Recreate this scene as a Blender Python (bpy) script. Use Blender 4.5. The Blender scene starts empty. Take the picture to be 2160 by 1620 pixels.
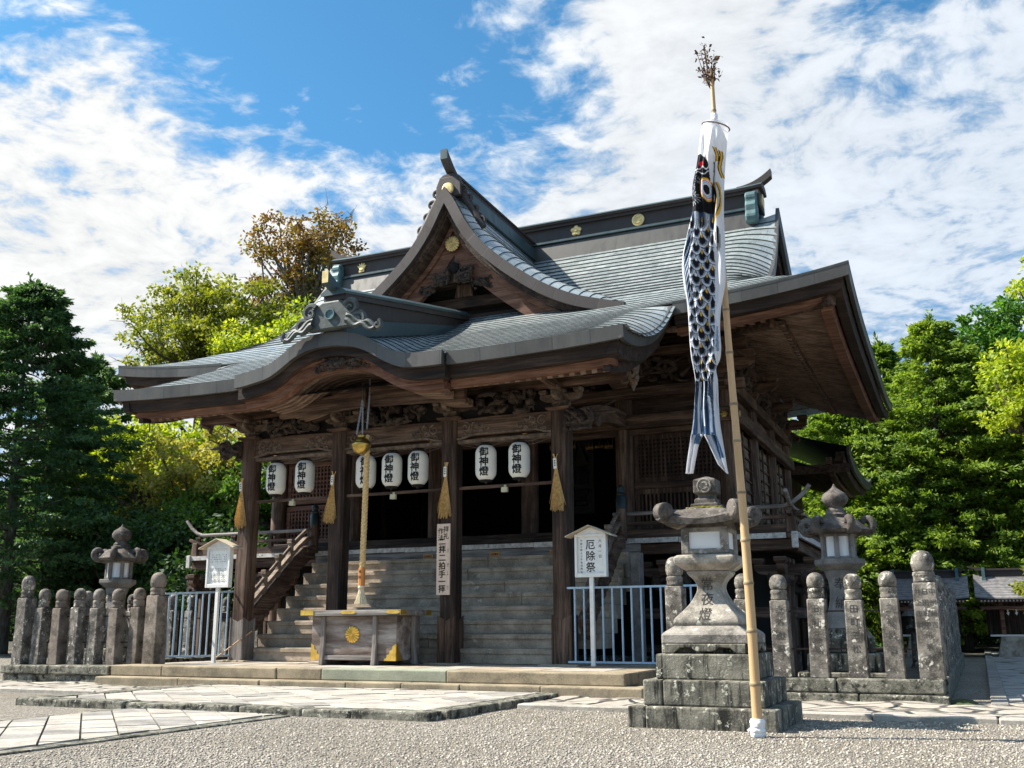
import bpy, math, random
import numpy as np
from mathutils import Vector, Matrix

# ------------------------------------------------------------------ camera, sky, sun, exposure
SC = bpy.context.scene
COL = SC.collection
PITCH, YAW, ROLL, FPX, CAMH, XC = .23748, .42747, -.003845, 2106.7, .85, 8.43

def cam_axes():
    f = np.array([-math.sin(YAW)*math.cos(PITCH), math.cos(YAW)*math.cos(PITCH), math.sin(PITCH)])
    r = np.array([math.cos(YAW), math.sin(YAW), 0.])
    u = np.cross(r, f)
    c, s = math.cos(ROLL), math.sin(ROLL)
    return c*r + s*u, -s*r + c*u, f
CR, CU, CF = cam_axes()
cam = bpy.data.cameras.new('camera')
cam_o = bpy.data.objects.new('camera', cam)
COL.objects.link(cam_o)
cam_o.matrix_world = Matrix(((CR[0], CU[0], -CF[0], XC), (CR[1], CU[1], -CF[1], 0), (CR[2], CU[2], -CF[2], CAMH), (0, 0, 0, 1)))
cam.sensor_width = 36
cam.lens = FPX/2160*36
cam.clip_end = 3000
SC.camera = cam_o

SUN_AZ, SUN_EL = math.radians(16), math.radians(47)     # light travels towards +X and a little +Y
sd = Vector((math.cos(SUN_AZ)*math.cos(SUN_EL), math.sin(SUN_AZ)*math.cos(SUN_EL), -math.sin(SUN_EL)))
sun = bpy.data.lights.new('sun', 'SUN')
sun.energy = 4.4
sun.angle = math.radians(.55)
sun.color = (1, .93, .82)
sun_o = bpy.data.objects.new('sun', sun)
COL.objects.link(sun_o)
sun_o.rotation_euler = sd.to_track_quat('-Z', 'Y').to_euler()
SC.view_settings.view_transform = 'Standard'
SC.view_settings.look = 'None'
SC.view_settings.gamma = 1
SC.view_settings.use_curve_mapping = False
SC.view_settings.exposure = 1.3
SC.cycles.max_bounces = 6
SC.cycles.diffuse_bounces = 3
SC.cycles.glossy_bounces = 2
SC.cycles.transmission_bounces = 3
SC.cycles.transparent_max_bounces = 6
SC.cycles.caustics_reflective = False
SC.cycles.caustics_refractive = False

def ray_dir(px, py):
    d = (px-1080)/FPX*CR - (py-810)/FPX*CU + CF
    return d/np.linalg.norm(d)

class NT:
    """small helper to write node graphs"""
    def __init__(s, tree): s.t = tree; s.n = tree.nodes; s.l = tree.links
    def new(s, t, **k):
        n = s.n.new(t)
        for a, b in k.items(): setattr(n, a, b)
        return n
    def put(s, sock, v):
        if v is None: return
        if hasattr(v, 'is_output') or hasattr(v, 'links'): s.l.new(v, sock)
        else: sock.default_value = v
    def m(s, op, a, b=None, c=None, clamp=False):
        n = s.new('ShaderNodeMath', operation=op, use_clamp=clamp)
        for i, v in enumerate((a, b, c)): s.put(n.inputs[i], v)
        return n.outputs[0]
    def vm(s, op, a, b=None, out=0):
        n = s.new('ShaderNodeVectorMath', operation=op)
        s.put(n.inputs[0], a)
        if b is not None: s.put(n.inputs[1], b)
        return n.outputs[out]
    def rng(s, v, a, b, c=0., d=1., smooth=True):
        n = s.new('ShaderNodeMapRange', interpolation_type='SMOOTHSTEP' if smooth else 'LINEAR')
        s.put(n.inputs[0], v)
        for i, x in enumerate((a, b, c, d)): s.put(n.inputs[i+1], x)
        return n.outputs[0]
    def noise(s, vec, scale, detail=3, rough=.55, dist=0., out=0):
        n = s.new('ShaderNodeTexNoise')
        if vec is not None: s.l.new(vec, n.inputs['Vector'])
        n.inputs['Scale'].default_value = scale; n.inputs['Detail'].default_value = detail
        n.inputs['Roughness'].default_value = rough; n.inputs['Distortion'].default_value = dist
        return n.outputs[out]
    def vor(s, vec, scale, feature='F1', out='Distance', rand=1.):
        n = s.new('ShaderNodeTexVoronoi', feature=feature)
        if vec is not None: s.l.new(vec, n.inputs['Vector'])
        n.inputs['Scale'].default_value = scale
        n.inputs['Randomness'].default_value = rand
        return n.outputs[out]
    def mix(s, f, a, b, mode='MIX'):
        n = s.new('ShaderNodeMix', data_type='RGBA', blend_type=mode)
        s.put(n.inputs[0], f)
        for sk, v in ((n.inputs[6], a), (n.inputs[7], b)):
            if isinstance(v, tuple): sk.default_value = (*v, 1) if len(v) == 3 else v
            else: s.l.new(v, sk)
        return n.outputs[2]
    def ramp(s, f, stops):
        n = s.new('ShaderNodeValToRGB'); s.put(n.inputs[0], f)
        e = n.color_ramp.elements
        while len(e) < len(stops): e.new(.5)
        for x, (p, c) in zip(e, stops): x.position = p; x.color = (*c, 1)
        return n.outputs[0]

world = bpy.data.worlds.new('World')
SC.world = world
world.use_nodes = True
W = NT(world.node_tree)
W.n.clear()
sky = W.new('ShaderNodeTexSky', sky_type='NISHITA')
sky.sun_disc = False
sky.sun_elevation = SUN_EL
sky.sun_rotation = math.atan2(-sd.x, -sd.y)
sky.air_density = 1.0; sky.dust_density = .6; sky.ozone_density = 2.5
tc = W.new('ShaderNodeTexCoord')
D = tc.outputs['Generated']
sx = W.new('ShaderNodeSeparateXYZ'); W.l.new(D, sx.inputs[0])
den = W.m('ADD', W.m('MAXIMUM', sx.outputs[2], 0.), .14)
cmb = W.new('ShaderNodeCombineXYZ')
W.put(cmb.inputs[0], W.m('DIVIDE', sx.outputs[0], den)); W.put(cmb.inputs[1], W.m('DIVIDE', sx.outputs[1], den))
P = cmb.outputs[0]
def stretch_(v): return W.rng(v, .28, .72, -1., 1., smooth=False)
warp = W.noise(P, 2.2, 3, .6, 0, out=1)
P2 = W.vm('ADD', P, W.vm('SCALE', warp)); P2.node.inputs[1].links[0].from_node.inputs['Scale'].default_value = .22
big = stretch_(W.noise(P2, 1.5, 4, .55)); mid = stretch_(W.noise(P2, 5.5, 5, .58)); fine = stretch_(W.noise(P2, 16., 6, .60))
cover = None
# cloud banks and clear patches as directions in the sky (pixel of the view only used to find the direction)
for (px, py, rad, amp) in ((0, 330, .17, .40), (250, 390, .13, .26), (560, 440, .14, .30), (820, 480, .14, .26), (100, 520, .2, .22), (420, 560, .16, .16),
                           (1330, 70, .14, .28), (1700, 140, .24, .18), (1560, 420, .24, .20), (2050, 480, .30, .26), (1230, 330, .09, -.22), (1640, 330, .08, -.10), (1980, 330, .07, -.14), (1200, 470, .14, .24),
                           (780, 210, .17, -.22), (960, 130, .11, -.24), (480, 130, .20, -.20), (1150, 200, .07, -.26), (200, 690, .14, -.05), (1000, 900, .5, .18),
                           (2140, 230, .14, .16), (1900, 40, .07, -.30), (600, 300, .11, -.22), (1010, 330, .08, -.12), (1950, 690, .16, -.14), (160, 70, .22, -.34), (300, 200, .1, -.10), (700, 60, .14, -.1)):
    dd = ray_dir(px, py)
    dot = W.vm('DOT_PRODUCT', D, tuple(float(x) for x in dd), out=1)
    b = W.m('MULTIPLY', W.rng(dot, math.cos(rad*1.6), 1.0), amp)
    cover = b if cover is None else W.m('ADD', cover, b)
tex = W.m('ADD', W.m('ADD', W.m('MULTIPLY', big, .20), W.m('MULTIPLY', mid, .40)), W.m('MULTIPLY', fine, .50))
dens = W.m('ADD', W.m('ADD', tex, cover), .43)
alpha = W.m('POWER', W.rng(dens, .26, 1.06), .85)
thick = W.rng(dens, .55, 1.15)
dn = W.vm('DOT_PRODUCT', D, tuple(float(-x) for x in sd), out=1)
lit = W.rng(dn, .0, .62)
cl = W.mix(thick, W.mix(lit, (3.3, 4.1, 5.0), (4.3, 4.8, 5.3)), W.mix(lit, (4.3, 4.75, 5.35), (5.5, 5.5, 5.4)))
shade = W.rng(W.m('ADD', W.m('MULTIPLY', mid, .45), W.m('MULTIPLY', fine, .55)), -.8, .8, .84, 1.06)
glow = W.m('ADD', 1., W.m('MULTIPLY', W.rng(dn, .70, .99), 5.))        # added glow in the unseen cloud around the sun, fills shaded fronts
shv = W.vm('SCALE', cl); W.put(shv.node.inputs['Scale'], W.m('MULTIPLY', shade, glow))
blue = W.mix(1.0, sky.outputs[0], W.mix(W.rng(sx.outputs[2], .05, .50), (.50, .62, .74), (.44, .90, 1.02)), 'MULTIPLY')
col = W.mix(W.m('MULTIPLY', alpha, .97), blue, shv)
bg = W.new('ShaderNodeBackground')
W.l.new(col, bg.inputs[0]); bg.inputs[1].default_value = .075
wo = W.new('ShaderNodeOutputWorld'); W.l.new(bg.outputs[0], wo.inputs[0])
# ------------------------------------------------------------------ materials
MATS = {}
def newmat(name):
    m = bpy.data.materials.new(name); m.use_nodes = True
    t = NT(m.node_tree); t.n.clear()
    b = t.new('ShaderNodeBsdfPrincipled'); o = t.new('ShaderNodeOutputMaterial')
    t.l.new(b.outputs[0], o.inputs[0]); MATS[name] = m
    return m, t, b
def coords(t, stretch=(1, 1, 1), rnd=True):
    v = t.new('ShaderNodeTexCoord').outputs['Object']
    if rnd:
        oi = t.new('ShaderNodeObjectInfo')
        v = t.vm('ADD', v, t.vm('SCALE', (3.1, 7.7, 5.3)))
        t.put(v.node.inputs[1].links[0].from_node.inputs['Scale'], t.m('MULTIPLY', oi.outputs['Random'], 9.))
    return t.vm('MULTIPLY', v, stretch)
def bump(t, b, h, strength, dist):
    n = t.new('ShaderNodeBump'); n.inputs['Strength'].default_value = strength; n.inputs['Distance'].default_value = dist
    t.put(n.inputs['Height'], h); t.l.new(n.outputs[0], b.inputs['Normal'])
def plain(name, c, rough=.6, metal=0., var=.25, scale=6., bmp=.15, dist=.01, stretch=(1, 1, 1), c2=None, spec=.5):
    m, t, b = newmat(name); v = coords(t, stretch)
    n = t.noise(v, scale, 5, .6)
    c2 = c2 or tuple(x*(1-var) for x in c)
    t.l.new(t.mix(t.rng(n, .3, .7), c2, c), b.inputs['Base Color'])
    b.inputs['Roughness'].default_value = rough; b.inputs['Metallic'].default_value = metal
    b.inputs['Specular IOR Level'].default_value = spec
    if bmp: bump(t, b, t.noise(v, scale*4, 4, .6), bmp, dist)
    return m
def wood(name, dark, mid, light, axis, rough=.75, freq=9., bmp=.5):
    m, t, b = newmat(name)
    st = [freq, freq, freq]; st[axis] = .55
    v = coords(t, tuple(st)); v1 = coords(t, (1, 1, 1))
    g = t.noise(v, 1.6, 6, .62, .6); g2 = t.noise(v, 6., 4, .6)
    big = t.noise(v1, 1.4, 4, .6)
    f = t.m('ADD', t.m('MULTIPLY', g, .6), t.m('ADD', t.m('MULTIPLY', g2, .25), t.m('MULTIPLY', big, .3)))
    t.l.new(t.ramp(f, [(.41, dark), (.55, mid), (.74, light)]), b.inputs['Base Color'])
    b.inputs['Roughness'].default_value = rough
    b.inputs['Specular IOR Level'].default_value = .3
    bump(t, b, t.m('ADD', g, t.m('MULTIPLY', g2, .5)), bmp, .012)
    return m
def stone(name, base, dark, lichen, lich=.62, scale=3., black=.0, rough=.9, streak=0., bmp=.6):
    m, t, b = newmat(name); v = coords(t)
    n1 = t.noise(v, scale, 6, .65); n2 = t.noise(v, scale*3.1, 5, .7); n3 = t.noise(v, 60., 3, .7)
    c = t.mix(t.rng(n1, .35, .65), dark, base)
    c = t.mix(t.m('MULTIPLY', t.rng(n3, .42, .7), .35), c, tuple(min(1, x*1.5) for x in base))
    if black:
        vs = coords(t, (6, 6, .7)) if streak else v
        c = t.mix(t.m('MULTIPLY', t.rng(t.noise(vs, 2.2 if streak else scale*1.7, 6, .7), .47, .62), black), c, (.018, .018, .016))
    l = t.m('MULTIPLY', t.rng(n2, lich, lich+.05), t.rng(t.noise(v, scale*1.2, 3), .4, .55))
    c = t.mix(l, c, lichen)
    sp = t.rng(t.vor(v, 21.), .10, .16, 1., 0.)
    c = t.mix(t.m('MULTIPLY', sp, t.rng(n1, .5, .66)), c, lichen)
    t.l.new(c, b.inputs['Base Color']); b.inputs['Roughness'].default_value = rough
    b.inputs['Specular IOR Level'].default_value = .25
    bump(t, b, t.m('ADD', t.m('MULTIPLY', n2, .8), t.m('MULTIPLY', n3, .5)), bmp, .015)
    return m
WD = dict(dark=(.007, .004, .0028), mid=(.032, .018, .012), light=(.12, .076, .053))
WM = dict(dark=(.011, .0062, .004), mid=(.064, .037, .025), light=(.215, .142, .10))
WR = dict(dark=(.032, .014, .009), mid=(.13, .062, .040), light=(.28, .152, .102))
for ax, nm in ((0, 'x'), (1, 'y'), (2, 'z')):
    wood('wood_dark_'+nm, axis=ax, **WD); wood('wood_mid_'+nm, axis=ax, **WM); wood('wood_red_'+nm, axis=ax, **WR)
wood('wood_rafter', (.07, .044, .03), (.19, .125, .09), (.36, .26, .20), 0)
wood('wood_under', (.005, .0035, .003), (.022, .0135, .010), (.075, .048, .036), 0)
plain('dark_patina', (.07, .085, .08), .6, .1, var=.55, scale=7, bmp=.3, c2=(.03, .036, .036))
wood('wood_grey_z', (.05, .042, .036), (.16, .14, .125), (.34, .31, .29), 2)
wood('wood_grey_x', (.06, .052, .046), (.19, .17, .155), (.38, .35, .33), 0)
wood('wood_box', (.05, .034, .026), (.18, .14, .117), (.44, .40, .37), 0, freq=3.)
wood('wood_rail', (.05, .035, .025), (.16, .12, .09), (.33, .27, .21), 1)
plain('carved_wood', (.075, .05, .036), .8, var=.7, scale=9, bmp=.9, dist=.03, c2=(.015, .01, .008))
plain('carved_pale', (.21, .155, .115), .8, var=.6, scale=11, bmp=.8, dist=.02, c2=(.06, .042, .03))
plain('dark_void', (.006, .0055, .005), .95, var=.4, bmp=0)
plain('near_black', (.012, .010, .009), .9, var=.5, bmp=.2)  # near black; on the soffit, room walls and recesses it paints in shade
plain('iron', (.05, .03, .025), .7, .3, var=.5)
plain('gold', (.95, .60, .13), .34, .85, var=.3, scale=14, bmp=.12)
plain('gold_pale', (.86, .64, .27), .40, .45, var=.35, scale=14, bmp=.12)
plain('brass', (.62, .44, .12), .28, .95, var=.4, scale=9, bmp=.08)
plain('chain_steel', (.45, .45, .45), .4, .9)
plain('paper', (.86, .845, .78), .8, var=.05, scale=20, bmp=.06)
plain('paper_pane', (.85, .85, .83), .7, var=.05, bmp=0)
plain('white_paint', (.78, .77, .73), .55, var=.1, scale=9, bmp=.12)
plain('ink', (.012, .012, .012), .7, var=.1, bmp=0)
plain('carving_ink', (.07, .064, .056), .95, var=.3, bmp=0)
plain('blue_paint', (.30, .46, .62), .42, .1, var=.3, scale=24, bmp=.1, c2=(.45, .55, .62))
plain('straw', (.80, .54, .22), .9, var=.45, scale=30, bmp=.4, c2=(.46, .28, .10))
plain('rope_fibre', (.76, .53, .24), .9, var=.35, scale=30, bmp=.5)
plain('tassel', (.78, .68, .48), .95, var=.3, scale=40, bmp=.5)
plain('rope_wood', (.62, .25, .06), .5, var=.3, scale=8, stretch=(6, 6, 1))
plain('sign_wood', (.74, .55, .42), .6, var=.14, scale=3, stretch=(9, 9, .8), bmp=.1)
plain('small_sign', (.55, .27, .07), .5, var=.2, scale=8)
plain('patina', (.10, .19, .195), .6, .15, var=.45, scale=6, bmp=.2, c2=(.05, .095, .105))
plain('black_bronze', (.02, .032, .036), .45, .4, var=.4)
plain('bamboo', (.60, .37, .19), .5, var=.25, scale=3, stretch=(5, 5, 1), bmp=.1, c2=(.50, .33, .155))
plain('bamboo_node', (.30, .22, .12), .7)
plain('dry_leaf', (.16, .075, .03), .8, var=.6, scale=5)
plain('twig', (.09, .06, .045), .9, var=.4)
plain('cloth_white', (.82, .82, .84), .85, var=.06, scale=14, bmp=.15)
plain('moss', (.28, .25, .02), 1., var=.5, scale=20, bmp=.8)
plain('moss_green', (.07, .10, .02), 1., var=.6, scale=16, bmp=.8)
plain('bark', (.13, .10, .075), .95, var=.6, scale=5, stretch=(4, 4, .7), bmp=.9, dist=.05, c2=(.035, .026, .02))
plain('bark_grey', (.20, .19, .16), .95, var=.6, scale=5, stretch=(3, 3, .7), bmp=.9, dist=.05, c2=(.06, .055, .045))
plain('cream_metal', (.62, .56, .36), .5)
plain('shrine_roof_tile', (.24, .23, .23), .6, var=.4, scale=9, bmp=.3)
plain('lamp_glass', (.7, .72, .72), .3)
plain('wash_red', (.20, .07, .05), .7)
stone('granite', (.33, .30, .26), (.15, .135, .12), (.50, .47, .41), .60, 3., .55)
stone('granite_pale', (.41, .37, .315), (.20, .18, .15), (.54, .52, .43), .60, 3.4, .35, bmp=.6)
stone('granite_cap', (.155, .135, .118), (.06, .051, .044), (.52, .51, .46), .64, 5., .55, bmp=.8)
stone('granite_mossy', (.235, .22, .175), (.075, .07, .056), (.58, .56, .45), .56, 4.2, .95, streak=1)
stone('granite_post', (.25, .225, .19), (.075, .066, .057), (.60, .56, .48), .565, 4.6, .6)
stone('granite_post_brown', (.26, .215, .175), (.11, .09, .072), (.42, .40, .34), .63, 3.2, .5)
stone('granite_smooth', (.25, .235, .215), (.135, .125, .115), (.36, .345, .31), .68, 3.4, .2, bmp=.4)
stone('step_tan', (.33, .27, .185), (.19, .16, .11), (.36, .33, .26), .66, 2.2, .25, bmp=.5)
stone('step_green', (.30, .315, .24), (.23, .24, .18), (.36, .36, .29), .72, 2.0, .1, bmp=.3)
stone('step_grey', (.42, .345, .265), (.225, .185, .14), (.52, .47, .39), .62, 2.4, .25, bmp=.7)
stone('flag_dark', (.30, .28, .255), (.17, .16, .145), (.42, .40, .36), .66, 3., .2)
stone('flag_light', (.42, .385, .335), (.28, .255, .22), (.54, .51, .46), .62, 3., .15)
stone('kerb_moss', (.25, .235, .19), (.055, .055, .04), (.50, .49, .40), .58, 6., .92, bmp=1.)
plain('joint_dirt', (.06, .055, .042), .95, var=.5, scale=9)
wood('wood_pale', (.30, .24, .16), (.47, .40, .29), (.64, .57, .45), 0, freq=5.)

def copper(name, c1, c2, c3, rough, w=.46, metal=.35, seam=1.):
    """sheet metal laid in courses: UV u = metres along the course, v = course number"""
    m, t, b = newmat(name)
    uv = t.new('ShaderNodeUVMap'); uv.uv_map = 'UVMap'
    s = t.new('ShaderNodeSeparateXYZ'); t.l.new(uv.outputs[0], s.inputs[0])
    row = t.m('FLOOR', s.outputs[1])
    u = t.m('ADD', t.m('DIVIDE', s.outputs[0], w), t.m('MULTIPLY', row, .37))
    cell = t.m('FLOOR', u); fr = t.m('FRACT', u)
    wn = t.new('ShaderNodeTexWhiteNoise', noise_dimensions='2D')
    cc = t.new('ShaderNodeCombineXYZ'); t.put(cc.inputs[0], cell); t.put(cc.inputs[1], row); t.l.new(cc.outputs[0], wn.inputs['Vector'])
    v = t.new('ShaderNodeTexCoord').outputs['Object']
    n = t.noise(v, 1.3, 5, .65); n2 = t.noise(t.vm('MULTIPLY', v, (7, 7, 1.2)), 1.2, 5, .65)
    f = t.m('ADD', t.m('MULTIPLY', wn.outputs[0], .22), t.m('ADD', t.m('MULTIPLY', n, .55), t.m('MULTIPLY', n2, .42)))
    c = t.ramp(f, [(.32, c1), (.58, c2), (.85, c3)])
    line = t.m('MULTIPLY', t.rng(t.m('MINIMUM', fr, t.m('SUBTRACT', 1., fr)), .008, .022, 1., 0.), .75*seam)
    c = t.mix(line, c, tuple(x*.3 for x in c1))
    t.l.new(c, b.inputs['Base Color'])
    b.inputs['Metallic'].default_value = metal
    t.put(b.inputs['Roughness'], t.rng(n2, .3, .7, rough-.08, rough+.12))
    h = t.m('ADD', t.m('MULTIPLY', wn.outputs[0], .35), t.m('ADD', t.m('MULTIPLY', n2, .5), t.m('MULTIPLY', line, -.8)))
    bump(t, b, h, .25, .012)
    return m
copper('copper_roof', (.22, .25, .252), (.34, .385, .385), (.50, .535, .525), .30, metal=.35, seam=.4)
plain('copper_lip_shade', (.035, .042, .044), .7, .2, var=.5)  # darker course lips: the shade line between courses is put into the colour
copper('copper_fascia', (.036, .034, .032), (.066, .062, .057), (.10, .10, .093), .5, .55, .2, seam=.45)
copper('copper_dark', (.045, .032, .028), (.085, .062, .054), (.14, .11, .096), .6, .42, .0)
copper('copper_brown', (.022, .016, .015), (.040, .030, .028), (.065, .051, .047), .6, .42, .05, seam=.6)
copper('copper_green', (.055, .105, .12), (.10, .17, .19), (.20, .28, .29), .5, .5)

# ------------------------------------------------------------------ mesh helpers
ORG = {}
def tag(o, label=None, cat=None, group=None, kind=None):
    if label: o['label'] = label
    if cat: o['category'] = cat
    if group: o['group'] = group
    if kind: o['kind'] = kind
    return o
def thing(name, label, cat, loc=(0, 0, 0), group=None, rz=0):
    o = bpy.data.objects.new(name, None); COL.objects.link(o); o.location = loc; o.rotation_euler = (0, 0, rz)
    o.empty_display_size = .2
    ORG[o.name] = np.array(loc, float)
    return tag(o, label, cat, group)
def copy_tree(o, loc=None, rz=None, parent=None):
    c = o.copy(); COL.objects.link(c)
    if parent: c.parent = parent
    if loc is not None: c.location = loc
    if rz is not None: c.rotation_euler = (0, 0, rz)
    for k in o.children: copy_tree(k, parent=c)
    return c
SHEAR = [0.]
def shear(v):
    v = np.array(v, float)
    if SHEAR[0]: v[:, 0] -= SHEAR[0]*np.clip(v[:, 1]-14.74, -1, 14)
    return v
class MB:
    def __init__(s): s.v = []; s.f = []; s.m = []; s.uv = []; s.cur = 0; s.n = 0
    def add(s, verts, faces, uvs=None, m=None):
        b = s.n; verts = [tuple(map(float, v)) for v in verts]
        s.v += verts; s.n += len(verts)
        for i, f in enumerate(faces):
            s.f.append(tuple(b+k for k in f)); s.m.append(s.cur if m is None else m)
            s.uv.append(uvs[i] if uvs else None)
        return s
    def box(s, x0, x1, y0, y1, z0, z1, tx=0., ty=0., m=None):
        """box, its top drawn in by tx, ty"""
        v = [(x0, y0, z0), (x1, y0, z0), (x1, y1, z0), (x0, y1, z0), (x0+tx, y0+ty, z1), (x1-tx, y0+ty, z1), (x1-tx, y1-ty, z1), (x0+tx, y1-ty, z1)]
        return s.add(v, [(3, 2, 1, 0), (4, 5, 6, 7), (0, 1, 5, 4), (1, 2, 6, 5), (2, 3, 7, 6), (3, 0, 4, 7)], m=m)
    def bar(s, a, b, w, h, up=(0, 0, 1), m=None):
        a = np.array(a, float); b = np.array(b, float); d = b-a; d /= np.linalg.norm(d)
        r = np.cross(d, up); r /= np.linalg.norm(r); u = np.cross(r, d)
        v = []
        for p in (a, b):
            for i, j in ((-1, -1), (1, -1), (1, 1), (-1, 1)): v.append(p+r*w/2*i+u*h/2*j)
        return s.add(v, [(0, 1, 2, 3), (7, 6, 5, 4), (0, 4, 5, 1), (1, 5, 6, 2), (2, 6, 7, 3), (3, 7, 4, 0)], m=m)
    def tube(s, pts, r, n=8, cap=True, m=None):
        pts = np.array(pts, float); k = len(pts); r = np.full(k, r) if np.isscalar(r) else np.array(r)
        t = np.gradient(pts, axis=0); v = []; ref = np.array([0, 0, 1.]) if abs(t[0][2]) < .8*np.linalg.norm(t[0]) else np.array([1., 0, 0])
        for i in range(k):
            d = t[i]/(np.linalg.norm(t[i])+1e-9); a = np.cross(d, ref); a /= np.linalg.norm(a)+1e-9; b = np.cross(d, a); ref = np.cross(a, d)
            for j in range(n):
                q = 2*math.pi*j/n; v.append(pts[i]+r[i]*(a*math.cos(q)+b*math.sin(q)))
        f = [(i*n+j, i*n+(j+1) % n, (i+1)*n+(j+1) % n, (i+1)*n+j) for i in range(k-1) for j in range(n)]
        if cap: f += [tuple(range(n))[::-1], tuple(range((k-1)*n, k*n))]
        return s.add(v, f, m=m)
    def lathe(s, prof, c=(0, 0, 0), n=16, rot=0., m=None, sx=1., sy=1.):
        v = []; k = len(prof)
        for r, z in prof:
            for j in range(n):
                q = 2*math.pi*(j+.5)/n+rot; v.append((c[0]+r*math.cos(q)*sx, c[1]+r*math.sin(q)*sy, c[2]+z))
        f = [(i*n+j, i*n+(j+1) % n, (i+1)*n+(j+1) % n, (i+1)*n+j) for i in range(k-1) for j in range(n)]
        f += [tuple(range(n))[::-1], tuple(range((k-1)*n, k*n))]
        return s.add(v, f, m=m)
    def sq(s, prof, c=(0, 0, 0), rot=0., m=None):
        """square lathe: prof = (half width, z)"""
        return s.lathe([(r*math.sqrt(2), z) for r, z in prof], c, 4, rot, m)
    def grid(s, P, uv=None, m=None, flip=False):
        P = np.array(P, float); a, b = P.shape[:2]
        f = []; uvs = []
        for i in range(a-1):
            for j in range(b-1):
                q = ((i, j), (i, j+1), (i+1, j+1), (i+1, j))
                if flip: q = q[::-1]
                f.append(tuple(x*b+y for x, y in q))
                if uv is not None: uvs.append([tuple(uv[x][y]) for x, y in q])
        return s.add(P.reshape(-1, 3), f, uvs if uv is not None else None, m)
    def prism(s, poly, axis, a, b, m=None):
        """polygon (2 coords) extruded along axis from a to b"""
        k = len(poly); v = []
        for t in (a, b):
            for p, q in poly:
                v.append((t, p, q) if axis == 0 else (p, t, q) if axis == 1 else (p, q, t))
        f = [tuple(range(k)), tuple(range(2*k-1, k-1, -1))] + [(i, i+k, (i+1) % k+k, (i+1) % k) for i in range(k)]
        return s.add(v, f, m=m)
    def ellipsoid(s, c, r, n=10, k=7, m=None):
        prof = [(math.sin(math.pi*i/k) if 0 < i < k else .02, -math.cos(math.pi*i/k)) for i in range(k+1)]
        v0 = s.n; s.lathe([(p*r[0], z*r[2]) for p, z in prof], c, n, 0, m, 1., r[1]/r[0]); return s
    def build(s, name, mats, parent=None, smooth=False, bevel=0., angle=None, seg=1, sides=False):
        if sides:
            out = None
            for sg in (-1, 1):
                q = MB(); q.v = s.v; keep = [i for i, f in enumerate(s.f) if sg*sum(s.v[k][0] for k in f) > 0]
                used = sorted({k for i in keep for k in s.f[i]}); mp = {k: j for j, k in enumerate(used)}
                q.v = [s.v[k] for k in used]; q.f = [tuple(mp[k] for k in s.f[i]) for i in keep]; q.m = [s.m[i] for i in keep]; q.uv = [s.uv[i] for i in keep]
                if q.f: out = q.build(name, mats, parent, smooth, bevel, angle, seg)
            return out
        if isinstance(mats, str): mats = [mats]
        v = shear(s.v)
        org = ORG.get(parent.name, np.zeros(3)) if parent else np.zeros(3)
        me = bpy.data.meshes.new(name); me.from_pydata((v-org).tolist(), [], s.f)
        for x in mats: me.materials.append(MATS[x])
        if len(mats) > 1: me.polygons.foreach_set('material_index', s.m)
        if any(u is not None for u in s.uv):
            l = me.uv_layers.new(name='UVMap'); fl = []
            for f, u in zip(s.f, s.uv): fl += [c for p in (u or [(0, 0)]*len(f)) for c in p]
            l.data.foreach_set('uv', fl)
        if smooth is True: me.polygons.foreach_set('use_smooth', [True]*len(s.f))
        me.validate()
        if smooth and angle is None: angle = 40
        if angle: me.set_sharp_from_angle(angle=math.radians(angle))
        o = bpy.data.objects.new(name, me); COL.objects.link(o)
        if parent: o.parent = parent; ORG[o.name] = org
        else: ORG[o.name] = np.zeros(3)
        import bmesh
        bm = bmesh.new(); bm.from_mesh(me); bmesh.ops.recalc_face_normals(bm, faces=bm.faces); bm.to_mesh(me); bm.free()
        if bevel:
            b = o.modifiers.new('bevel', 'BEVEL'); b.width = bevel; b.segments = seg; b.limit_method = 'ANGLE'; b.angle_limit = math.radians(40)
        return o

def interp(xs, ys):
    xs = np.array(xs, float); ys = np.array(ys, float)
    return lambda x: np.interp(x, xs, ys)
def spline(xs, ys):
    """smooth (Catmull-Rom) interpolation"""
    xs = np.array(xs, float); ys = np.array(ys, float); d = np.gradient(ys, xs)
    def f(x):
        x = np.asarray(x, float); i = np.clip(np.searchsorted(xs, x)-1, 0, len(xs)-2)
        h = xs[i+1]-xs[i]; t = np.clip((x-xs[i])/h, 0, 1)
        return (2*t**3-3*t**2+1)*ys[i]+(t**3-2*t**2+t)*h*d[i]+(-2*t**3+3*t**2)*ys[i+1]+(t**3-t**2)*h*d[i+1]
    return f
RNG = np.random.default_rng(7)
def vnoise(x, y, seed=0, sc=1.):
    """cheap smooth value noise on arrays"""
    x = np.asarray(x, float)*sc; y = np.asarray(y, float)*sc
    xi = np.floor(x).astype(int); yi = np.floor(y).astype(int); fx = x-xi; fy = y-yi
    fx = fx*fx*(3-2*fx); fy = fy*fy*(3-2*fy)
    def h(a, b):
        n = np.sin(a*127.1+b*311.7+seed*74.7)*43758.5453; return n-np.floor(n)
    return (h(xi, yi)*(1-fx)+h(xi+1, yi)*fx)*(1-fy)+(h(xi, yi+1)*(1-fx)+h(xi+1, yi+1)*fx)*fy
def fbm(x, y, seed=0, sc=1., o=4):
    return sum(vnoise(x, y, seed+i, sc*2**i)*.5**i for i in range(o))/sum(.5**i for i in range(o))

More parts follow.
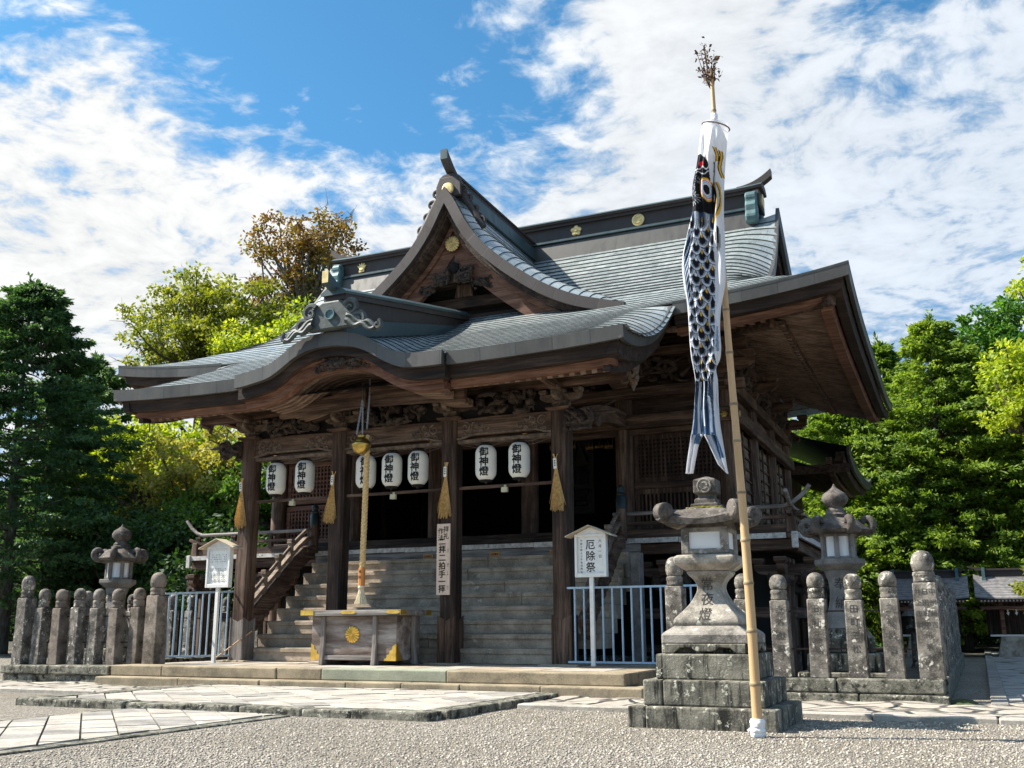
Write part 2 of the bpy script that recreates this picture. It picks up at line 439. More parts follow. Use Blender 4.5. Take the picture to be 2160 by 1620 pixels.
TXT = {}
def text_geo(s, bold=0.):
    k = (s, bold)
    if k not in TXT:
        c = bpy.data.curves.new('lettering', 'FONT'); c.body = s; c.align_x = 'CENTER'; c.resolution_u = 2; c.offset = bold
        o = bpy.data.objects.new('lettering', c); COL.objects.link(o)
        me = bpy.data.meshes.new_from_object(o.evaluated_get(bpy.context.evaluated_depsgraph_get()))
        v = np.array([x.co[:] for x in me.vertices]).reshape(-1, 3); f = [tuple(p.vertices) for p in me.polygons]
        bpy.data.objects.remove(o); bpy.data.curves.remove(c); bpy.data.meshes.remove(me)
        TXT[k] = (v, f)
    return TXT[k]
def write_col(mb, s, x, z, size, place, bold=.0, pitch=1.05, sx=1.):
    offs = [(0, 0)] if bold < .004 else [(0, 0), (bold, 0), (-bold, 0), (0, bold*.7), (0, -bold*.7)] if bold < .02 else [(a*bold, b*bold*.7) for a in (-1, 0, 1) for b in (-1, 0, 1)]
    """a vertical column of characters, the first centred at (x, z - size/2); place(u, w) -> 3-D point"""
    for i, ch in enumerate(s):
        if ch == ' ': continue
        v, f = text_geo(ch)
        if not len(v): continue
        for a0, b0 in offs:
            u = x+(v[:, 0]+a0)*size*sx; w = z-size*(i*pitch)-size*.88+(v[:, 1]+b0)*size
            mb.add([place(a, b) for a, b in zip(u, w)], f)
# ------------------------------------------------------------------ shrine hall: roofs
HALL = thing('shrine_hall', 'large weathered dark timber shrine hall with curved copper roofs, gable and porch', 'shrine', (0, 17.2, 0))
SHEAR[0] = .0165
YE, XE, ZE, YR = 14.74, 7.19, 5.75, 19.8            # main eave line, half width, eave height, ridge
YP, XP, YK, XK = 12.15, 4.5, 12.03, 1.84            # porch eave and half width, undulating gable front and half width
kara_z = spline([-1.95, -1.83, -1.485, -1.15, -.955, -.763, -.513, -.19, .13, .44, .60, .91, 1.12, 1.36, 1.65, 1.83, 1.95],
                [4.66, 4.66, 4.70, 4.777, 4.884, 5.005, 5.10, 5.137, 5.115, 5.04, 4.965, 4.78, 4.69, 4.65, 4.64, 4.64, 4.64])
def z_prof(Y):
    s = np.asarray(Y, float)-YE
    return np.where(s >= 0, ZE+.45*s+.0405*s*s, ZE+.45*s+.0068*s*s)
def lift(x, span=XE, a=.31): return a*(np.abs(x)/span)**4
def roof_z(x, Y):
    x = np.asarray(x, float); Y = np.asarray(Y, float); s = Y-YE
    z = z_prof(Y)
    z = z+lift(x)*np.where(s >= 0, np.clip(1-s/3, 0, 1)**2, np.clip(1+s/2.59, 0, 1))
    z = z+np.where(s < 0, .08*(np.abs(x)/4.5)**4*np.clip(-s/2.59, 0, 1), 0)
    t = np.clip((Y-YP)/2.7, 0, 1)                       # rolled porch ends
    z = z-np.where((s < 0), .29*np.clip((np.abs(x)-3.85)/.65, 0, 2)**2*np.sin(math.pi*t)**.8, 0)
    tm = np.clip((Y-16.2)/(YR-16.2), 0, 1)              # rolled gable ends
    z = z+np.where(s > 1.4, (-.34*np.sin(math.pi*np.clip(tm, 0, 1))+.16*tm**4)*np.clip((np.abs(x)-4.75)/.85, 0, 1)**2, 0)
    b = kara_z(np.clip(x, -1.95, 1.95))-4.64-.15*(Y-YK)
    z = z+np.where((np.abs(x) < 1.96) & (s < 0), .03*np.logaddexp(0, b/.03)*np.clip((1.96-np.abs(x))/.2, 0, 1), 0)
    return z
def courses(mb, rows, S, lip=.030, uvv=0):
    """rows: list of (v, us array); lower edge of each course is lifted so that it overlaps the one below"""
    for i in range(len(rows)-1):
        (va, ua), (vb, ub) = rows[i], rows[i+1]
        A = S(ua, va); B = S(ub, vb)
        Al = A+np.array([0, 0, lip]); Bl = B+np.array([0, 0, .004])
        L = np.r_[0, np.cumsum(np.linalg.norm(np.diff(A, axis=0), axis=1))]
        uva = np.c_[L, np.full(len(L), i+.02+uvv)]; uvb = np.c_[L, np.full(len(L), i+.98+uvv)]
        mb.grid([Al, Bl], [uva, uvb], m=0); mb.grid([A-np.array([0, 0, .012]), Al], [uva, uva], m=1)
def rowlist(a, b, step):
    n = max(2, int(round((b-a)/step))); return np.linspace(a, b, n+1)

# front slope with the porch
mb = MB()
us = np.unique(np.r_[np.linspace(-4.55, 4.55, 120), np.linspace(-2, 2, 70)])
def S_front(u, v):
    Y = np.broadcast_to(np.asarray(v, float), u.shape)
    return np.c_[u, Y, roof_z(u, Y)]
rows = [(v, us) for v in rowlist(YP, YE-.001, .20)]
rows[0] = (np.where(np.abs(us) < XK, YK, YP), us)
courses(mb, rows, S_front, lip=.020)
vs = rowlist(YE, YR-.1, .205)
def xlim(v): return XE-(v-YE) if v < 16.2 else 5.73-.15*(v-16.2)/3.6
fr_ = [(v, np.r_[np.linspace(-xlim(v), -4.2, 24), np.linspace(-4.1, 4.1, 50), np.linspace(4.2, xlim(v), 24)]) for v in vs]
courses(mb, fr_[:9], S_front, lip=.018, uvv=40); courses(mb, fr_[8:], S_front, lip=.032, uvv=60)
o = mb.build('roof_slope', ['copper_roof', 'copper_lip_shade'], HALL, smooth=True, angle=30)
tag(o, 'blue grey copper sheet courses sweeping from ridge down to porch eave')
# side skirts and back slope
mb = MB()
YB = 25.4
for sgn in (-1, 1):
    def S_side(u, v, sgn=sgn):
        d = np.asarray(v, float); s = XE-d
        z = ZE+.45*d+.0405*d*d+.31*(np.abs(u-20.07)/5.33)**4*np.clip(1-d/3, 0, 1)**2
        return np.c_[np.full(u.shape, sgn*s), u, z]
    courses(mb, [(d, np.linspace(YE+d, YB-d, 30)) for d in rowlist(0, 2.1, .19)], S_side)
def S_back(u, v):
    Y = 2*YR-np.asarray(v, float)
    z = z_prof(np.maximum(Y, YE))+lift(u)*np.clip(1-(Y-YE)/3, 0, 1)**2
    tm = np.clip((Y-16.2)/(YR-16.2), 0, 1)
    z = z+np.where(Y > 16.1, (-.34*np.sin(math.pi*tm)+.16*tm**4)*np.clip((np.abs(u)-4.75)/.85, 0, 1)**2, 0)
    return np.c_[u, np.full(u.shape, v), z]
courses(mb, [(v, np.linspace(-xlim(2*YR-v if 2*YR-v > YE else YE), xlim(2*YR-v if 2*YR-v > YE else YE), 40)) for v in rowlist(YR+.1, 24.86, .3)], S_back)
mb.build('roof_slope', ['copper_roof', 'copper_lip_shade'], HALL, smooth=True, angle=30)

def ribbon(mb, top, bot, y0, y1):
    """band in the x-z plane between two polylines, from depth y0 to y1, with UVs for sheet seams"""
    top = np.array(top, float); bot = np.array(bot, float); k = len(top)
    L = np.r_[0, np.cumsum(np.linalg.norm(np.diff(top, axis=0), axis=1))]
    def P(q, y): return np.c_[q[:, 0], np.full(k, y), q[:, 1]]
    u0 = np.c_[L, np.full(k, .1)]; u1 = np.c_[L, np.full(k, .9)]
    F = [P(top, y0), P(bot, y0)], [P(bot, y0), P(bot, y1)], [P(bot, y1), P(top, y1)], [P(top, y1), P(top, y0)]
    for a, b in F: mb.grid([a, b], [u0, u1])
    for j in (0, -1):
        mb.add([P(top, y0)[j], P(bot, y0)[j], P(bot, y1)[j], P(top, y1)[j]], [(0, 1, 2, 3)], [[(0, .1), (0, .9), (.05, .9), (.05, .1)]])
def offset(c, d):
    c = np.array(c, float); t = np.gradient(c, axis=0); t /= np.linalg.norm(t, axis=1)[:, None]
    return c+np.c_[t[:, 1], -t[:, 0]]*d
def band(mb, P, z0, z1, th_dir):
    """band hung along 3-D polyline P between z offsets z0 > z1; th_dir = inward horizontal thickness vectors per point"""
    P = np.array(P, float); T = np.array(th_dir, float); k = len(P)
    L = np.r_[0, np.cumsum(np.linalg.norm(np.diff(P, axis=0), axis=1))]
    a = P+[0, 0, z0]; b = P+[0, 0, z1]+T*.25; c = P+[0, 0, z1]+T*1.25; d = P+[0, 0, z0]+T
    u0 = np.c_[L, np.full(k, .1)]; u1 = np.c_[L, np.full(k, .9)]
    for p, q in ((a, b), (b, c), (c, d), (d, a)): mb.grid([p, q], [u0, u1])
    for j in (0, -1): mb.add([a[j], b[j], c[j], d[j]], [(0, 1, 2, 3)], [[(0, .1), (0, .9), (.05, .9), (.05, .1)]])
# main eave bands: copper edge, dark layer, red-brown eave board
def eave_line(inset, sgn):
    """front part beyond the porch, corner, side; going from the porch outwards"""
    xs = np.linspace(4.5, XE-inset, 22); ys = np.linspace(YE+inset, YB-.1, 40)
    A = np.c_[sgn*xs, np.full(22, YE+inset), ZE+lift(xs*XE/(XE-inset))]
    B = np.c_[np.full(39, sgn*(XE-inset)), ys[1:], ZE+.31*(np.abs(ys[1:]-20.07)/5.33)**4]
    T = np.r_[np.c_[np.zeros(21), np.ones(21), np.zeros(21)], [[-sgn, 1, 0]], np.c_[np.full(39, -sgn), np.zeros(39), np.zeros(39)]]
    return np.r_[A, B], T
m1, m2, m3 = MB(), MB(), MB()
for sgn in (-1, 1):
    for m_, ins, za, zb, th in ((m1, 0., .030, -.185, .06), (m2, .10, -.16, -.34, .14), (m3, .30, -.26, -.43, .16)):
        P_, T_ = eave_line(ins, sgn); band(m_, P_, za, zb, T_*th)
m4 = MB()
xs = [np.r_[np.linspace(-XP, -XK, 16)], np.r_[np.linspace(XK, XP, 16)]]
for q in xs:
    z = roof_z(q, np.full(len(q), YP)); T_ = np.c_[np.zeros(16), np.ones(16), np.zeros(16)]
    band(m1, np.c_[q, np.full(16, YP-.012), z], .028, -.16, T_*.06)
for q in (np.linspace(-XP+.12, -XK+.02, 16), np.linspace(XK-.02, XP-.12, 16)):
    z = roof_z(np.clip(np.abs(q), 1.97, 5), np.full(16, YP)); T_ = np.c_[np.zeros(16), np.ones(16), np.zeros(16)]
    band(m2, np.c_[q, np.full(16, YP+.1), z], -.13, -.32, T_*.14)
    band(m3, np.c_[q*.975, np.full(16, YP+.26), z], -.29, -.41, T_*.15)
# rolled porch ends: copper edge and curved bargeboard
for sgn in (-1, 1):
    Y = np.linspace(YP, YE+.35, 22); x = np.full(22, sgn*XP); z = roof_z(x, np.minimum(Y, YE-.01))+np.clip(Y-YE, 0, 1)*.45
    T_ = np.c_[np.full(22, -sgn), np.zeros(22), np.zeros(22)]
    band(m1, np.c_[x, Y, z], .028, -.16, T_*.06)
    band(m2, np.c_[x-sgn*.10, Y+.1, z], -.13, -.34, T_*.14)
    Y = np.linspace(12.45, 15.0, 22); zt = spline([12.4, 12.9, 13.6, 14.2, 14.85, 15.3], [4.43, 4.55, 4.85, 5.08, 5.35, 5.55])(Y); zb = spline([12.4, 13.0, 13.8, 14.4, 15.0, 15.6], [4.19, 4.30, 4.60, 4.88, 5.2, 5.58])(Y)
    for xa, xb in ((4.10, 4.20),):
        A_, B_, C_, D_ = [np.c_[np.full(22, sgn*x), Y, z] for x, z in ((xb, zt), (xb, zb), (xa, zb), (xa, zt))]
        for p, q in ((A_, B_), (B_, C_), (C_, D_), (D_, A_)): m4.grid([p, q])
        m4.add([A_[0], B_[0], C_[0], D_[0]], [(0, 1, 2, 3)])
m1.build('eave_edge', 'copper_fascia', HALL, sides=True)
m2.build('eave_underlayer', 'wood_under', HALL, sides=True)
m3.build('eave_board', 'wood_red_x', HALL, sides=True)
for_bb = m4.build('porch_bargeboard', 'wood_under', HALL, sides=True)
# undulating gable front
kx = np.linspace(-XK, XK, 70); kz = kara_z(kx)
mb = MB(); ribbon(mb, np.c_[kx, kz+.030], np.c_[kx, kz-.185], YK-.012, YK+.08)
o = mb.build('undulating_gable_edge', 'copper_fascia', HALL)
mb = MB(); ribbon(mb, np.c_[kx, kz-.14], np.c_[kx, kz-.33+.02*np.cos(kx*1.7)], YK+.10, YK+.32)
mb.build('undulating_gable_underlayer', 'wood_under', HALL)
mb = MB(); ki = np.linspace(-1.80, 1.74, 70); kb = kara_z(ki)-.30
for k, (a, b, y) in enumerate(((0, .05, .20), (.05, .09, .235), (.09, .165, .27))):
    ribbon(mb, np.c_[ki, kb-a], np.c_[ki, kb-b-(.02*np.cos(ki/1.8*math.pi/2) if k == 2 else 0)], YK+y, YK+.42)
mb.build('undulating_bargeboard', 'wood_red_x', HALL)
# vault of the undulating gable: boards and curved ribs
mb = MB(); ks = np.linspace(-1.6, 1.55, 60); vz = kara_z(ks)-.37
mb.grid([np.c_[ks, np.full(60, y), vz-(.10 if y > 13 else 0)] for y in (YK+.35, 12.9, 13.8)])
mb.build('vault_board', 'wood_dark_x', HALL, smooth=True)
for y in np.linspace(YK+.5, 13.55, 9):
    mb = MB(); ribbon(mb, np.c_[ks, vz+.01], np.c_[ks, vz-.10], y, y+.055); mb.build('vault_rib', 'wood_rafter', HALL, smooth=True)

# ------------------------------------------------------------------ triangular dormer gable
YC = 15.5
ch_s = [0, .156, .417, .716, 1.146, 1.564, 1.967, 2.303, 2.629, 3.074, 3.45]
ch_z = [8.93, 8.72, 8.225, 7.80, 7.375, 7.037, 6.755, 6.565, 6.418, 6.277, 6.17]
ch = spline(ch_s, ch_z)
def ch_surf(s, Y):
    t = np.clip((Y-YC)/.85, 0, 1)
    return ch(s)+(1-(1-t)**2)*(.10+.20*np.clip(s/.8, 0, 1)*np.clip((3.6-s)/.8, 0, 1))
inv_y = lambda z: YE+(-.45+np.sqrt(.45**2+4*.0405*np.maximum(z-ZE, 0)))/(2*.0405)
mb = MB()
for sgn in (-1, 1):
    def S_ch(u, v, sgn=sgn): return np.c_[np.full(u.shape, sgn*v-.02), u, ch_surf(np.full(u.shape, v), u)]
    arc = np.linspace(3.45, .05, 400); L = np.r_[0, np.cumsum(np.hypot(np.diff(arc), np.diff(ch(arc))))]
    ss = np.interp(rowlist(0, L[-1], .2), L, arc)
    courses(mb, [(s, YC+(min(19.75, inv_y(ch(s)+.3)+.35)-YC)*np.linspace(0, 1, 26)**1.6) for s in ss], S_ch, lip=.022)
o = mb.build('gable_roof', ['copper_roof', 'copper_lip_shade'], HALL, smooth=True, angle=30)
sv = np.linspace(0, 3.5, 50)
def gable_band(mb, d0, d1, y0, y1, smax=3.5, drop=0.):
    s = np.linspace(0.0, smax, 44); c = np.c_[s, ch(s)-drop]
    o1 = offset(c, d0) if d0 else c; o2 = offset(c, d1)
    for sgn in (-1, 1):
        a = o1.copy(); b = o2.copy()
        a[:, 0] = np.maximum(a[:, 0], 0); b[:, 0] = np.maximum(b[:, 0], 0)
        # mitre at the apex
        for q in (a, b):
            k = np.argmax(q[:, 0] > 1e-6); k = max(k, 1)
            sl = (q[k+1, 1]-q[k, 1])/(q[k+1, 0]-q[k, 0]+1e-9); q[:k, 0] = 0; q[:k, 1] = q[k, 1]-sl*q[k, 0]
        ribbon(mb, np.c_[sgn*a[:, 0]-.02, a[:, 1]], np.c_[sgn*b[:, 0]-.02, b[:, 1]], y0, y1)
mb = MB(); gable_band(mb, -.03, .17, YC-.012, YC+.09); mb.build('gable_edge', 'copper_brown', HALL)
mb = MB(); gable_band(mb, .10, .24, YC+.10, YC+.42, 3.2); gable_band(mb, .2, .27, YC+.14, YC+.75, 3.0)
mb.build('gable_soffit', 'wood_dark_y', HALL)
mb = MB(); gable_band(mb, .26, .60, YC+.44, YC+.56, 2.95); gable_band(mb, .27, .36, YC+.38, YC+.44, 2.95)
mb.build('gable_bargeboard', 'wood_red_x', HALL)
# pediment behind: planks, two beams, struts, carvings
YT = 16.55
mb = MB()
c = np.c_[np.linspace(0, 2.6, 30), ch(np.linspace(0, 2.6, 30))]
pl = [(-a, b) for a, b in c[::-1]]+[(a, b) for a, b in c[1:]]
mb.prism(pl, 1, YT, YT+.06); mb.build('gable_pediment', 'near_black', HALL)
for za, zb, w, y in ((6.50, 6.66, 2.0, .20), (6.80, 7.02, 1.55, .24), (7.30, 7.46, 1.1, .2)):
    mb = MB(); mb.box(-w, w, YT-y, YT, za, zb); mb.build('pediment_beam', 'wood_dark_x', HALL, bevel=.015)
mb = MB(); mb.box(-.2, .2, YT-.24, YT, 7.03, 7.29, .05); mb.build('pediment_strut', 'wood_mid_z', HALL, bevel=.015)

def scroll(mb, c, r, turns, w, axis='y', sgn=1, start=0., n=26, th=.2, grow=.15):
    """spiral curl of tapering round section in the x-z plane (axis y) or y-z plane (axis x)"""
    q = np.linspace(0, turns*2*math.pi, n); rr = r*(grow+(1-grow)*q/q[-1])
    a = start+q; X = sgn*rr*np.cos(a); Z = rr*np.sin(a)
    pts = np.c_[c[0]+X, np.full(n, c[1]), c[2]+Z] if axis == 'y' else np.c_[np.full(n, c[0]), c[1]+X, c[2]+Z]
    mb.tube(pts, w*(.6+.4*q/q[-1]), 7)
def carving(mb, x0, x1, y, z0, z1, seed, n=30, r=.05, dep=.12):
    """tangle of carved waves, tails and curls in front of plane y"""
    g = np.random.default_rng(seed)
    for i in range(n):
        cx, cz = g.uniform(x0, x1), g.uniform(z0, z1); k = 12; t = np.linspace(0, 1, k)
        a = g.uniform(0, 6.28); l = g.uniform(.5, 1.2)*(z1-z0); cur = g.uniform(-4, 4)
        an = a+cur*t; X = cx+np.cumsum(np.cos(an))*l/k; Z = cz+np.cumsum(np.sin(an))*l/k*.8
        X = np.clip(X, x0, x1); Z = np.clip(Z, z0, z1)
        mb.tube(np.c_[X, y-g.uniform(.02, dep)-.05*np.sin(t*3.1), Z], r*g.uniform(.5, 1.15)*(1-.75*t), 6)
    for i in range(n//3):
        cx, cz = g.uniform(x0+.06, x1-.06), g.uniform(z0+.05, z1-.05)
        mb.ellipsoid((cx, y-.05, cz), (g.uniform(.05, .11), .09, g.uniform(.04, .08)), 8, 5)
def chrysanthemum(name, parent, c, r, matname, petals=16, axis=1, sgn=-1, label=None):
    """round petal crest facing -y (axis 1)"""
    mb = MB()
    def put(u, w, h): return (c[0]+u, c[1]+sgn*h, c[2]+w)
    n = petals*6; v = []; rings = ((.06, .55), (.2, .45), (.55, .62), (.85, .55), (1., .25), (1.02, 0))
    P = []
    for fr, h in rings:
        q = np.arange(n+1)/n*2*math.pi; lob = np.abs(np.cos(q*petals/2)); rr = r*fr*(1 if fr < .7 else .90+.10*lob**.6)
        hh = r*.32*h*(.45+.55*lob**.5 if .1 < fr < 1.01 else 1)
        P.append([put(a*math.cos(b), a*math.sin(b), d) for a, b, d in zip(np.broadcast_to(rr, q.shape), q, np.broadcast_to(hh, q.shape))])
    mb.grid(P); mb.add(P[0][:-1], [tuple(range(n))])
    o = mb.build(name, matname, parent, smooth=True, angle=60)
    if label: o['label'] = label
    return o
g_ = MB()
for s in (-1, 1):
    carving(g_, min(s*.10, s*.42), max(s*.10, s*.42), YC+.42, 7.14, 7.42, 5+s, 16, .038, .1)
    carving(g_, min(s*.40, s*.80), max(s*.40, s*.80), YC+.50, 7.0, 7.2, 8+s, 12, .034, .1)
    scroll(g_, (s*.2, YC+.40, 7.26), .13, 1.4, .035, sgn=s); scroll(g_, (s*.55, YC+.44, 7.12), .09, 1.4, .024, sgn=s)
g_.build('gable_pendant_carving', 'carved_wood', HALL, smooth=True, sides=True)
mb = MB(); mb.prism([(-.26, 7.85), (.26, 7.85), (.34, 7.4), (.2, 7.22), (-.2, 7.22), (-.34, 7.4)], 1, YC+.46, YC+.52); mb.build('gable_pendant_board', 'wood_mid_z', HALL, bevel=.01)
mb = MB(); mb.lathe([(.12, 0), (.12, .04), (.05, .09), (.02, .1)], (0, 0, 0), 6)
mb.v = [(x-.02, YC+.45-z, 7.50+y) for x, y, z in mb.v]; mb.build('gable_boss', 'near_black', HALL)
chrysanthemum('gable_crest', HALL, (-.02, YC+.36, 7.96), .155, 'gold_pale', label='round gold chrysanthemum crest below gable peak')

# ------------------------------------------------------------------ ridges
def ridge_x(x0, x1, z):
    a, b, c = MB(), MB(), MB()
    return a
mb = MB()
mb.prism([(YR-.40, 8.72), (YR+.40, 8.72), (YR+.30, 9.16), (YR-.30, 9.16)], 0, -5.12, 5.12)
uvbox = mb.build('ridge_base', 'copper_fascia', HALL, bevel=.01)
mb = MB(); mb.box(-5.16, 5.16, YR-.34, YR+.34, 9.165, 9.20); mb.box(-5.14, 5.14, YR-.30, YR+.30, 9.205, 9.24); mb.build('ridge_moulding', 'copper_green', HALL, bevel=.008)
mb = MB(); mb.box(-5.1, 5.1, YR-.21, YR+.21, 9.245, 9.56); mb.build('ridge_body', 'copper_dark', HALL)
mb = MB(); mb.box(-5.16, 5.16, YR-.27, YR+.27, 9.56, 9.62)
xs_ = np.linspace(-5.3, 5.3, 61); zc = 9.62+.05*np.clip((np.abs(xs_)-4.7)/.85, 0, 1)**2
sec = [(-.31, 0), (-.33, .05), (-.2, .13), (0, .16), (.2, .13), (.33, .05), (.31, 0)]
G = [[(x, YR+a, z+b) for a, b in sec] for x, z in zip(xs_, zc)]
mb.grid(G); mb.grid([[p[0] for p in G], [p[-1] for p in G]]); mb.add(G[0], [tuple(range(7))]); mb.add(G[-1], [tuple(range(7))])
mb.build('ridge_cap', 'copper_dark', HALL, smooth=True, angle=25)
mb = MB(); mb.grid([[(x, YR-.325, z+.055), (x, YR-.2, z+.137), (x, YR-.1, z+.155)] for x, z in zip(xs_, zc)]); mb.build('ridge_cap_top', 'copper_green', HALL)
def horn(name, pts, w, h0, h1, m, tip='copper_green'):
    """narrow upturned beam end"""
    mb = MB(); n = len(pts); pts = np.array(pts, float); ax = pts[-1]-pts[0]; sd_ = np.array([-ax[1], ax[0], 0]); sd_ /= np.linalg.norm(sd_)
    hh = np.linspace(h0, h1, n); G = [[p-sd_*w/2, p+sd_*w/2, p+sd_*w/2+[0, 0, h], p-sd_*w/2+[0, 0, h], p-sd_*w/2] for p, h in zip(pts, hh)]
    mb.grid(G); mb.add(G[0][:4], [(0, 1, 2, 3)], m=0); mb.add(G[-1][:4], [(0, 1, 2, 3)], m=1)
    return mb.build(name, [m, tip], HALL, bevel=.008)
for s in (-1, 1):
    t = np.linspace(0, 1, 9); horn('ridge_horn', np.c_[s*(4.75+.72*t), np.full(9, YR), 9.68+.26*t**2.2], .20, .14, .17, 'copper_dark')
def end_ornament(s):
    """scroll board that closes the main ridge end"""
    b = MB()
    b.prism([(YR-.34, 9.24), (YR+.34, 9.24), (YR+.30, 9.62), (YR-.30, 9.62)], 0, s*5.1, s*5.24)
    o1 = b.build('ridge_end_board', 'copper_dark', HALL, bevel=.015)
    b = MB()
    for q in (-1, 1):
        yy = YR+q*.44
        prof = [(0, 9.5), (.1, 9.56), (.2, 9.52), (.24, 9.42), (.2, 9.34), (.26, 9.22), (.25, 9.1), (.30, 8.98), (.26, 8.86), (.1, 8.80), (0, 8.86)]
        b.prism([(YR+q*(.22+p), z) for p, z in prof], 0, s*4.96, s*5.2)
    b.build('ridge_end_scroll', 'patina', HALL, bevel=.03)
    b = MB(); b.lathe([(.15, 0), (.15, .03), (.02, .05)], (0, 0, 0), 20); b.v = [(s*(5.24+z), YR+x, 9.44+y) for x, y, z in b.v]; b.build('ridge_end_disc', 'gold_pale', HALL)
for s in (-1, 1): end_ornament(s)
def flat_crest(name, x, z, r, kind):
    mb = MB(); y = YR-.215
    if kind == 'disc':
        mb.lathe([(r, 0), (r, .025), (r*.82, .03), (r*.8, .018), (.02, .02)], (0, 0, 0), 28)
        for k in range(3):
            q = k*2.094; t = np.linspace(0, 3.6, 12)
            mb.tube(np.c_[r*.5*np.cos(q+t*.55)*(1-.1*t), r*.5*np.sin(q+t*.55)*(1-.1*t), np.full(12, .022)], r*.16*(1-t/4.2), 5)
    elif kind == 'flower':
        for k in range(5): q = k*1.2566+1.57; mb.lathe([(r*.44, 0), (r*.44, .02), (r*.25, .035), (.01, .035)], (.55*r*math.cos(q), .55*r*math.sin(q), 0), 16)
        mb.lathe([(r*.2, 0), (r*.2, .05), (.01, .05)], (0, 0, 0), 10)
    else:
        for k in range(5):
            q = 1.57+(k-2)*.55; mb.ellipsoid((.45*r*math.cos(q), .45*r*math.sin(q), .01), (r*.25, r*.25, .03), 8, 5); mb.tube([(0, -.4*r, .015), (.9*r*math.cos(q), .9*r*math.sin(q), .015)], [r*.3, r*.08], 6)
        mb.box(-.5*r, .5*r, -.75*r, -.3*r, 0, .03)
    mb.v = [(x+a, y-c_, z+b) for a, b, c_ in mb.v]; return mb.build(name, 'gold_pale', HALL)
tag(flat_crest('ridge_crest', 1.18, 9.41, .13, 'flower'), 'gold five petalled flower crest')
tag(flat_crest('ridge_crest', 2.62, 9.41, .14, 'disc'), 'gold round swirl crest')
tag(flat_crest('ridge_crest', -4.45, 9.41, .15, 'leaf'), 'gold leaf shaped crest')
# dormer ridge, running back to the main ridge
mb = MB(); mb.prism([(-.30, 8.80), (.26, 8.80), (.2, 9.12), (-.24, 9.12)], 1, YC+.30, YR-.2); mb.build('gable_ridge_base', 'copper_green', HALL, bevel=.01)
mb = MB(); mb.box(-.2, .16, YC+.28, YR-.2, 9.12, 9.27); mb.build('gable_ridge_body', 'copper_dark', HALL)
ys_ = np.linspace(YC+.2, YR-.2, 50); zc = 9.24+0*ys_
mb = MB(); G = [[(a*.66-.02, y, z+b*.7) for a, b in sec] for y, z in zip(ys_, zc)]
mb.grid(G); mb.grid([[p[0] for p in G], [p[-1] for p in G]]); mb.add(G[0], [tuple(range(7))])
mb.build('gable_ridge_cap', 'copper_dark', HALL, smooth=True, angle=25)
t = np.linspace(0, 1, 9); horn('gable_ridge_horn', np.c_[np.full(9, -.02), YC+.62-.66*t, 9.25+.30*t**1.8], .15, .10, .20, 'copper_dark')
mb = MB(); mb.prism([(-.30, 8.84), (.26, 8.84), (.25, 9.10), (.18, 9.27), (-.22, 9.27), (-.29, 9.10)], 1, YC+.16, YC+.30); mb.build('gable_ridge_end_board', 'copper_dark', HALL, bevel=.02)
mb = MB(); mb.lathe([(.125, 0), (.125, .03), (.1, .045), (.02, .05)], (0, 0, 0), 24); mb.v = [(-.02+x, YC+.16-z, 9.0+y) for x, y, z in mb.v]; mb.build('gable_ridge_disc', 'gold_pale', HALL)
mb = MB()
for s in (-1, 1):
    for k, (dx, dz, r) in enumerate(((.30, 8.98, .085), (.40, 8.78, .09), (.52, 8.55, .085), (.65, 8.30, .10))):
        scroll(mb, (s*dx-.02, YC+.24+.02*k, dz), r, 1.4, .032, sgn=s, start=.6)
    t = np.linspace(0, 1, 12); mb.tube(np.c_[s*(.22+.48*t)-.02, np.full(12, YC+.3), 8.98-.82*t], .085*(1-.3*t), 8)
mb.build('gable_ridge_scroll', 'copper_dark', HALL, smooth=True, sides=True)
# undulating gable ridge
zr = lambda y: 5.80+.2*(y-11.73)
ys_ = np.linspace(11.95, 16.15, 40); zc = np.array([zr(y) for y in ys_])-.12+0*ys_
mb = MB(); G = [[(a*.70, y, z+b*.75) for a, b in sec] for y, z in zip(ys_, zc)]
mb.grid(G); mb.grid([[p[0] for p in G], [p[-1] for p in G]]); mb.add(G[0], [tuple(range(7))]); mb.add(G[-1], [tuple(range(7))])
mb.build('porch_ridge_cap', 'copper_green', HALL, smooth=True, angle=25)
t = np.linspace(0, 1, 9); horn('porch_ridge_horn', np.c_[np.zeros(9), 12.35-.62*t, 5.72+.13*t**1.6], .11, .10, .19, 'copper_green', 'gold_pale')
mb = MB()
def slab(mb, hw, y0, y1, za, zb):
    v = []
    for y in (y0, y1): v += [(-hw, y, za(y)), (hw, y, za(y)), (hw, y, zb(y)), (-hw, y, zb(y))]
    mb.add(v, [(0, 1, 2, 3), (7, 6, 5, 4), (0, 4, 5, 1), (1, 5, 6, 2), (2, 6, 7, 3), (3, 7, 4, 0)])
slab(mb, .20, 12.0, 16.15, lambda y: zr(y)-.20, lambda y: zr(y)-.12)
slab(mb, .14, 12.02, 16.15, lambda y: 5.2+.25*(y-12), lambda y: zr(y)-.20); mb.build('porch_ridge_body', 'copper_dark', HALL)
mb = MB(); slab(mb, .21, 12.04, 16.15, lambda y: 4.95+.28*(y-12), lambda y: 5.32+.25*(y-12)); mb.build('porch_ridge_base', 'copper_green', HALL)
mb = MB(); mb.prism([(-.40, 5.17), (.40, 5.17), (.42, 5.34), (.34, 5.52), (.16, 5.62), (-.16, 5.62), (-.34, 5.52), (-.42, 5.34)], 1, 11.90, 12.02); mb.build('porch_ridge_end_board', 'dark_patina', HALL, bevel=.03, seg=2)
mb = MB()
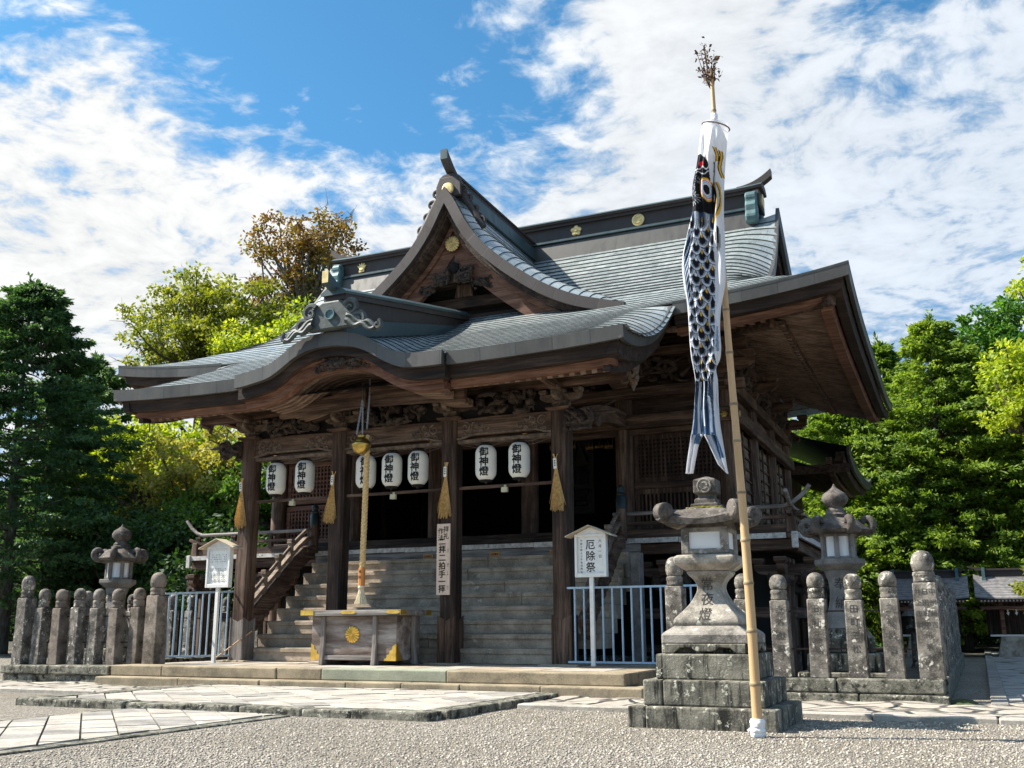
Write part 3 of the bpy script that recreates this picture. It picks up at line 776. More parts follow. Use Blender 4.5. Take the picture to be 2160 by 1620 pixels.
for s in (-1, 1):
    scroll(mb, (s*.36, 11.90, 5.46), .13, 1.4, .045, sgn=s); scroll(mb, (s*.50, 11.92, 5.26), .12, 1.4, .05, sgn=s)
    t = np.linspace(0, 1, 14); mb.tube(np.c_[s*(.3+.55*t), np.full(14, 11.93), 5.34-.24*t+.03*np.sin(t*12)], .07*(1-.45*t), 8)
    mb.tube(np.c_[s*(.3+.5*t), np.full(14, 11.88), 5.24-.16*t+.03*np.sin(t*12+1)], .05*(1-.4*t), 8); scroll(mb, (s*.82, 11.92, 5.14), .07, 1.2, .035, sgn=s)
mb.build('porch_ridge_scroll', 'dark_patina', HALL, smooth=True, sides=True)
flat = MB(); flat.lathe([(.085, 0), (.085, .03), (.07, .03), (.06, .012), (.01, .012)], (0, 0, 0), 20); flat.v = [(x, 11.90-z, 5.40+y) for x, y, z in flat.v]; flat.build('porch_ridge_disc', 'patina', HALL)
# irimoya gable ends (side pediments) with copper edge
mb, m5, m6 = MB(), MB(), MB()
for s in (-1, 1):
    yy = np.linspace(16.3, 2*YR-16.3, 41); zz = np.array([float(z_prof(y if y < YR else 2*YR-y)) for y in yy])
    mb.add([(s*5.05, y, z-.05) for y, z in zip(yy, zz)]+[(s*5.05, yy[-1], 6.3), (s*5.05, yy[0], 6.3)], [tuple(range(43))])
    ed = []
    for q in yy:
        Y = q if q < YR else 2*YR-q; x = xlim(Y); ed.append((s*x, q, float(roof_z(x, min(Y, YR-.01)))))
    T_ = np.c_[np.full(41, -s), np.zeros(41), np.zeros(41)]
    band(m5, ed, .035, -.30, T_*.07); band(m6, np.array(ed)-[s*.14, 0, 0], -.12, -.55, T_*.1)
mb.build('pediment', 'near_black', HALL, sides=True); m5.build('gable_edge', 'copper_fascia', HALL, sides=True); m6.build('bargeboard', 'wood_dark_y', HALL, sides=True)
# lower roof of the rear wing, seen past the side eave
mb = MB()
yy = np.linspace(24.9, 31, 12)
def wing(s): return [[(s*(6.15-d), y+0*d, 4.72+.5*d+.30*((y-28)/3.1)**4*(1-d/2)**2) for y in yy] for d in (0, .5, 1, 1.5, 2.)]
for s in (-1, 1): mb.grid(wing(s)+[[(s*x, y, z) for y in yy] for x, z in ((2.2, 6.55), (0, 7.0))])
mb.build('wing_roof', 'copper_green', HALL, smooth=True, sides=True)
mb = MB(); mb.box(-4.2, 4.2, 23.5, 30.6, 0, 5.0); mb.build('wing_wall', 'wood_dark_z', HALL)
m5, m6, m7, m8 = MB(), MB(), MB(), MB()
for s in (-1, 1):
    E_ = np.array(wing(s)[0]); T_ = np.c_[np.full(12, -s), np.zeros(12), np.zeros(12)]
    band(m5, E_, .03, -.2, T_*.06); band(m6, E_-[s*.12, 0, 0], -.12, -.34, T_*.2); band(m7, E_-[s*.42, 0, 0], -.24, -.40, T_*.14)
    m8.grid([[(s*x, y, z) for y in yy] for x, z in ((5.6, 4.46), (4.3, 4.95))])
    m8.box(min(s*4.0, s*6.1), max(s*4.0, s*6.1), 24.95, 25.06, 4.42, 4.62)
m5.build('wing_eave_edge', 'copper_fascia', HALL, sides=True); m6.build('wing_underlayer', 'wood_dark_y', HALL, sides=True); m7.build('wing_eave_board', 'wood_mid_y', HALL, sides=True)
for y in np.arange(25.2, 30.6, .2):
    m8.bar((5.62, y, 4.44), (4.3, y, 4.86), .07, .09)
m8.build('wing_soffit', 'wood_dark_y', HALL, sides=True)
# ------------------------------------------------------------------ eaves: soffit boards and rafters
YW, XW, ZV = 17.2, 4.78, 2.24                        # wall line, half width, veranda floor
ROWY = [17.2, 19.27, 21.34, 23.4]
def side_under(d, y):   # underside height at distance d in from side eave
    return ZE-.44+.31*(np.abs(y-20.07)/5.33)**4*np.clip(1-d/2.2, 0, 1)+.30*d
mb = MB()
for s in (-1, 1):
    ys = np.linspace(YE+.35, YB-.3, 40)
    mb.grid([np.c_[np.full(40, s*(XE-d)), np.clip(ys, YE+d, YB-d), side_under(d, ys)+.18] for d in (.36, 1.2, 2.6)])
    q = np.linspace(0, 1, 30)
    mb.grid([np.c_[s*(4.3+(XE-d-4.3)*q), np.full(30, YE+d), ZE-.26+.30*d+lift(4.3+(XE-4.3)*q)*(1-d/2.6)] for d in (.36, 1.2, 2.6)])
mb.build('eave_soffit', 'near_black', HALL, smooth=True, sides=True)
r1, r2 = MB(), MB()
for s in (-1, 1):
    for y in np.arange(YE+.5, YB-.4, .20):
        d0, d1 = .46, min(2.5, y-YE if y < 17.2 else 2.5, YB-y)
        if d1 > .6: r1.bar((s*(XE-d0), y, side_under(d0, y)+.03), (s*(XE-min(1.3, d1)), y, side_under(min(1.3, d1), y)+.03), .065, .10)
        if d1 > 1.3: r1.bar((s*(XE-1.18), y, side_under(1.18, y)-.02), (s*(XE-d1), y, side_under(d1, y)-.02), .07, .11)
    for x in np.arange(4.3, XE-.5, .20):
        zl = lambda d: ZE-.44+.30*d+float(lift(x))*(1-d/2.6)
        d1 = min(2.5, XE-x)
        if d1 > .6: r2.bar((s*x, YE+.46, zl(.46)+.03), (s*x, YE+min(1.3, d1), zl(min(1.3, d1))+.03), .065, .10)
        if d1 > 1.3: r2.bar((s*x, YE+1.18, zl(1.18)-.02), (s*x, YE+d1, zl(d1)-.02), .07, .11)
r1.build('rafter_row', 'wood_rafter', HALL, sides=True); r2.build('rafter_row', 'wood_rafter', HALL, sides=True)
for s in (-1, 1):
    mb = MB(); ys = np.linspace(YE+1.25, YB-1.25, 20)
    mb.grid([np.c_[np.full(20, s*(XE-a)), ys, side_under(1.22, ys)+b] for a, b in ((1.16, .02), (1.16, -.06), (1.27, -.06), (1.27, .02))])
    mb.build('rafter_ledge', 'wood_mid_y', HALL)
    mb = MB(); mb.bar((s*(XE-.3), YE+.3, ZE-.30+.2), (s*(XW-.1), YW-.1, 6.05), .16, .24); mb.bar((s*(XE-1.3), YE+1.3, 5.72), (s*XW, YW, 6.0), .18, .28)
    mb.build('corner_rafter', 'wood_mid_y', HALL, bevel=.01)
# porch rafters and soffit
mb, m2 = MB(), MB()
q = np.linspace(-4.2, 4.2, 40)
m2.grid([np.c_[q, np.full(40, y), z+0*q] for y, z in ((YP+.35, 4.37), (13.6, 4.78), (17.0, 5.8))]); m2.build('porch_soffit', 'wood_dark_y', HALL)
for x in np.arange(-4.15, 4.2, .165):
    if abs(x+.02) < 1.62: continue
    mb.bar((x, YP+.40, 4.20+.06), (x, 13.9, 4.63), .075, .10)
mb.build('porch_rafter_row', 'wood_rafter', HALL, sides=True)

# ------------------------------------------------------------------ walls of the hall
mb = MB()
mb.box(-XW, XW, 23.3, 23.4, 2.2, 6.2); mb.box(-XW, -XW+.08, YW+.1, 23.3, 2.2, 6.2); mb.box(XW-.12, XW-.04, YW+.1, 23.3, 2.2, 6.2)
mb.build('room_wall', 'near_black', HALL)
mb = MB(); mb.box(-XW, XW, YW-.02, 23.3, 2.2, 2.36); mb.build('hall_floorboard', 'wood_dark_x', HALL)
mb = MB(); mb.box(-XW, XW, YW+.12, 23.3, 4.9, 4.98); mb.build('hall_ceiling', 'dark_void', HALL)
mb = MB()
mb.box(-XW, XW, YW+.04, YW+.10, 4.56, 6.1); mb.build('wall_boarding', 'wood_dark_x', HALL)
mb = MB(); mb.box(XW-.05, XW+.03, YW, 23.4, 4.5, 6.1); mb.build('wall_boarding', 'wood_mid_y', HALL)
mb = MB(); mb.box(-XW-.03, -XW+.05, YW, 23.4, 2.24, 6.1); mb.build('wall_boarding', 'wood_mid_y', HALL)
def column(x, y, m='wood_mid_z'):
    mb = MB(); mb.lathe([(.165, 2.24), (.165, 5.10), (.14, 5.16)], (x, y, 0), 20)
    return mb.build('hall_column', m, HALL, smooth=True)
CX = [-4.78, -2.88, -1.0, 1.0, 2.88, 4.78]
for x in CX: column(x, YW, 'wood_mid_z')
for y in ROWY[1:]:
    column(XW, y); column(-XW, y)
def hbeam(name, x0, x1, y0, y1, z0, z1, m, bev=.012): 
    mb = MB(); mb.box(x0, x1, y0, y1, z0, z1); return mb.build(name, m, HALL, bevel=bev)
hbeam('tie_beam', -5.0, 5.0, YW-.23, YW-.10, 4.30, 4.54, 'wood_mid_x'); hbeam('tie_beam', -5.15, 5.15, YW-.2, YW-.06, 4.86, 5.06, 'wood_mid_x')
hbeam('head_rail', -4.7, 4.7, YW-.1, YW+.02, 4.2, 4.30, 'wood_mid_x')
hbeam('wall_plate', -5.2, 5.2, YW-.1, YW+.1, 5.62, 5.80, 'wood_mid_x')
hbeam('tie_beam', XW+.10, XW+.23, YW-.35, 23.6, 4.30, 4.54, 'wood_mid_y'); hbeam('tie_beam', XW+.06, XW+.2, YW-.4, 23.6, 4.86, 5.06, 'wood_mid_y')
hbeam('wall_plate', XW-.1, XW+.1, YW-.3, 23.7, 5.62, 5.80, 'wood_mid_y')
hbeam('threshold', -4.78, 4.78, YW-.24, YW-.08, 2.36, 2.50, 'wood_dark_x'); hbeam('threshold_step', -5.2, 5.2, YW-.5, YW-.2, 2.26, 2.40, 'wood_dark_x')
hbeam('threshold', XW+.08, XW+.22, YW-.1, 23.5, 2.36, 2.50, 'wood_dark_y')
for x in CX:
    mb = MB()
    for k in range(6): q = k*math.pi/3; mb.lathe([(.03, 0), (.03, .012), (.01, .022)], (.036*math.cos(q), .036*math.sin(q), 0), 8)
    mb.lathe([(.025, 0), (.02, .04), (.003, .045)], (0, 0, 0), 8)
    mb.v = [(x+a, YW-.235-c_, 4.42+b) for a, b, c_ in mb.v]; mb.build('beam_rosette', 'brass', HALL)
mb = MB()
for k in range(6): q = k*math.pi/3; mb.lathe([(.03, 0), (.03, .012), (.01, .022)], (.036*math.cos(q), .036*math.sin(q), 0), 8)
mb.v = [(XW+.235+c_, YW-.1+a, 4.42+b) for a, b, c_ in mb.v]; mb.build('beam_rosette', 'brass', HALL)
# bracket sets under the eaves
def bracket(name, x, y, z, m='wood_mid_x', out=None, s=1., arms=True):
    mb = MB()
    mb.sq([(.13*s, 0), (.19*s, .09*s), (.19*s, .17*s)], (x, y, z))
    z1 = z+.17*s
    for ax in (0, 1):
        L = .55*s
        prof = [(-L, .20*s), (-L, .10*s), (-L*.8, .03*s), (-L*.45, 0), (L*.45, 0), (L*.8, .03*s), (L, .10*s), (L, .20*s)]
        if ax == 0: mb.prism([(x+p, z1+q) for p, q in prof], 1, y-.07*s, y+.07*s)
        else: mb.prism([(y+p, z1+q) for p, q in prof], 0, x-.07*s, x+.07*s)
    for dx, dy in ((-.46, 0), (.46, 0), (0, -.46), (0, .46), (0, 0)):
        mb.sq([(.075*s, 0), (.11*s, .05*s), (.11*s, .12*s)], (x+dx*s, y+dy*s, z1+.20*s))
    return mb.build(name, m, HALL, bevel=.008)
for x in CX: bracket('bracket_set', x, YW-.05, 5.06, 'wood_mid_x')
for y in ROWY[1:]: bracket('bracket_set', XW+.05, y, 5.06, 'wood_mid_x')
for y in ROWY:
    for k, (zz, ln) in enumerate(((4.98, .26), (5.28, .36))):
        mb = MB(); t = np.linspace(0, 1, 8)
        mb.tube(np.c_[XW+.1+ln*t, np.full(8, y), zz+.16*np.sin(t*2.6)-.02], .10*(1-.6*t), 8); scroll(mb, (XW+.08+ln, y, zz+.02), .07, 1.2, .04)
        mb.build('nosing_carving', 'carved_wood', HALL, smooth=True)
for a, b in zip(ROWY[:-1], ROWY[1:]):
    mb = MB(); n0 = mb.n
    carving(mb, a+.45, b-.45, 0, 5.08, 5.55, int(a*7), 22, .07, .12)
    mb.v = [(XW+.06-y, x, z) for x, y, z in mb.v]; mb.build('frieze_carving', 'carved_wood', HALL, smooth=True)
for a, b in zip(CX[:-1], CX[1:]):
    if a < -2 or a > 0:
        mb = MB(); carving(mb, a+.4, b-.4, YW-.02, 5.08, 5.56, int(a*7)+50, 22, .07, .12); mb.build('frieze_carving', 'carved_wood', HALL, smooth=True)
# lattice shutters in the outer bays, plain battens below on the right
def lattice(name, x0, x1, z0, z1, step, m, y=YW+.02, w=.032, vert_only=False):
    mb = MB(); mb.box(x0, x1, y, y+.05, z0, z0+.09); mb.box(x0, x1, y, y+.05, z1-.09, z1); mb.box(x0, x0+.09, y, y+.05, z0+.09, z1-.09); mb.box(x1-.09, x1, y, y+.05, z0+.09, z1-.09)
    for x in np.arange(x0+.09+step/2, x1-.09, step): mb.box(x-w/2, x+w/2, y+.006, y+.03, z0+.09, z1-.09)
    if not vert_only:
        for z in np.arange(z0+.09+step/2, z1-.09, step): mb.box(x0+.09, x1-.09, y+.016, y+.042, z-w/2, z+w/2)
    return mb.build(name, m, HALL)
lattice('lattice_shutter', -4.6, -3.05, 2.52, 3.30, .085, 'wood_red_x'); lattice('lattice_shutter', -4.6, -3.05, 3.34, 4.2, .085, 'wood_red_x')
lattice('lattice_shutter', 3.05, 4.6, 2.52, 3.22, .075, 'wood_mid_z', vert_only=True); lattice('lattice_shutter', 3.05, 4.6, 3.34, 4.2, .075, 'wood_dark_z')
hbeam('lattice_rail', 3.04, 4.62, YW-.01, YW+.06, 3.22, 3.34, 'wood_mid_x')
mb = MB(); mb.box(3.04, 4.62, YW+.08, YW+.10, 2.5, 4.22); mb.box(-4.62, -3.04, YW+.09, YW+.11, 2.5, 4.22); mb.build('shutter_backing', 'near_black', HALL, sides=True)
# side bays: barred timber panels
for a, b in zip(ROWY[:-1], ROWY[1:]):
    mb = MB(); mb.box(XW-.03, XW+.01, a+.2, b-.2, 2.5, 4.3); mb.build('wall_panel_board', 'wood_rail', HALL)
    mb = MB()
    for z in np.arange(2.62, 4.3, .21): mb.box(XW+.012, XW+.045, a+.2, b-.2, z-.018, z+.018)
    for y in (a+.2, (a+b)/2-.05, b-.28): mb.box(XW+.046, XW+.07, y, y+.08, 2.5, 4.3)
    mb.build('wall_panel_batten', 'wood_mid_y', HALL)
# dim things inside the open bays: hanging ornaments, tall hanging name cloth, stands
def hanging_ornament(x, y, z):
    mb = MB()
    for k in range(3): mb.box(x-.26+.19*k, x-.10+.19*k, y, y+.1, z+.02*(k % 2), z+.06+.02*(k % 2))
    for k in range(9): mb.tube([(x-.25+.065*k, y-.02, z+.05), (x-.25+.065*k+.02*(-1)**k, y-.02, z+.12+.03*(k % 3))], [.016, .008], 5)
    return mb.build('hanging_ornament', 'brass', HALL)
hanging_ornament(1.55, 17.5, 4.12); hanging_ornament(2.25, 17.6, 4.08)
mb = MB(); mb.box(1.25, 1.80, 18.6, 18.63, 3.0, 4.5); mb.build('name_cloth', 'near_black', HALL)
plain('dim_ink', (.055, .055, .065), .9, bmp=0)
mb = MB(); write_col(mb, '八幡宮', 1.52, 4.42, .42, lambda u, w: (u, 18.59, w), .012); mb.build('name_lettering', 'dim_ink', HALL)
# ------------------------------------------------------------------ veranda
mb = MB(); mb.box(-6.02, 6.02, 15.95, YW+.05, 2.16, 2.235); mb.box(XW, 6.02, YW+.05, 23.8, 2.16, 2.235); mb.box(-6.02, -XW, YW+.05, 23.8, 2.16, 2.235); mb.build('veranda_floorboard', 'wood_mid_y', HALL)
mb = MB()
for k, x in enumerate(np.linspace(-6.05, 5.0, 14)): mb.box(x, min(6.05, x+.842), 15.90, 15.948, 2.152+.004*(k % 3), 2.236+.003*(k % 2))
mb.build('veranda_edge_strip', 'wood_edge', HALL) if 'wood_edge' in MATS else None
stone('peeling_white', (.62, .60, .56), (.42, .40, .37), (.10, .09, .08), .60, 7., .35, bmp=.4)
if 'wood_edge' not in MATS: mb.build('veranda_edge_strip', 'peeling_white', HALL)
mb = MB()
for y in np.arange(15.95, 23.6, .9): mb.box(6.022, 6.07, y, y+.893, 2.152, 2.238)
mb.build('veranda_edge_strip', 'peeling_white', HALL)
hbeam('veranda_edge_beam', -6.0, 6.0, 16.0, 16.15, 1.98, 2.155, 'wood_mid_x'); hbeam('veranda_edge_beam', 5.82, 5.97, 16.15, 23.8, 1.98, 2.155, 'wood_mid_y'); hbeam('veranda_edge_beam', -5.97, -5.82, 16.15, 23.8, 1.98, 2.155, 'wood_mid_y')
for x, y in [(5.75, 16.2), (3.9, 16.2), (-5.75, 16.2), (-4.0, 16.2), (5.75, 18.3), (5.75, 20.4), (5.75, 22.5), (-5.75, 18.3)]:
    mb = MB(); mb.lathe([(.13, .05), (.13, 1.45)], (x, y, 0), 14); mb.build('veranda_post', 'wood_mid_z', HALL, smooth=True)
    bracket('veranda_bracket', x, y, 1.45, 'wood_mid_x', s=.85)
    mb = MB(); scroll(mb, (x-.02, y-.3, 1.52), .15, 1.1, .075, sgn=-1); scroll(mb, (x+.3, y-.05, 1.56), .13, 1.1, .06, axis='x', sgn=-1); mb.build('veranda_bracket_scroll', 'carved_wood', HALL, smooth=True)
hbeam('underfloor_tie', 3.4, 5.9, 16.14, 16.26, .95, 1.12, 'wood_mid_x'); hbeam('underfloor_tie', -5.9, -3.2, 16.14, 16.26, .95, 1.12, 'wood_mid_x'); hbeam('underfloor_tie', 3.4, 5.9, 16.14, 16.24, .42, .54, 'wood_dark_x')
hbeam('underfloor_tie', 5.70, 5.82, 16.3, 23.5, .95, 1.12, 'wood_mid_y')
mb = MB(); mb.box(-XW, XW, YW, YW+.05, 0, 2.16); mb.box(XW-.05, XW, YW+.05, 23.4, 0, 2.16); mb.build('underfloor_boarding', 'near_black', HALL)
mb = MB(); mb.box(-5.3, 5.3, 16.75, 23.6, 0, .34); mb.build('hall_footing_stone', 'granite_mossy', HALL, bevel=.03)
# railings
def railing(name, side):
    top, mid, low, posts = MB(), MB(), MB(), MB()
    if side == 'front_right': A, B, c = (3.0, 16.05), (5.97, 16.05), 0
    elif side == 'front_left': A, B, c = (-3.0, 16.05), (-5.97, 16.05), 0
    else: A, B, c = (5.92, 15.98), (5.92, 23.6), 1
    def L(t): return (A[0]+(B[0]-A[0])*t, A[1]+(B[1]-A[1])*t)
    n = 24; T = np.linspace(0, 1.0, n); up = lambda t: .10*np.clip((t-.93)/.09, 0, 2)**2 if side != 'side' else .10*np.clip((.04-t)/.06, 0, 2)**2
    ext = np.linspace(0, 1.09, n) if side != 'side' else np.linspace(-.045, 1, n)
    P3 = [(*L(t), 2.66+up(t)) for t in ext]; top.tube(P3, .034, 10)
    P2 = [(*L(t), 2.49+.5*up(t)) for t in (np.linspace(0, 1.05, n) if side != 'side' else np.linspace(-.025, 1, n))]
    for a, b in zip(P2[:-1], P2[1:]): mid.bar(a, b, .07, .055)
    a, b = L(0), L(1.0); low.bar((*a, 2.31), (*b, 2.31), .10, .13)
    for t in np.linspace(.06, .97, 4 if side != 'side' else 8):
        x, y = L(t); posts = MB(); posts.box(x-.04, x+.04, y-.04, y+.04, 2.37, 2.47); posts.box(x-.035, x+.035, y-.035, y+.035, 2.52, 2.6, .01, .01); posts.box(x-.06, x+.06, y-.05, y+.05, 2.59, 2.63); posts.build('veranda_rail_strut', 'wood_mid_z', HALL)
    o = top.build('veranda_rail', 'wood_grey_x', HALL, smooth=True)
    mid.build('veranda_rail', 'wood_mid_x', HALL); low.build('veranda_sill_rail', 'wood_mid_x', HALL)
for s_ in ('front_right', 'front_left', 'side'): railing('r', s_)
for s in (-1, 1):
    mb = MB(); mb.box(s*5.92-.08, s*5.92+.08, 15.94, 16.10, 2.24, 2.50, .02, .02); mb.build('railing_corner_block', 'wood_mid_z', HALL, bevel=.01); mb = MB(); mb.box(s*5.98-.05, s*5.98+.05, 15.86, 15.90, 2.0, 2.25); mb.build('corner_end_cap', 'peeling_white', HALL, bevel=.01)

# ------------------------------------------------------------------ porch pillars, beams, carvings
PX = [-2.92, -1.045, 1.045, 2.92]; PYC = 13.88
for i, x in enumerate(PX):
    h = .135; c = .03
    mb = MB(); pl = [(x-h+c, PYC-h), (x+h-c, PYC-h), (x+h, PYC-h+c), (x+h, PYC+h-c), (x+h-c, PYC+h), (x-h+c, PYC+h), (x-h, PYC+h-c), (x-h, PYC-h+c)]
    mb.prism(pl, 2, .30, 4.02); pil = mb.build('porch_pillar', 'wood_dark_z' if i else 'wood_mid_z', HALL)
    mb = MB(); g = .155
    def side(k, n=7):
        pts = []
        for t in np.linspace(-1, 1, n): pts.append((t*g, .93+.06*abs(t)**.8 if abs(t) < .99 else 1.0))
        return pts
    for ax, sg in ((1, -1), (1, 1), (0, -1), (0, 1)):
        top = side(0)
        poly = [(-g, .30), (g, .30)]+[(u, w) for u, w in top[::-1]]
        if ax == 1: mb.prism([(x+u, w) for u, w in poly], 1, PYC+sg*g-.012*sg, PYC+sg*(g-.03))
        else: mb.prism([(PYC+u, w) for u, w in poly], 0, x+sg*g-.012*sg, x+sg*(g-.03))
    mb.build('pillar_foot_sheath', 'wood_grey_z' if i < 1 else 'wood_mid_z', pil)
    mb = MB(); mb.box(x-.3, x+.3, PYC-.3, PYC+.3, .28, .312); mb.build('pillar_plinth', 'step_grey', pil, bevel=.008)
    mb = MB(); mb.sq([(.145, 0), (.19, .02), (.2, .05)], (x, PYC, 4.02)); mb.build('pillar_collar', 'wood_mid_x', pil, bevel=.006)
    bracket('porch_bracket_set', x, PYC, 4.07, 'carved_pale', s=.62); 
    mb = MB(); mb.bar((x, PYC-.1, 4.36), (x, PYC-.75, 4.42), .12, .14); mb.build('bracket_arm', 'wood_mid_y', HALL, bevel=.02)
# rainbow beams with carved scroll faces
for a, b, m in ((PX[0], PX[1], 'wood_mid_x'), (PX[1], PX[2], 'wood_mid_x'), (PX[2], PX[3], 'wood_mid_x')):
    w0, w1 = a+.135, b-.135; xs = np.linspace(w0, w1, 25); u = (xs-w0)/(w1-w0)
    top = 4.02+.02*np.sin(u*math.pi); bot = 3.70+.055*np.clip(np.sin(u*math.pi)*2.2, 0, 1)**2
    mb = MB(); ribbon(mb, np.c_[xs, top], np.c_[xs, bot], 13.79, 13.97); o = mb.build('rainbow_beam', m, HALL, bevel=.012)
    mb = MB(); ribbon(mb, np.c_[xs, bot+.028], np.c_[xs, bot-.0], 13.765, 13.788); mb.box(w0, w1, 13.80, 13.95, 3.645, 3.698); mb.build('beam_moulding', 'carved_pale', o)
    mb = MB(); g = np.random.default_rng(int(a*10)+90)
    for sgn, xe in ((1, w0), (-1, w1)):
        for dx, dz, r in ((.15, 3.90, .085), (.30, 3.93, .06), (.28, 3.83, .05), (.42, 3.90, .05), (.42, 3.81, .04), (.52, 3.86, .045), (.12, 3.77, .05)):
            scroll(mb, (xe+sgn*dx, 13.785, dz), r, 1.5, .016, sgn=sgn, start=g.uniform(0, 6), n=22)
    mb.build('beam_scroll_carving', 'carved_pale', o, smooth=True)
    mb = MB(); carving(mb, w0+.28, w1-.28, 13.84, 4.06, 4.37, int(a*10)+200, 34, .055, .16); mb.build('dragon_panel_carving', 'carved_wood', HALL, smooth=True)
    mb = MB(); mb.box(w0, w1, 13.90, 13.94, 4.03, 4.42); mb.build('dragon_panel_board', 'near_black', HALL)
hbeam('porch_purlin', -4.05, 4.0, 13.78, 13.98, 4.40, 4.53, 'wood_mid_x'); hbeam('porch_purlin', -3.6, 3.55, 13.06, 13.2, 4.37, 4.47, 'wood_mid_x')
for s in (-1, 1):
    mb = MB()           # carved beast-head nosings at the outer pillars
    x0 = s*3.05; t = np.linspace(0, 1, 9)
    mb.tube(np.c_[x0+s*.5*t, np.full(9, 13.86), 3.86+.05*np.sin(t*3)-.04*t], .15-.07*t+.03*np.sin(t*7), 9)
    mb.tube(np.c_[x0+s*(.28+.5*t), np.full(9, 13.80), 3.95+.16*t**1.5], .022*(1-.5*t), 6); mb.tube(np.c_[x0+s*(.42+.34*t), np.full(9, 13.82), 3.93+.01*t], .04*(1-.5*t), 6)
    carving(mb, min(x0, x0+s*.42), max(x0, x0+s*.42), 13.80, 3.70, 4.0, 300+s, 16, .05, .1)
    for k in range(3): scroll(mb, (x0+s*(.1+.13*k), 13.74, 3.9-.07*k), .06, 1.3, .022, sgn=s, start=k)
    mb.build('beast_head_nosing', 'carved_wood', HALL, smooth=True)
    mb = MB(); t = np.linspace(0, 1, 12)                # curved beams tying the porch to the hall
    for a, b in zip(range(11), range(1, 12)): mb.bar((s*2.92, 13.95+3.1*t[a], 3.86+.60*t[a]+.14*math.sin(t[a]*3.14)), (s*2.92, 13.95+3.1*t[b], 3.86+.60*t[b]+.14*math.sin(t[b]*3.14)), .16, .28)
    mb.build('shrimp_beam', 'wood_mid_y', HALL)
    mb = MB(); carving(mb, s*4.02-.11, s*4.02+.11, 13.95, 4.32, 4.68, 400+s, 12, .05, .1); mb.prism([(s*4.02-.13, 4.72), (s*4.02+.13, 4.72), (s*4.02+.08, 4.45), (s*4.02+.02, 4.26), (s*4.02-.04, 4.42)], 1, 13.96, 14.04); mb.build('bargeboard_pendant', 'carved_pale', HALL, smooth=True, angle=30)
mb = MB(); carving(mb, -.42, .42, YK+.26, 4.62, 4.80, 500, 22, .04, .08)
for s in (-1, 1): scroll(mb, (s*.16, YK+.2, 4.68), .09, 1.4, .028, sgn=s); scroll(mb, (s*.42, YK+.22, 4.66), .07, 1.3, .022, sgn=s)
mb.build('porch_pendant_carving', 'carved_wood', HALL, smooth=True)
mb = MB()
for s in (-1, 1): ribbon(mb, [(s*1.7, 4.33), (s*.9, 4.40), (s*.05, 4.56)], [(s*1.7, 4.16), (s*.9, 4.18), (s*.05, 4.22)], 13.0, 13.1)
mb.build('vault_tie_beam', 'wood_mid_x', HALL, sides=True)
# lantern rail between pillars
for a, b in zip(PX[:-1], PX[1:]):
    mb = MB(); mb.box(a+.135, b-.135, 13.86, 13.92, 2.925, 2.97); r = mb.build('lantern_rail', 'wood_mid_x', HALL, bevel=.004)
    xm = (a+b)/2+.0; mb = MB(); mb.box(xm-.05, xm+.05, 13.80, 13.87, 2.84, 2.92, 0, .01); mb.box(xm-.02, xm+.02, 13.84, 13.9, 2.915, 2.955); mb.build('spotlight', 'cream_metal', r, bevel=.006)

# ------------------------------------------------------------------ stone stairs
STAIRS = thing('stone_stairs', 'broad flight of grey stone steps rising into the shrine porch', 'stairs', (0, 13.93, .3))
TR, RI, N = .25, .2155, 8
for i in range(N):
    y0 = 13.955+TR*i; g = np.random.default_rng(i)
    cuts = [-2.84, .45+g.uniform(-1.5, 1.5), 3.35]
    if i == 0: cuts = [-2.72, 1.16, 2.70]
    for a, b in zip(cuts[:-1], cuts[1:]):
        mb = MB(); mb.box(a+.004, b-.004, y0+g.uniform(-.006, .006), y0+TR+.35 if i < N-1 else 16.1, .3+RI*i if i else .296, .3+RI*(i+1)+g.uniform(-.003, .003)-(0 if i < N-1 else .01))
        mb.box(a+.004, b-.004, y0-.022, y0-.0075, .3+RI*(i+1)-.075, .3+RI*(i+1)-.014); mb.build('step', 'step_grey', STAIRS, bevel=.010, seg=2)
mb = MB(); mb.box(3.50, 3.66, 15.3, 15.52, .3, 1.97); mb.build('stone_slab', 'granite_smooth', STAIRS, bevel=.01)
mb = MB(); mb.box(-2.9, 3.5, 15.915, 15.948, 2.02, 2.148); mb.build('riser_board', 'wood_grey_x', STAIRS, bevel=.004)
for x in (-.46, .86, 2.0):
    mb = MB(); mb.box(x-.1, x+.1, 15.893, 15.912, 2.02, 2.10); s_ = mb.build('small_notice', 'small_sign', STAIRS)
    mb = MB()
    for k, ch_ in enumerate('土足禁止'): write_col(mb, ch_, x-.062+.042*k, 2.085, .042, lambda u, w: (u, 15.889, w), .02)
    mb.build('small_notice_lettering', 'ink', s_)
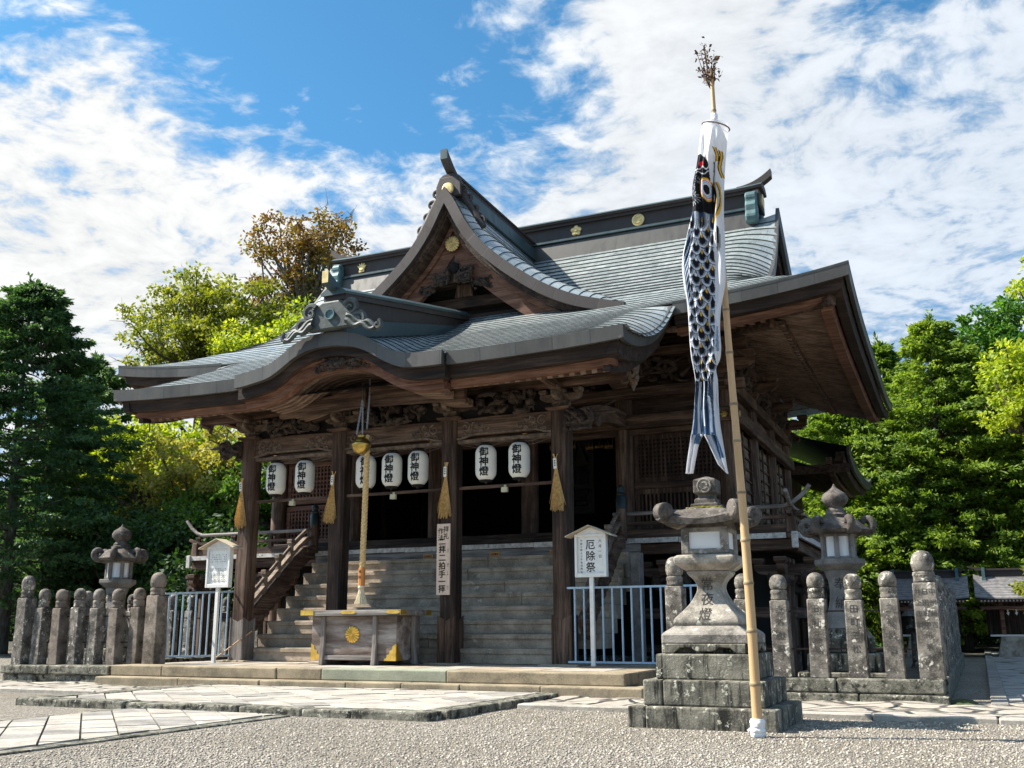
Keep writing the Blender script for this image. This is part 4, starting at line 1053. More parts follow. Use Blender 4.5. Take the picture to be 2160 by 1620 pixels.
# sloping handrails with bronze-capped newels
for s, x in ((-1, -2.9), (1, 3.22)):
    R_ = thing('stair_handrail', 'sloping dark timber handrail with bronze capped newel on the %s side of the stone stairs' % ('lattice' if s < 0 else 'notice'), 'handrail', (x, 15.9, 2.2))
    R_['label'] = 'sunlit sloping timber handrail with bronze capped newel beside the reddish lattice shutter' if s < 0 else 'shaded timber handrail with bronze capped newel behind the upright festival notice'
    mb = MB(); mb.lathe([(.085, 2.2), (.085, 2.72)], (x, 15.82, 0), 16); mb.build('newel', 'wood_mid_z', R_, smooth=True)
    mb = MB(); mb.lathe([(.09, 2.72), (.09, 2.92), (.075, 2.94), (.085, 2.97), (.06, 2.99), (.055, 3.02), (.07, 3.05), (.06, 3.09), (.01, 3.12)], (x, 15.82, 0), 16); mb.build('newel_cap', 'black_bronze', R_, smooth=True)
    yv = np.array([15.78, 15.68, 15.55, 15.3, 14.0, 13.86])
    for nm, zt, w, h, m in (('handrail', 2.63, .05, .05, 'wood_rail'), ('sloping_rail', 2.47, .09, .07, 'wood_rail'), ('stringer', 2.20, .14, .26, 'wood_mid_y')):
        zz = np.array([0, 0, -.03, -.2, -1.30*.97, -1.38])+zt
        mb = MB()
        if nm == 'handrail': mb.tube(np.c_[np.full(6, x), yv, zz], .032, 10)
        else:
            for k in range(1, 5): mb.bar((x, yv[k], zz[k]), (x, yv[k+1], zz[k+1]), w, h)
            mb.bar((x, yv[0], zz[0]), (x, yv[1], zz[1]), w, h)
        if nm == 'stringer':
            for k in range(10):
                t = (k+.5)/10; mb.ellipsoid((x, 15.35-1.4*t, 2.0-.17-1.17*t+.03), (.06, .12, .10), 8, 5)
        mb.build(nm, m, R_, smooth=(nm == 'handrail'))
    for t in (.15, .42, .7):
        mb = MB(); y = 15.3-1.3*t; z = 2.0-1.06*t+.02; mb.box(x-.04, x+.04, y-.04, y+.04, z+.1, z+.50); mb.box(x-.055, x+.055, y-.055, y+.055, z+.46, z+.54)
        mb.build('baluster', 'wood_rail', R_, bevel=.008)
SHEAR[0] = 0.
# ------------------------------------------------------------------ hanging paper lanterns
def paper_lantern():
    t = thing('paper_lantern', '', 'paper lantern', (0, 0, 0), 'white paper lanterns hanging in the porch')
    mb = MB(); H, Rr = .27, .166; prof = []
    n = 46
    for i in range(n+1):
        z = -H+2*H*i/n; q = abs(z)/H; r = Rr*(1-max(0, (q-.45)/.55)**2.6*.42)
        prof.append((r+(.0025 if i % 2 else -.0015), z))
    mb.lathe(prof, (0, 0, 0), 28); mb.build('shade', 'paper', t, smooth=True, angle=80)
    for s in (-1, 1):
        mb = MB(); mb.lathe([(.098, 0), (.102, .012), (.098, .028), (.02, .03)], (0, 0, s*.268-(.0 if s > 0 else .03)), 20); mb.build('rim', 'near_black', t, smooth=True)
    mb = MB(); mb.tube([(0, 0, .29), (0, 0, .40)], .006, 6); mb.tube([(0, 0, -.33), (0, 0, -.295)], [.02, .03], 8); mb.build('hook', 'iron', t)
    mb = MB()
    def place(u, w):
        q = abs(w)/H; r = Rr*(1-max(0, (q-.45)/.55)**2.6*.42)+.006; a = u/Rr-1.571+.20
        return (r*math.cos(a), r*math.sin(a), w)
    write_col(mb, '御神燈', 0, .232, .152, place, .03, 1.0); mb.build('lettering', 'ink', t)
    return t
LANT = [(-2.38, 'left one of the two lanterns before the green leaves and lattice', -.06), (-1.78, 'lantern before the reddish lattice shutter', .05), (-.56, 'lantern partly behind the thick bell rope', .22), (-.06, 'lantern second to the right of the bell rope', .0), (.43, 'lantern nearest the pillar with the vertical bowing sign', -.05), (1.645, 'lantern just right of the pillar with the vertical bowing sign', .04), (2.215, 'lantern nearest the pillar beside the festival notice', -.04)]
LLAB = ['white paper lantern with black characters hanging nearest the far left pillar', 'white paper lantern with black characters hanging before the reddish lattice shutter',
        'white paper lantern partly hidden behind the thick twisted bell rope', 'white paper lantern hanging in the middle of the three in the centre bay',
        'white paper lantern in the centre bay, close to the pillar with the bowing sign', 'white paper lantern in the right bay, below the gold hanging ornament',
        'white paper lantern in the right bay, close to the pillar behind the festival notice']
p0 = paper_lantern()
for i, ((x, _, rz), lb) in enumerate(zip(LANT, LLAB)):
    o = p0 if i == 0 else copy_tree(p0)
    o.location = (x, 13.9, 3.325); o.rotation_euler = (0, 0, rz); o['label'] = lb
# wire the lanterns hang from
for i, (a, b) in enumerate(((-2.78, -1.18), (-.91, .91), (1.18, 2.78))):
    t = np.linspace(0, 1, 40); mb = MB(); mb.tube(np.c_[a+(b-a)*t, np.full(40, 13.9), 3.66+.045*np.cos(t*6.28*2)+.0*t], .0045, 5)
    mb.tube(np.c_[a+(b-a)*t, np.full(40, 13.93), 3.64-.07*np.sin(t*3.14*2)**2], .003, 5)
    tag(mb.build('lantern_wire', 'wood_grey_x'), ['slack wire strung under the left porch beam above two paper lanterns', 'slack wire strung under the centre porch beam above three paper lanterns', 'slack wire strung under the right porch beam above two paper lanterns'][i], 'wire', 'wires the paper lanterns hang from')

# ------------------------------------------------------------------ bell, chains and rope
B = thing('shrine_bell', 'round golden brass bell hanging on chains over the offertory box', 'bell', (.02, 12.85, 3.40))
mb = MB(); R_ = .142
prof = [(.01, -R_)]+[(R_*math.cos(a), R_*math.sin(a)) for a in np.linspace(-1.45, -.12, 12)]+[(R_*1.05, -.008), (R_*1.07, .012), (R_*1.05, .032), (R_*.985, .04)]+[(R_*math.cos(a)*.98, R_*math.sin(a)*1.0) for a in np.linspace(.33, 1.2, 8)]+[(.05, R_*1.0), (.055, R_*1.12), (.03, R_*1.18), (.01, R_*1.18)]
mb.lathe(prof, (.02, 12.85, 3.555), 32); mb.build('bell_body', 'brass', B, smooth=True, angle=50)
for k, (x0, y0, x1, z1) in enumerate(((-.07, 12.85, .02, 4.62), (.035, 12.85, .02, 4.62), (.10, 12.87, .13, 4.60))):
    mb = MB(); n = 34 if k < 2 else 30; z0 = 3.74 if k < 2 else 3.82
    for i in range(n):
        t = (i+.5)/n; cx = x0+(x1-x0)*min(1, t*1.6); cz = z0+(z1-z0)*t; q = np.linspace(0, 2*math.pi, 9)
        u = .012*np.cos(q); w = .022*np.sin(q)
        mb.tube(np.c_[cx+(u if i % 2 else 0*u), y0+(0*u if i % 2 else u), cz+w], .0045, 5, cap=False)
    mb.build('chain', 'chain_steel', B)
R2 = thing('bell_rope', 'thick twisted straw rope with wooden grip and pale tassel below the brass bell', 'rope', (.07, 12.9, 1.17))
mb = MB(); zz = np.linspace(1.70, 3.72, 170)
for k in range(3):
    a = zz*2*math.pi/.17+k*2.094; r = np.where(zz > 3.5, .016, .0235)
    mb.tube(np.c_[.075+r*np.cos(a)+.02*np.sin((zz-1.7)*.8), 12.9+r*np.sin(a), zz], np.where(zz > 3.5, .017, .0245), 7)
mb.build('rope_strand', 'rope_fibre', R2, smooth=True)
mb = MB(); mb.lathe([(.052, 0), (.052, .27)], (.07, 12.9, 1.43), 8); gp = mb.build('wooden_grip', 'rope_wood', R2, bevel=.004)
mb = MB(); write_col(mb, '奉納', .07, 1.67, .05, lambda u, w: (u, 12.848, w), .01, 1.6); mb.build('grip_lettering', 'ink', gp)
mb = MB(); g = np.random.default_rng(3)
for i in range(150):
    a = g.uniform(0, 6.28); r0 = .03*g.uniform(.3, 1); r1 = .10*g.uniform(.5, 1); t = np.linspace(0, 1, 5)
    mb.tube(np.c_[.07+(r0+(r1-r0)*t**1.5)*np.cos(a), 12.9+(r0+(r1-r0)*t**1.5)*np.sin(a), 1.43-.26*t], .007, 4)
mb.lathe([(.05, 1.40), (.055, 1.42), (.05, 1.44)], (.07, 12.9, 0), 10); mb.build('tassel', 'tassel', R2)

# ------------------------------------------------------------------ offertory box
O = thing('offertory_box', 'weathered grey wooden offertory box with gilt corners and chrysanthemum crest', 'offertory box', (-.06, 13.25, .296))
x0, x1, y0, y1 = -.80, .68, 12.92, 13.6
mb = MB(); mb.box(x0, x1, y0, y1, .36, 1.0, .0, .0); mb.build('box_body', 'wood_box', O, bevel=.006)
mb = MB(); mb.box(-.93, .81, 12.80, 13.72, 1.005, 1.02); 
mb.box(-.93, .81, 12.80, 12.90, 1.02, 1.085); mb.box(-.93, .81, 13.62, 13.72, 1.02, 1.085); mb.box(-.93, -.83, 12.90, 13.62, 1.02, 1.085); mb.box(.71, .81, 12.90, 13.62, 1.02, 1.085)
lid = mb.build('lid_frame', 'wood_grey_x', O, bevel=.006)
mb = MB()
for k in range(9): mb.box(-.82, .70, 12.94+.078*k, 12.97+.078*k, 1.03, 1.07)
mb.build('lid_slat', 'wood_grey_x', O, bevel=.004)
for xl in (-.58, .33):
    mb = MB(); mb.prism([(12.845, .296), (12.925, .296), (12.92, 1.0), (12.87, 1.0), (12.875, .6)], 0, xl-.035, xl+.035); mb.box(xl-.035, xl+.035, 12.93, 13.58, .297, .356); mb.build('leg', 'wood_grey_z', O, bevel=.008)
for yl in (13.36,):
    mb = MB(); mb.prism([(.683, 1.0), (.75, 1.0), (.74, .6), (.79, .296), (.70, .296)], 1, yl-.035, yl+.035); mb.build('leg', 'wood_grey_z', O, bevel=.008)
mb = MB(); mb.box(-.545, .295, 12.885, 12.918, .37, .43); mb.build('base_rail', 'wood_grey_x', O, bevel=.004)
def corner_plate(xa, sg):
    mb = MB(); pts = [(0, .35), (0, .62)]
    prof = [(0, .36), (.20, .36), (.19, .39), (.155, .40), (.15, .44), (.11, .455), (.105, .50), (.06, .52), (.055, .57), (0, .60)]
    mb.prism([(xa-sg*p, z) for p, z in prof], 1, y0-.006, y0-.001)
    mb.prism([(y0+p, z) for p, z in prof], 0, xa+sg*.001, xa+sg*.006)
    mb.build('gilt_corner_plate', 'gold', O)
corner_plate(x0, -1); corner_plate(x1, 1)
for a, b in ((-.935, -.70), (.56, .815), (-.23, .06)):
    mb = MB()
    if a > -.5: mb.prism([(a+.05, 1.028), (b-.05, 1.028), (b, 1.052), (b-.05, 1.078), (a+.05, 1.078), (a, 1.052)], 1, 12.793, 12.798)
    else: mb.box(a, b, 12.793, 12.799, 1.014, 1.087)
    if b > .8: mb.box(.811, .817, 12.793, 12.97, 1.014, 1.087); mb.box(.811, .817, 13.55, 13.725, 1.014, 1.087)
    if a < -.9: mb.box(-.937, -.931, 12.793, 12.97, 1.014, 1.087)
    mb.build('gilt_mount', 'gold', lid)
chrysanthemum('chrysanthemum_crest', O, (-.07, y0-.005, .735), .125, 'gold')

# ------------------------------------------------------------------ straw whisks on the pillars
def whisk(seed):
    t = thing('straw_broom', '', 'straw broom', (0, 0, 0), 'straw brooms hung on the porch pillars'); g = np.random.default_rng(seed); mb = MB()
    for i in range(190):
        a = g.uniform(0, 6.28); r1 = .105*g.uniform(.15, 1)**.7; L = g.uniform(.50, .64); q = np.linspace(0, 1, 5); s = g.uniform(-.03, .03)
        mb.tube(np.c_[(.018+(r1-.018)*q**.9)*math.cos(a)+s*q**2, -.012+(.014+(r1*.45-.014)*q)*math.sin(a)-.02*q, -.20-L*q], [.006, .006, .006, .005, .003], 3, cap=False)
    for i in range(26):
        a = g.uniform(0, 6.28); q = np.linspace(0, 1, 4); mb.tube(np.c_[(.014+.022*q**2)*math.cos(a), -.012+(.012+.015*q)*math.sin(a), -.06+.09*q], .005, 4)
    mb.build('bristle', 'straw', t)
    mb = MB(); mb.lathe([(.020, -.22), (.026, -.2), (.024, -.03), (.022, -.02)], (0, -.012, 0), 10); mb.build('binding', 'straw', t)
    mb = MB(); mb.box(-.024, .024, -.045, -.04, -.195, -.04); lb = mb.build('paper_tag', 'paper', t)
    mb = MB()
    for k in range(3): mb.box(-.01, .01, -.0475, -.0455, -.085-.035*k, -.066-.035*k)
    mb.build('tag_print', 'ink', lb)
    return t
W0 = whisk(1)
for i, (x, lb) in enumerate(zip((-2.98, -1.08, 1.03, 2.88), ('straw broom with paper tag hung on the far left porch pillar', 'straw broom hung on the pillar behind the offertory box and handrail', 'straw broom hung above the wooden bowing sign on its pillar', 'straw broom hung on the pillar beside the festival notice'))):
    o = W0 if i == 0 else copy_tree(W0)
    o.location = (x, 13.742, 3.32); o.rotation_euler = (0, (-.04, .05, .02, -.05)[i], 0); o['label'] = lb; o.scale = ((1, 1, 1), (-1, 1, 1), (1, 1, 1.02), (-1, 1, 1))[i]

# ------------------------------------------------------------------ bowing sign on the pillar
S = thing('bowing_sign', 'long pale wooden sign with black bowing instructions fixed to a porch pillar', 'sign', (1.01, 13.72, 1.3))
mb = MB(); mb.box(.895, 1.125, 13.708, 13.738, 1.31, 2.39); bd = mb.build('sign_board', 'sign_wood', S, bevel=.003)
mb = MB(); pl = lambda u, w: (u, 13.705, w)
write_col(mb, '拝礼', 1.06, 2.355, .10, pl, .012); write_col(mb, '作法', .965, 2.33, .10, pl, .012)
for ch_, zc_ in zip('二拝二拍手一拝', (2.118, 2.0, 1.872, 1.748, 1.623, 1.511, 1.404)): write_col(mb, ch_, .995, zc_+.062, .122, pl, .022)
for k, (ch_, zz) in enumerate((('はい', 2.01), ('はく', 1.79), ('しゅ', 1.67), ('はい', 1.45))): write_col(mb, ch_, 1.095, zz, .032, pl, .005)
mb.build('sign_lettering', 'ink', bd)

# ------------------------------------------------------------------ roofed notice boards
def notice(name, label, x, y, w, z0, z1, zb, bigroof):
    t = thing(name, label, 'notice board', (x, y, .3))
    mb = MB(); mb.box(x-.03, x+.03, y-.02, y+.03, zb, z0+.02); mb.build('post', 'white_paint', t, bevel=.004)
    mb = MB(); b = .035
    mb.box(x-w, x-w+b, y-.04, y+.05, z0, z1); mb.box(x+w-b, x+w, y-.04, y+.05, z0, z1); mb.box(x-w+b, x+w-b, y-.038, y+.05, z0, z0+b+.02); mb.box(x-w+b, x+w-b, y-.038, y+.05, z1-b, z1)
    mb.prism([(x-w, z1), (x+w, z1), (x, z1+w*.42)], 1, y-.03, y+.05)
    fr = mb.build('board_frame', 'white_paint', t, bevel=.003)
    mb = MB(); mb.box(x-w+b, x+w-b, y-.01, y+.03, z0+b+.02, z1-b); pn = mb.build('board_panel', 'white_paint', t)
    mb = MB(); e = w*1.5
    for s in (-1, 1): mb.prism([(x, z1+w*.47), (x, z1+w*.52), (x+s*e, z1-.025), (x+s*e, z1-.045)], 1, y-.12, y+.13)
    mb.build('gable_cover', 'wood_pale', t, bevel=.003)
    return t, pn
t, pn = notice('festival_notice', 'white roofed festival notice with three large black characters behind blue railing', 3.52, 13.45, .235, 1.51, 2.11, .30, 1)
mb = MB(); pl = lambda u, w: (u, 13.437, w)
write_col(mb, '厄除祭', 3.515, 2.035, .145, pl, .010, 1.08); write_col(mb, '六月一日', 3.66, 2.03, .047, pl, .008, 1.5); write_col(mb, '午前七時より午後四時迄', 3.38, 2.035, .032, pl, .006, 1.36)
mb.build('notice_lettering', 'ink', pn)
t, pn = notice('schedule_notice', 'white roofed notice board with a creased printed sheet behind left blue railing', -2.60, 12.85, .235, 1.46, 2.11, .30, 0)
mb = MB(); G = [[(-2.60-.19+.38*i/14, 12.835-.006*math.sin(i*1.9+j*.7)-.004*math.sin(j*2.1), 1.56+.48*j/14) for i in range(15)] for j in range(15)]; mb.grid(G); sh = mb.build('printed_sheet', 'paper', pn, smooth=True)
mb = MB(); g = np.random.default_rng(4)
for r_, z in enumerate((1.98, 1.945, 1.91, 1.87, 1.76, 1.73, 1.68, 1.65, 1.62, 1.585)):
    for c_ in range(10):
        if g.uniform() < .8: x = -2.76+.034*c_; mb.box(x, x+.012, 12.822, 12.8225, z-.012, z)
mb.build('printed_line', 'carving_ink', sh)

# ------------------------------------------------------------------ blue pipe railings
def pipe_railing(name, label, A, B, za, zb, n):
    t = thing(name, label, 'railing', (*((np.array(A)+B)/2), .3)); A = np.array(A); B = np.array(B)
    L = lambda q, z: (*(A+(B-A)*q), z)
    top = lambda q: za[1]+(zb[1]-za[1])*q; bot = lambda q: za[0]+(zb[0]-za[0])*q
    mb = MB(); mb.bar(L(-.03, top(0)), L(1.01, top(1)), .035, .03); mb.build('pipe_rail', 'blue_paint', t, bevel=.003)
    mb = MB(); mb.bar(L(-.03, bot(0)), L(1.01, bot(1)), .035, .03); mb.build('pipe_rail', 'blue_paint', t, bevel=.003)
    for i in range(n):
        q = (i+.4)/n; mb = MB(); mb.tube([L(q, bot(q)), L(q, top(q))], .0145, 10); mb.build('upright', 'blue_paint', t, smooth=True)
    return t
pipe_railing('pipe_railing', 'pale blue pipe railing between a tall stone post and the far left pillar', (-3.33, 12.52), (-3.03, 13.72), (.40, 1.365), (.385, 1.43), 10)
pipe_railing('pipe_railing', 'light blue pipe railing in front of the festival notice post', (3.10, 13.72), (4.95, 13.70), (.345, 1.376), (.345, 1.376), 13)
BS = thing('bamboo_stick', 'thin bamboo stick leaning behind the left blue railing', 'stick', (-2.85, 13.2, .3))
mb = MB(); mb.tube([(-3.02, 13.3, .31), (-2.72, 13.9, .78)], .012, 8); mb.build('cane', 'bamboo', BS, smooth=True)

# ------------------------------------------------------------------ stone fences
post_meshes = {}
def fence_post(parent, x, y, h, w, z0, seed, txt, m, name='stone_post', lean=0., scale=1.):
    g = np.random.default_rng(seed); mb = MB(); z1 = z0+h*.745
    mb.sq([(w*.53, z0), (w*.50, z1-.015), (w*.47, z1)], (x, y, 0)); base = mb.n
    r = w*.5
    mb.lathe([(r*.93, z1+.001), (r*.97, z1+.03), (r*.92, z1+.04), (r*.92, z1+.068), (r*.98, z1+.08), (r*.95, z1+.11), (r*.82, z1+.125)], (x, y, 0), 14)
    hb = h*.255-.125; cz = z1+.125
    prof = [(r*.82, cz-.005), (r*.95, cz+hb*.10), (r*1.03, cz+hb*.32), (r*1.0, cz+hb*.55), (r*.88, cz+hb*.75), (r*.64, cz+hb*.90), (r*.32, cz+hb*.98), (.01, cz+hb)]
    mb.lathe(prof, (x, y, 0), 14)
    dz = g.uniform(-.015, .015); v = np.array(mb.v); v[:, 0] += (v[:, 2]-z0)*g.uniform(-.012, .012)+lean*(v[:, 2]-z0); v[:, 1] += (v[:, 2]-z0)*g.uniform(-.012, .012); v[:, 2] += dz*(v[:, 2] > z0+.1)
    mb.v = [tuple(q) for q in v]
    o = mb.build(name, m, parent, bevel=.010, smooth=True, angle=35)
    if txt:
        mb = MB(); yy = y-w*.53-.002
        cols = txt.split('/'); sz = w*(.5 if len(cols) == 1 else .30)
        for k, c in enumerate(cols):
            off = (k-(len(cols)-1)/2)*w*.30
            write_col(mb, c, x+off, z1-.06-(0 if len(cols) == 1 else .0), sz, lambda u, q: (u, yy+.006*0+(q-z0)*.03*w, q), .0, 1.5 if len(cols) == 1 else 1.6)
        mb.build('engraving', 'carving_ink', o)
    return o
def kerb(parent, x0, x1, y0, y1, z0, z1, m, n, ax=0, name='base_stone', seed=0, gap=.006, bev=.02):
    g = np.random.default_rng(seed); a, b = (x0, x1) if ax == 0 else (y0, y1); c = np.linspace(a, b, n+1); c[1:-1] += g.uniform(-.2, .2, n-1)*(b-a)/n
    for p, q in zip(c[:-1], c[1:]):
        mb = MB(); j = g.uniform(-.012, .012)
        if ax == 0: mb.box(p+gap, q-gap, y0+j, y1, z0, z1+j*.4)
        else: mb.box(x0+j, x1, p+gap, q-gap, z0, z1+j*.4)
        mb.build(name, m, parent, bevel=bev, seg=2)
SL = '日田町昌吉,日田町千代,日田町守太郎,日田町千吉,日田町千郎,日田町六郎'.split(',')
F = thing('stone_fence', 'left front stone fence of engraved round-topped posts on a mossy kerb', 'stone fence', (-4.6, 12.1, 0))
kerb(F, -5.95, -3.62, 11.78, 12.55, .0, .14, 'kerb_moss', 3, seed=1); kerb(F, -5.98, -3.66, 11.745, 12.5, .14, .275, 'kerb_moss', 2, seed=2)
for i, (x, tl) in enumerate(zip((-5.77, -5.455, -5.105, -4.775, -4.425, -4.06, -3.54, -3.40), (1, 0, 0, 0, 0, 0, 0, 1))):
    q = (x+5.8)/2.4; y = 11.95+.40*q
    if i == 7: x, y = -3.36, 12.36
    elif i == 6: x = -3.70
    fence_post(F, x, y, 1.42 if tl else 1.19, .24 if i == 7 else .21 if tl else .185, .27, 20+i, (SL[(i-1) % 6] if 0 < i < 7 else '三和会奉昌吉' if i == 7 else ''), 'granite_post_brown' if i in (2, 5, 6, 7) else 'granite_post')
mb = MB(); mb.bar((-5.8, 12.0, 1.02), (-3.4, 12.36, 1.02), .02, .02); mb.bar((-5.8, 12.0, .62), (-3.4, 12.36, .62), .02, .02); mb.build('iron_bar', 'iron', F)
F2 = thing('stone_fence', 'left side stone fence running back beside the hexagonal lantern', 'stone fence', (-5.8, 17, 0))
kerb(F2, -5.95, -5.6, 12.56, 22., .0, .27, 'kerb_moss', 6, 1, seed=3)
for i in range(18): fence_post(F2, -5.78, 12.7+.52*i, 1.19, .185, .27, 50+i, '', 'granite_post')
mb = MB(); mb.bar((-5.78, 12.2, 1.02), (-5.78, 21.8, 1.02), .02, .02); mb.build('iron_bar', 'iron', F2)
F3 = thing('stone_fence', 'right front stone fence of lichen spotted engraved posts on mossy kerb', 'stone fence', (6.5, 12.2, 0))
kerb(F3, 4.88, 8.06, 12.0, 12.45, .0, .11, 'kerb_moss', 3, seed=5); kerb(F3, 4.85, 8.02, 12.03, 12.42, .11, .265, 'kerb_moss', 3, seed=6)
for i, (x, tl) in enumerate(((5.08, 1), (5.47, 0), (5.885, 0), (6.315, 0), (6.72, 0), (7.14, 0), (7.525, 0))):
    fence_post(F3, x, 12.19, 1.40 if tl else 1.17, .21 if tl else .195, .262, 80+i, '' if i < 2 else ['西有田町', '西有田町', '田町三松', '田町三松', '三松昌吉'][i-2], 'granite_post')
fence_post(F3, 7.90, 12.20, 1.39, .245, .262, 99, '井上市林/日田町中州筑夫/中州藤吉', 'granite_post', 'stone_post')
for z in (1.0, .58):
    mb = MB(); mb.bar((5.08, 12.19, z), (7.9, 12.19, z), .018, .018); mb.build('iron_bar', 'iron', F3)
F4 = thing('stone_fence', 'right side stone fence receding past the corner post towards small shrines', 'stone fence', (7.9, 18, 0))
kerb(F4, 7.74, 8.04, 12.46, 24., .0, .265, 'kerb_moss', 7, 1, seed=7)
for i in range(22): fence_post(F4, 7.90, 12.68+.5*i, 1.17 if i % 7 else 1.3, .195, .262, 120+i, '', 'granite_post')
mb = MB(); mb.bar((7.9, 12.2, 1.), (7.9, 23.4, 1.), .018, .018); mb.build('iron_bar', 'iron', F4)

# ------------------------------------------------------------------ big square stone lantern
LX, LY = 6.22, 9.25
L = thing('square_stone_lantern', 'square stone lantern with mossy stepped base, inscribed waisted shaft and curled roof', 'stone lantern', (LX, LY, 0))
def block(name, hw, z0, z1, m, cuts=(), bev=.015, dx=0, dy=0):
    mb = MB(); e = [-hw]+list(cuts)+[hw]
    for a, b in zip(e[:-1], e[1:]): mb.box(LX+dx+a+(.004 if a > -hw else 0), LX+dx+b-(.004 if b < hw else 0), LY+dy-hw, LY+dy+hw, z0, z1)
    return mb.build(name, m, L, bevel=bev, seg=2)
block('base_step', .635, -.02, .175, 'granite_mossy', (-.48,)); block('base_step', .525, .176, .39, 'granite_mossy', (-.35,)); block('base_step', .43, .391, .605, 'granite_mossy')
mb = MB()
for ax in (0, 1):
    for s in (-1, 1):
        pr = [(-.36, .608), (-.36, .69), (.36, .69), (.36, .608), (.28, .608), (.22, .655), (.12, .66), (.08, .625), (-.08, .625), (-.12, .66), (-.22, .655), (-.28, .608)]
        if ax == 1: mb.prism([(LX+a, z) for a, z in pr], 1, LY+s*.36-.03, LY+s*.36+.03)
        else: mb.prism([(LY+a, z) for a, z in pr], 0, LX+s*.36-.03, LX+s*.36+.03)
mb.box(LX-.3, LX+.3, LY-.3, LY+.3, .606, .69); mb.build('footed_base', 'granite_mossy', L, bevel=.008)
mb = MB(); mb.sq([(.385, .69), (.385, .765), (.37, .785), (.30, .835), (.285, .845)], (LX, LY, 0)); mb.build('shaft_base', 'granite', L, bevel=.012, seg=2)
mb = MB(); zs = np.array([.846, .875, .905, .96, 1.03, 1.10, 1.16, 1.22, 1.27, 1.30, 1.33]); hw = np.array([.285, .295, .285, .235, .175, .135, .112, .118, .15, .178, .185])
sh = spline(zs, hw); zz = np.linspace(.846, 1.33, 24); mb.sq([(float(sh(z)), z) for z in zz], (LX, LY, 0)); shaft = mb.build('waisted_shaft', 'granite_pale', L, smooth=True, angle=45, bevel=.008)
mb = MB(); write_col(mb, '常夜燈', LX-.01, 1.27, .118, lambda u, w: (u, LY-float(sh(w))-.004, w), .006, 1.12); mb.build('inscription', 'carving_ink', shaft)
mb = MB(); mb.sq([(.19, 1.331), (.27, 1.39), (.275, 1.42), (.275, 1.45), (.25, 1.468), (.2, 1.475)], (LX, LY, 0)); mb.build('platform_slab', 'granite_pale', L, bevel=.008)
mb = MB(); a = .178; z0, z1 = 1.476, 1.72
for s in (-1, 1):
    for q in (-1, 1): mb.box(LX+s*a-.035, LX+s*a+.035, LY+q*a-.035, LY+q*a+.035, z0, z1)
mb.box(LX-.205, LX+.205, LY-.205, LY+.205, z0+.001, z0+.05); mb.box(LX-.205, LX+.205, LY-.205, LY+.205, z1-.045, z1-.001)
mb.build('firebox', 'granite', L, bevel=.010, seg=2)
mb = MB(); mb.box(LX-.185, LX+.185, LY-.185, LY+.185, z0+.05, z1-.045); mb.build('paper_window', 'paper_pane', L)
# roof with rolled-up corners
mb = MB(); n = 25; G = []
for i in range(n):
    row = []
    for j in range(n):
        u = -1+2*i/(n-1); w = -1+2*j/(n-1); m_ = max(abs(u), abs(w)); k = (abs(u)*abs(w))**1.5
        h = 1.95-.165*m_**1.5+.05*k*m_**4; row.append((LX+u*.345*(1+.06*k), LY+w*.345*(1+.06*k), h))
    G.append(row)
mb.grid(G)
Gb = [[(LX+(p[0]-LX)*.97, LY+(p[1]-LY)*.97, max(1.72, 1.73+.02*max(abs(p[0]-LX), abs(p[1]-LY))+.9*max(0, p[2]-1.80))) for p in r] for r in G]
mb.grid(Gb, flip=True)
for rt, rb in ((G[0], Gb[0]), (G[-1], Gb[-1]), ([r[0] for r in G], [r[0] for r in Gb]), ([r[-1] for r in G], [r[-1] for r in Gb])): mb.grid([rt, rb])
rf = mb.build('lantern_roof', 'granite_cap', L, smooth=True, angle=50)
for sx in (-1, 1):
    for sy in (-1, 1):
        mb = MB(); cx, cy = LX+sx*.335, LY+sy*.335; n = 14
        # curl: a rolled drum lying across the corner diagonal
        d = np.array([sx, sy, 0])/1.414; tq = np.array([-sy, sx, 0])/1.414
        for k in range(1):
            ring = np.linspace(0, 2*math.pi, 19)[:-1]; vv = []
            for off in (-.062, -.05, .05, .062):
                rr = .080 if abs(off) < .06 else .064
                for a_ in ring: vv.append(np.array([cx, cy, 1.858])+tq*off+d*rr*math.cos(a_)+np.array([0, 0, rr*1.05*math.sin(a_)]))
            f = [(i*18+j, i*18+(j+1) % 18, (i+1)*18+(j+1) % 18, (i+1)*18+j) for i in range(3) for j in range(18)]+[tuple(range(18)), tuple(range(54, 72))]
            mb.add(vv, f)
        t_ = np.linspace(0, 1, 7); mb.tube([np.array([cx, cy, 1.80])-d*.16+d*.2*q+np.array([0, 0, -.02+.05*q*q]) for q in t_], .06, 8)
        mb.build('roof_curl', 'granite_cap', rf, smooth=True, angle=40)
mb = MB(); g = np.random.default_rng(8)
for i in range(60): a_ = g.uniform(-.16, .16); mb.ellipsoid((LX+a_, LY-.13+g.uniform(-.03, .03), 1.905-abs(a_)*.02), (.02, .014, .008), 6, 4)
mb.build('moss_patch', 'moss_yellow', rf) if 'moss_yellow' in MATS else mb.build('moss_patch', 'moss', rf)
mb = MB(); mb.sq([(.13, 1.885), (.13, 1.94), (.125, 1.943), (.10, 1.944), (.10, 1.985), (.095, 1.99), (.07, 2.0), (.075, 2.03), (.10, 2.04), (.105, 2.05), (.105, 2.165), (.10, 2.17), (.01, 2.205)], (LX, LY, 0)); fin = mb.build('finial', 'granite_cap', L, bevel=.008)
mb = MB(); mb.lathe([(.07, 0), (.07, .008), (.06, .012), (.055, .004), (.005, .004)], (0, 0, 0), 20)
for k in range(2): t_ = np.linspace(0, 2.6, 9); mb.tube(np.c_[.03*np.cos(k*3.14+t_), .03*np.sin(k*3.14+t_), np.full(9, .008)], .014*(1-t_/3.2), 5)
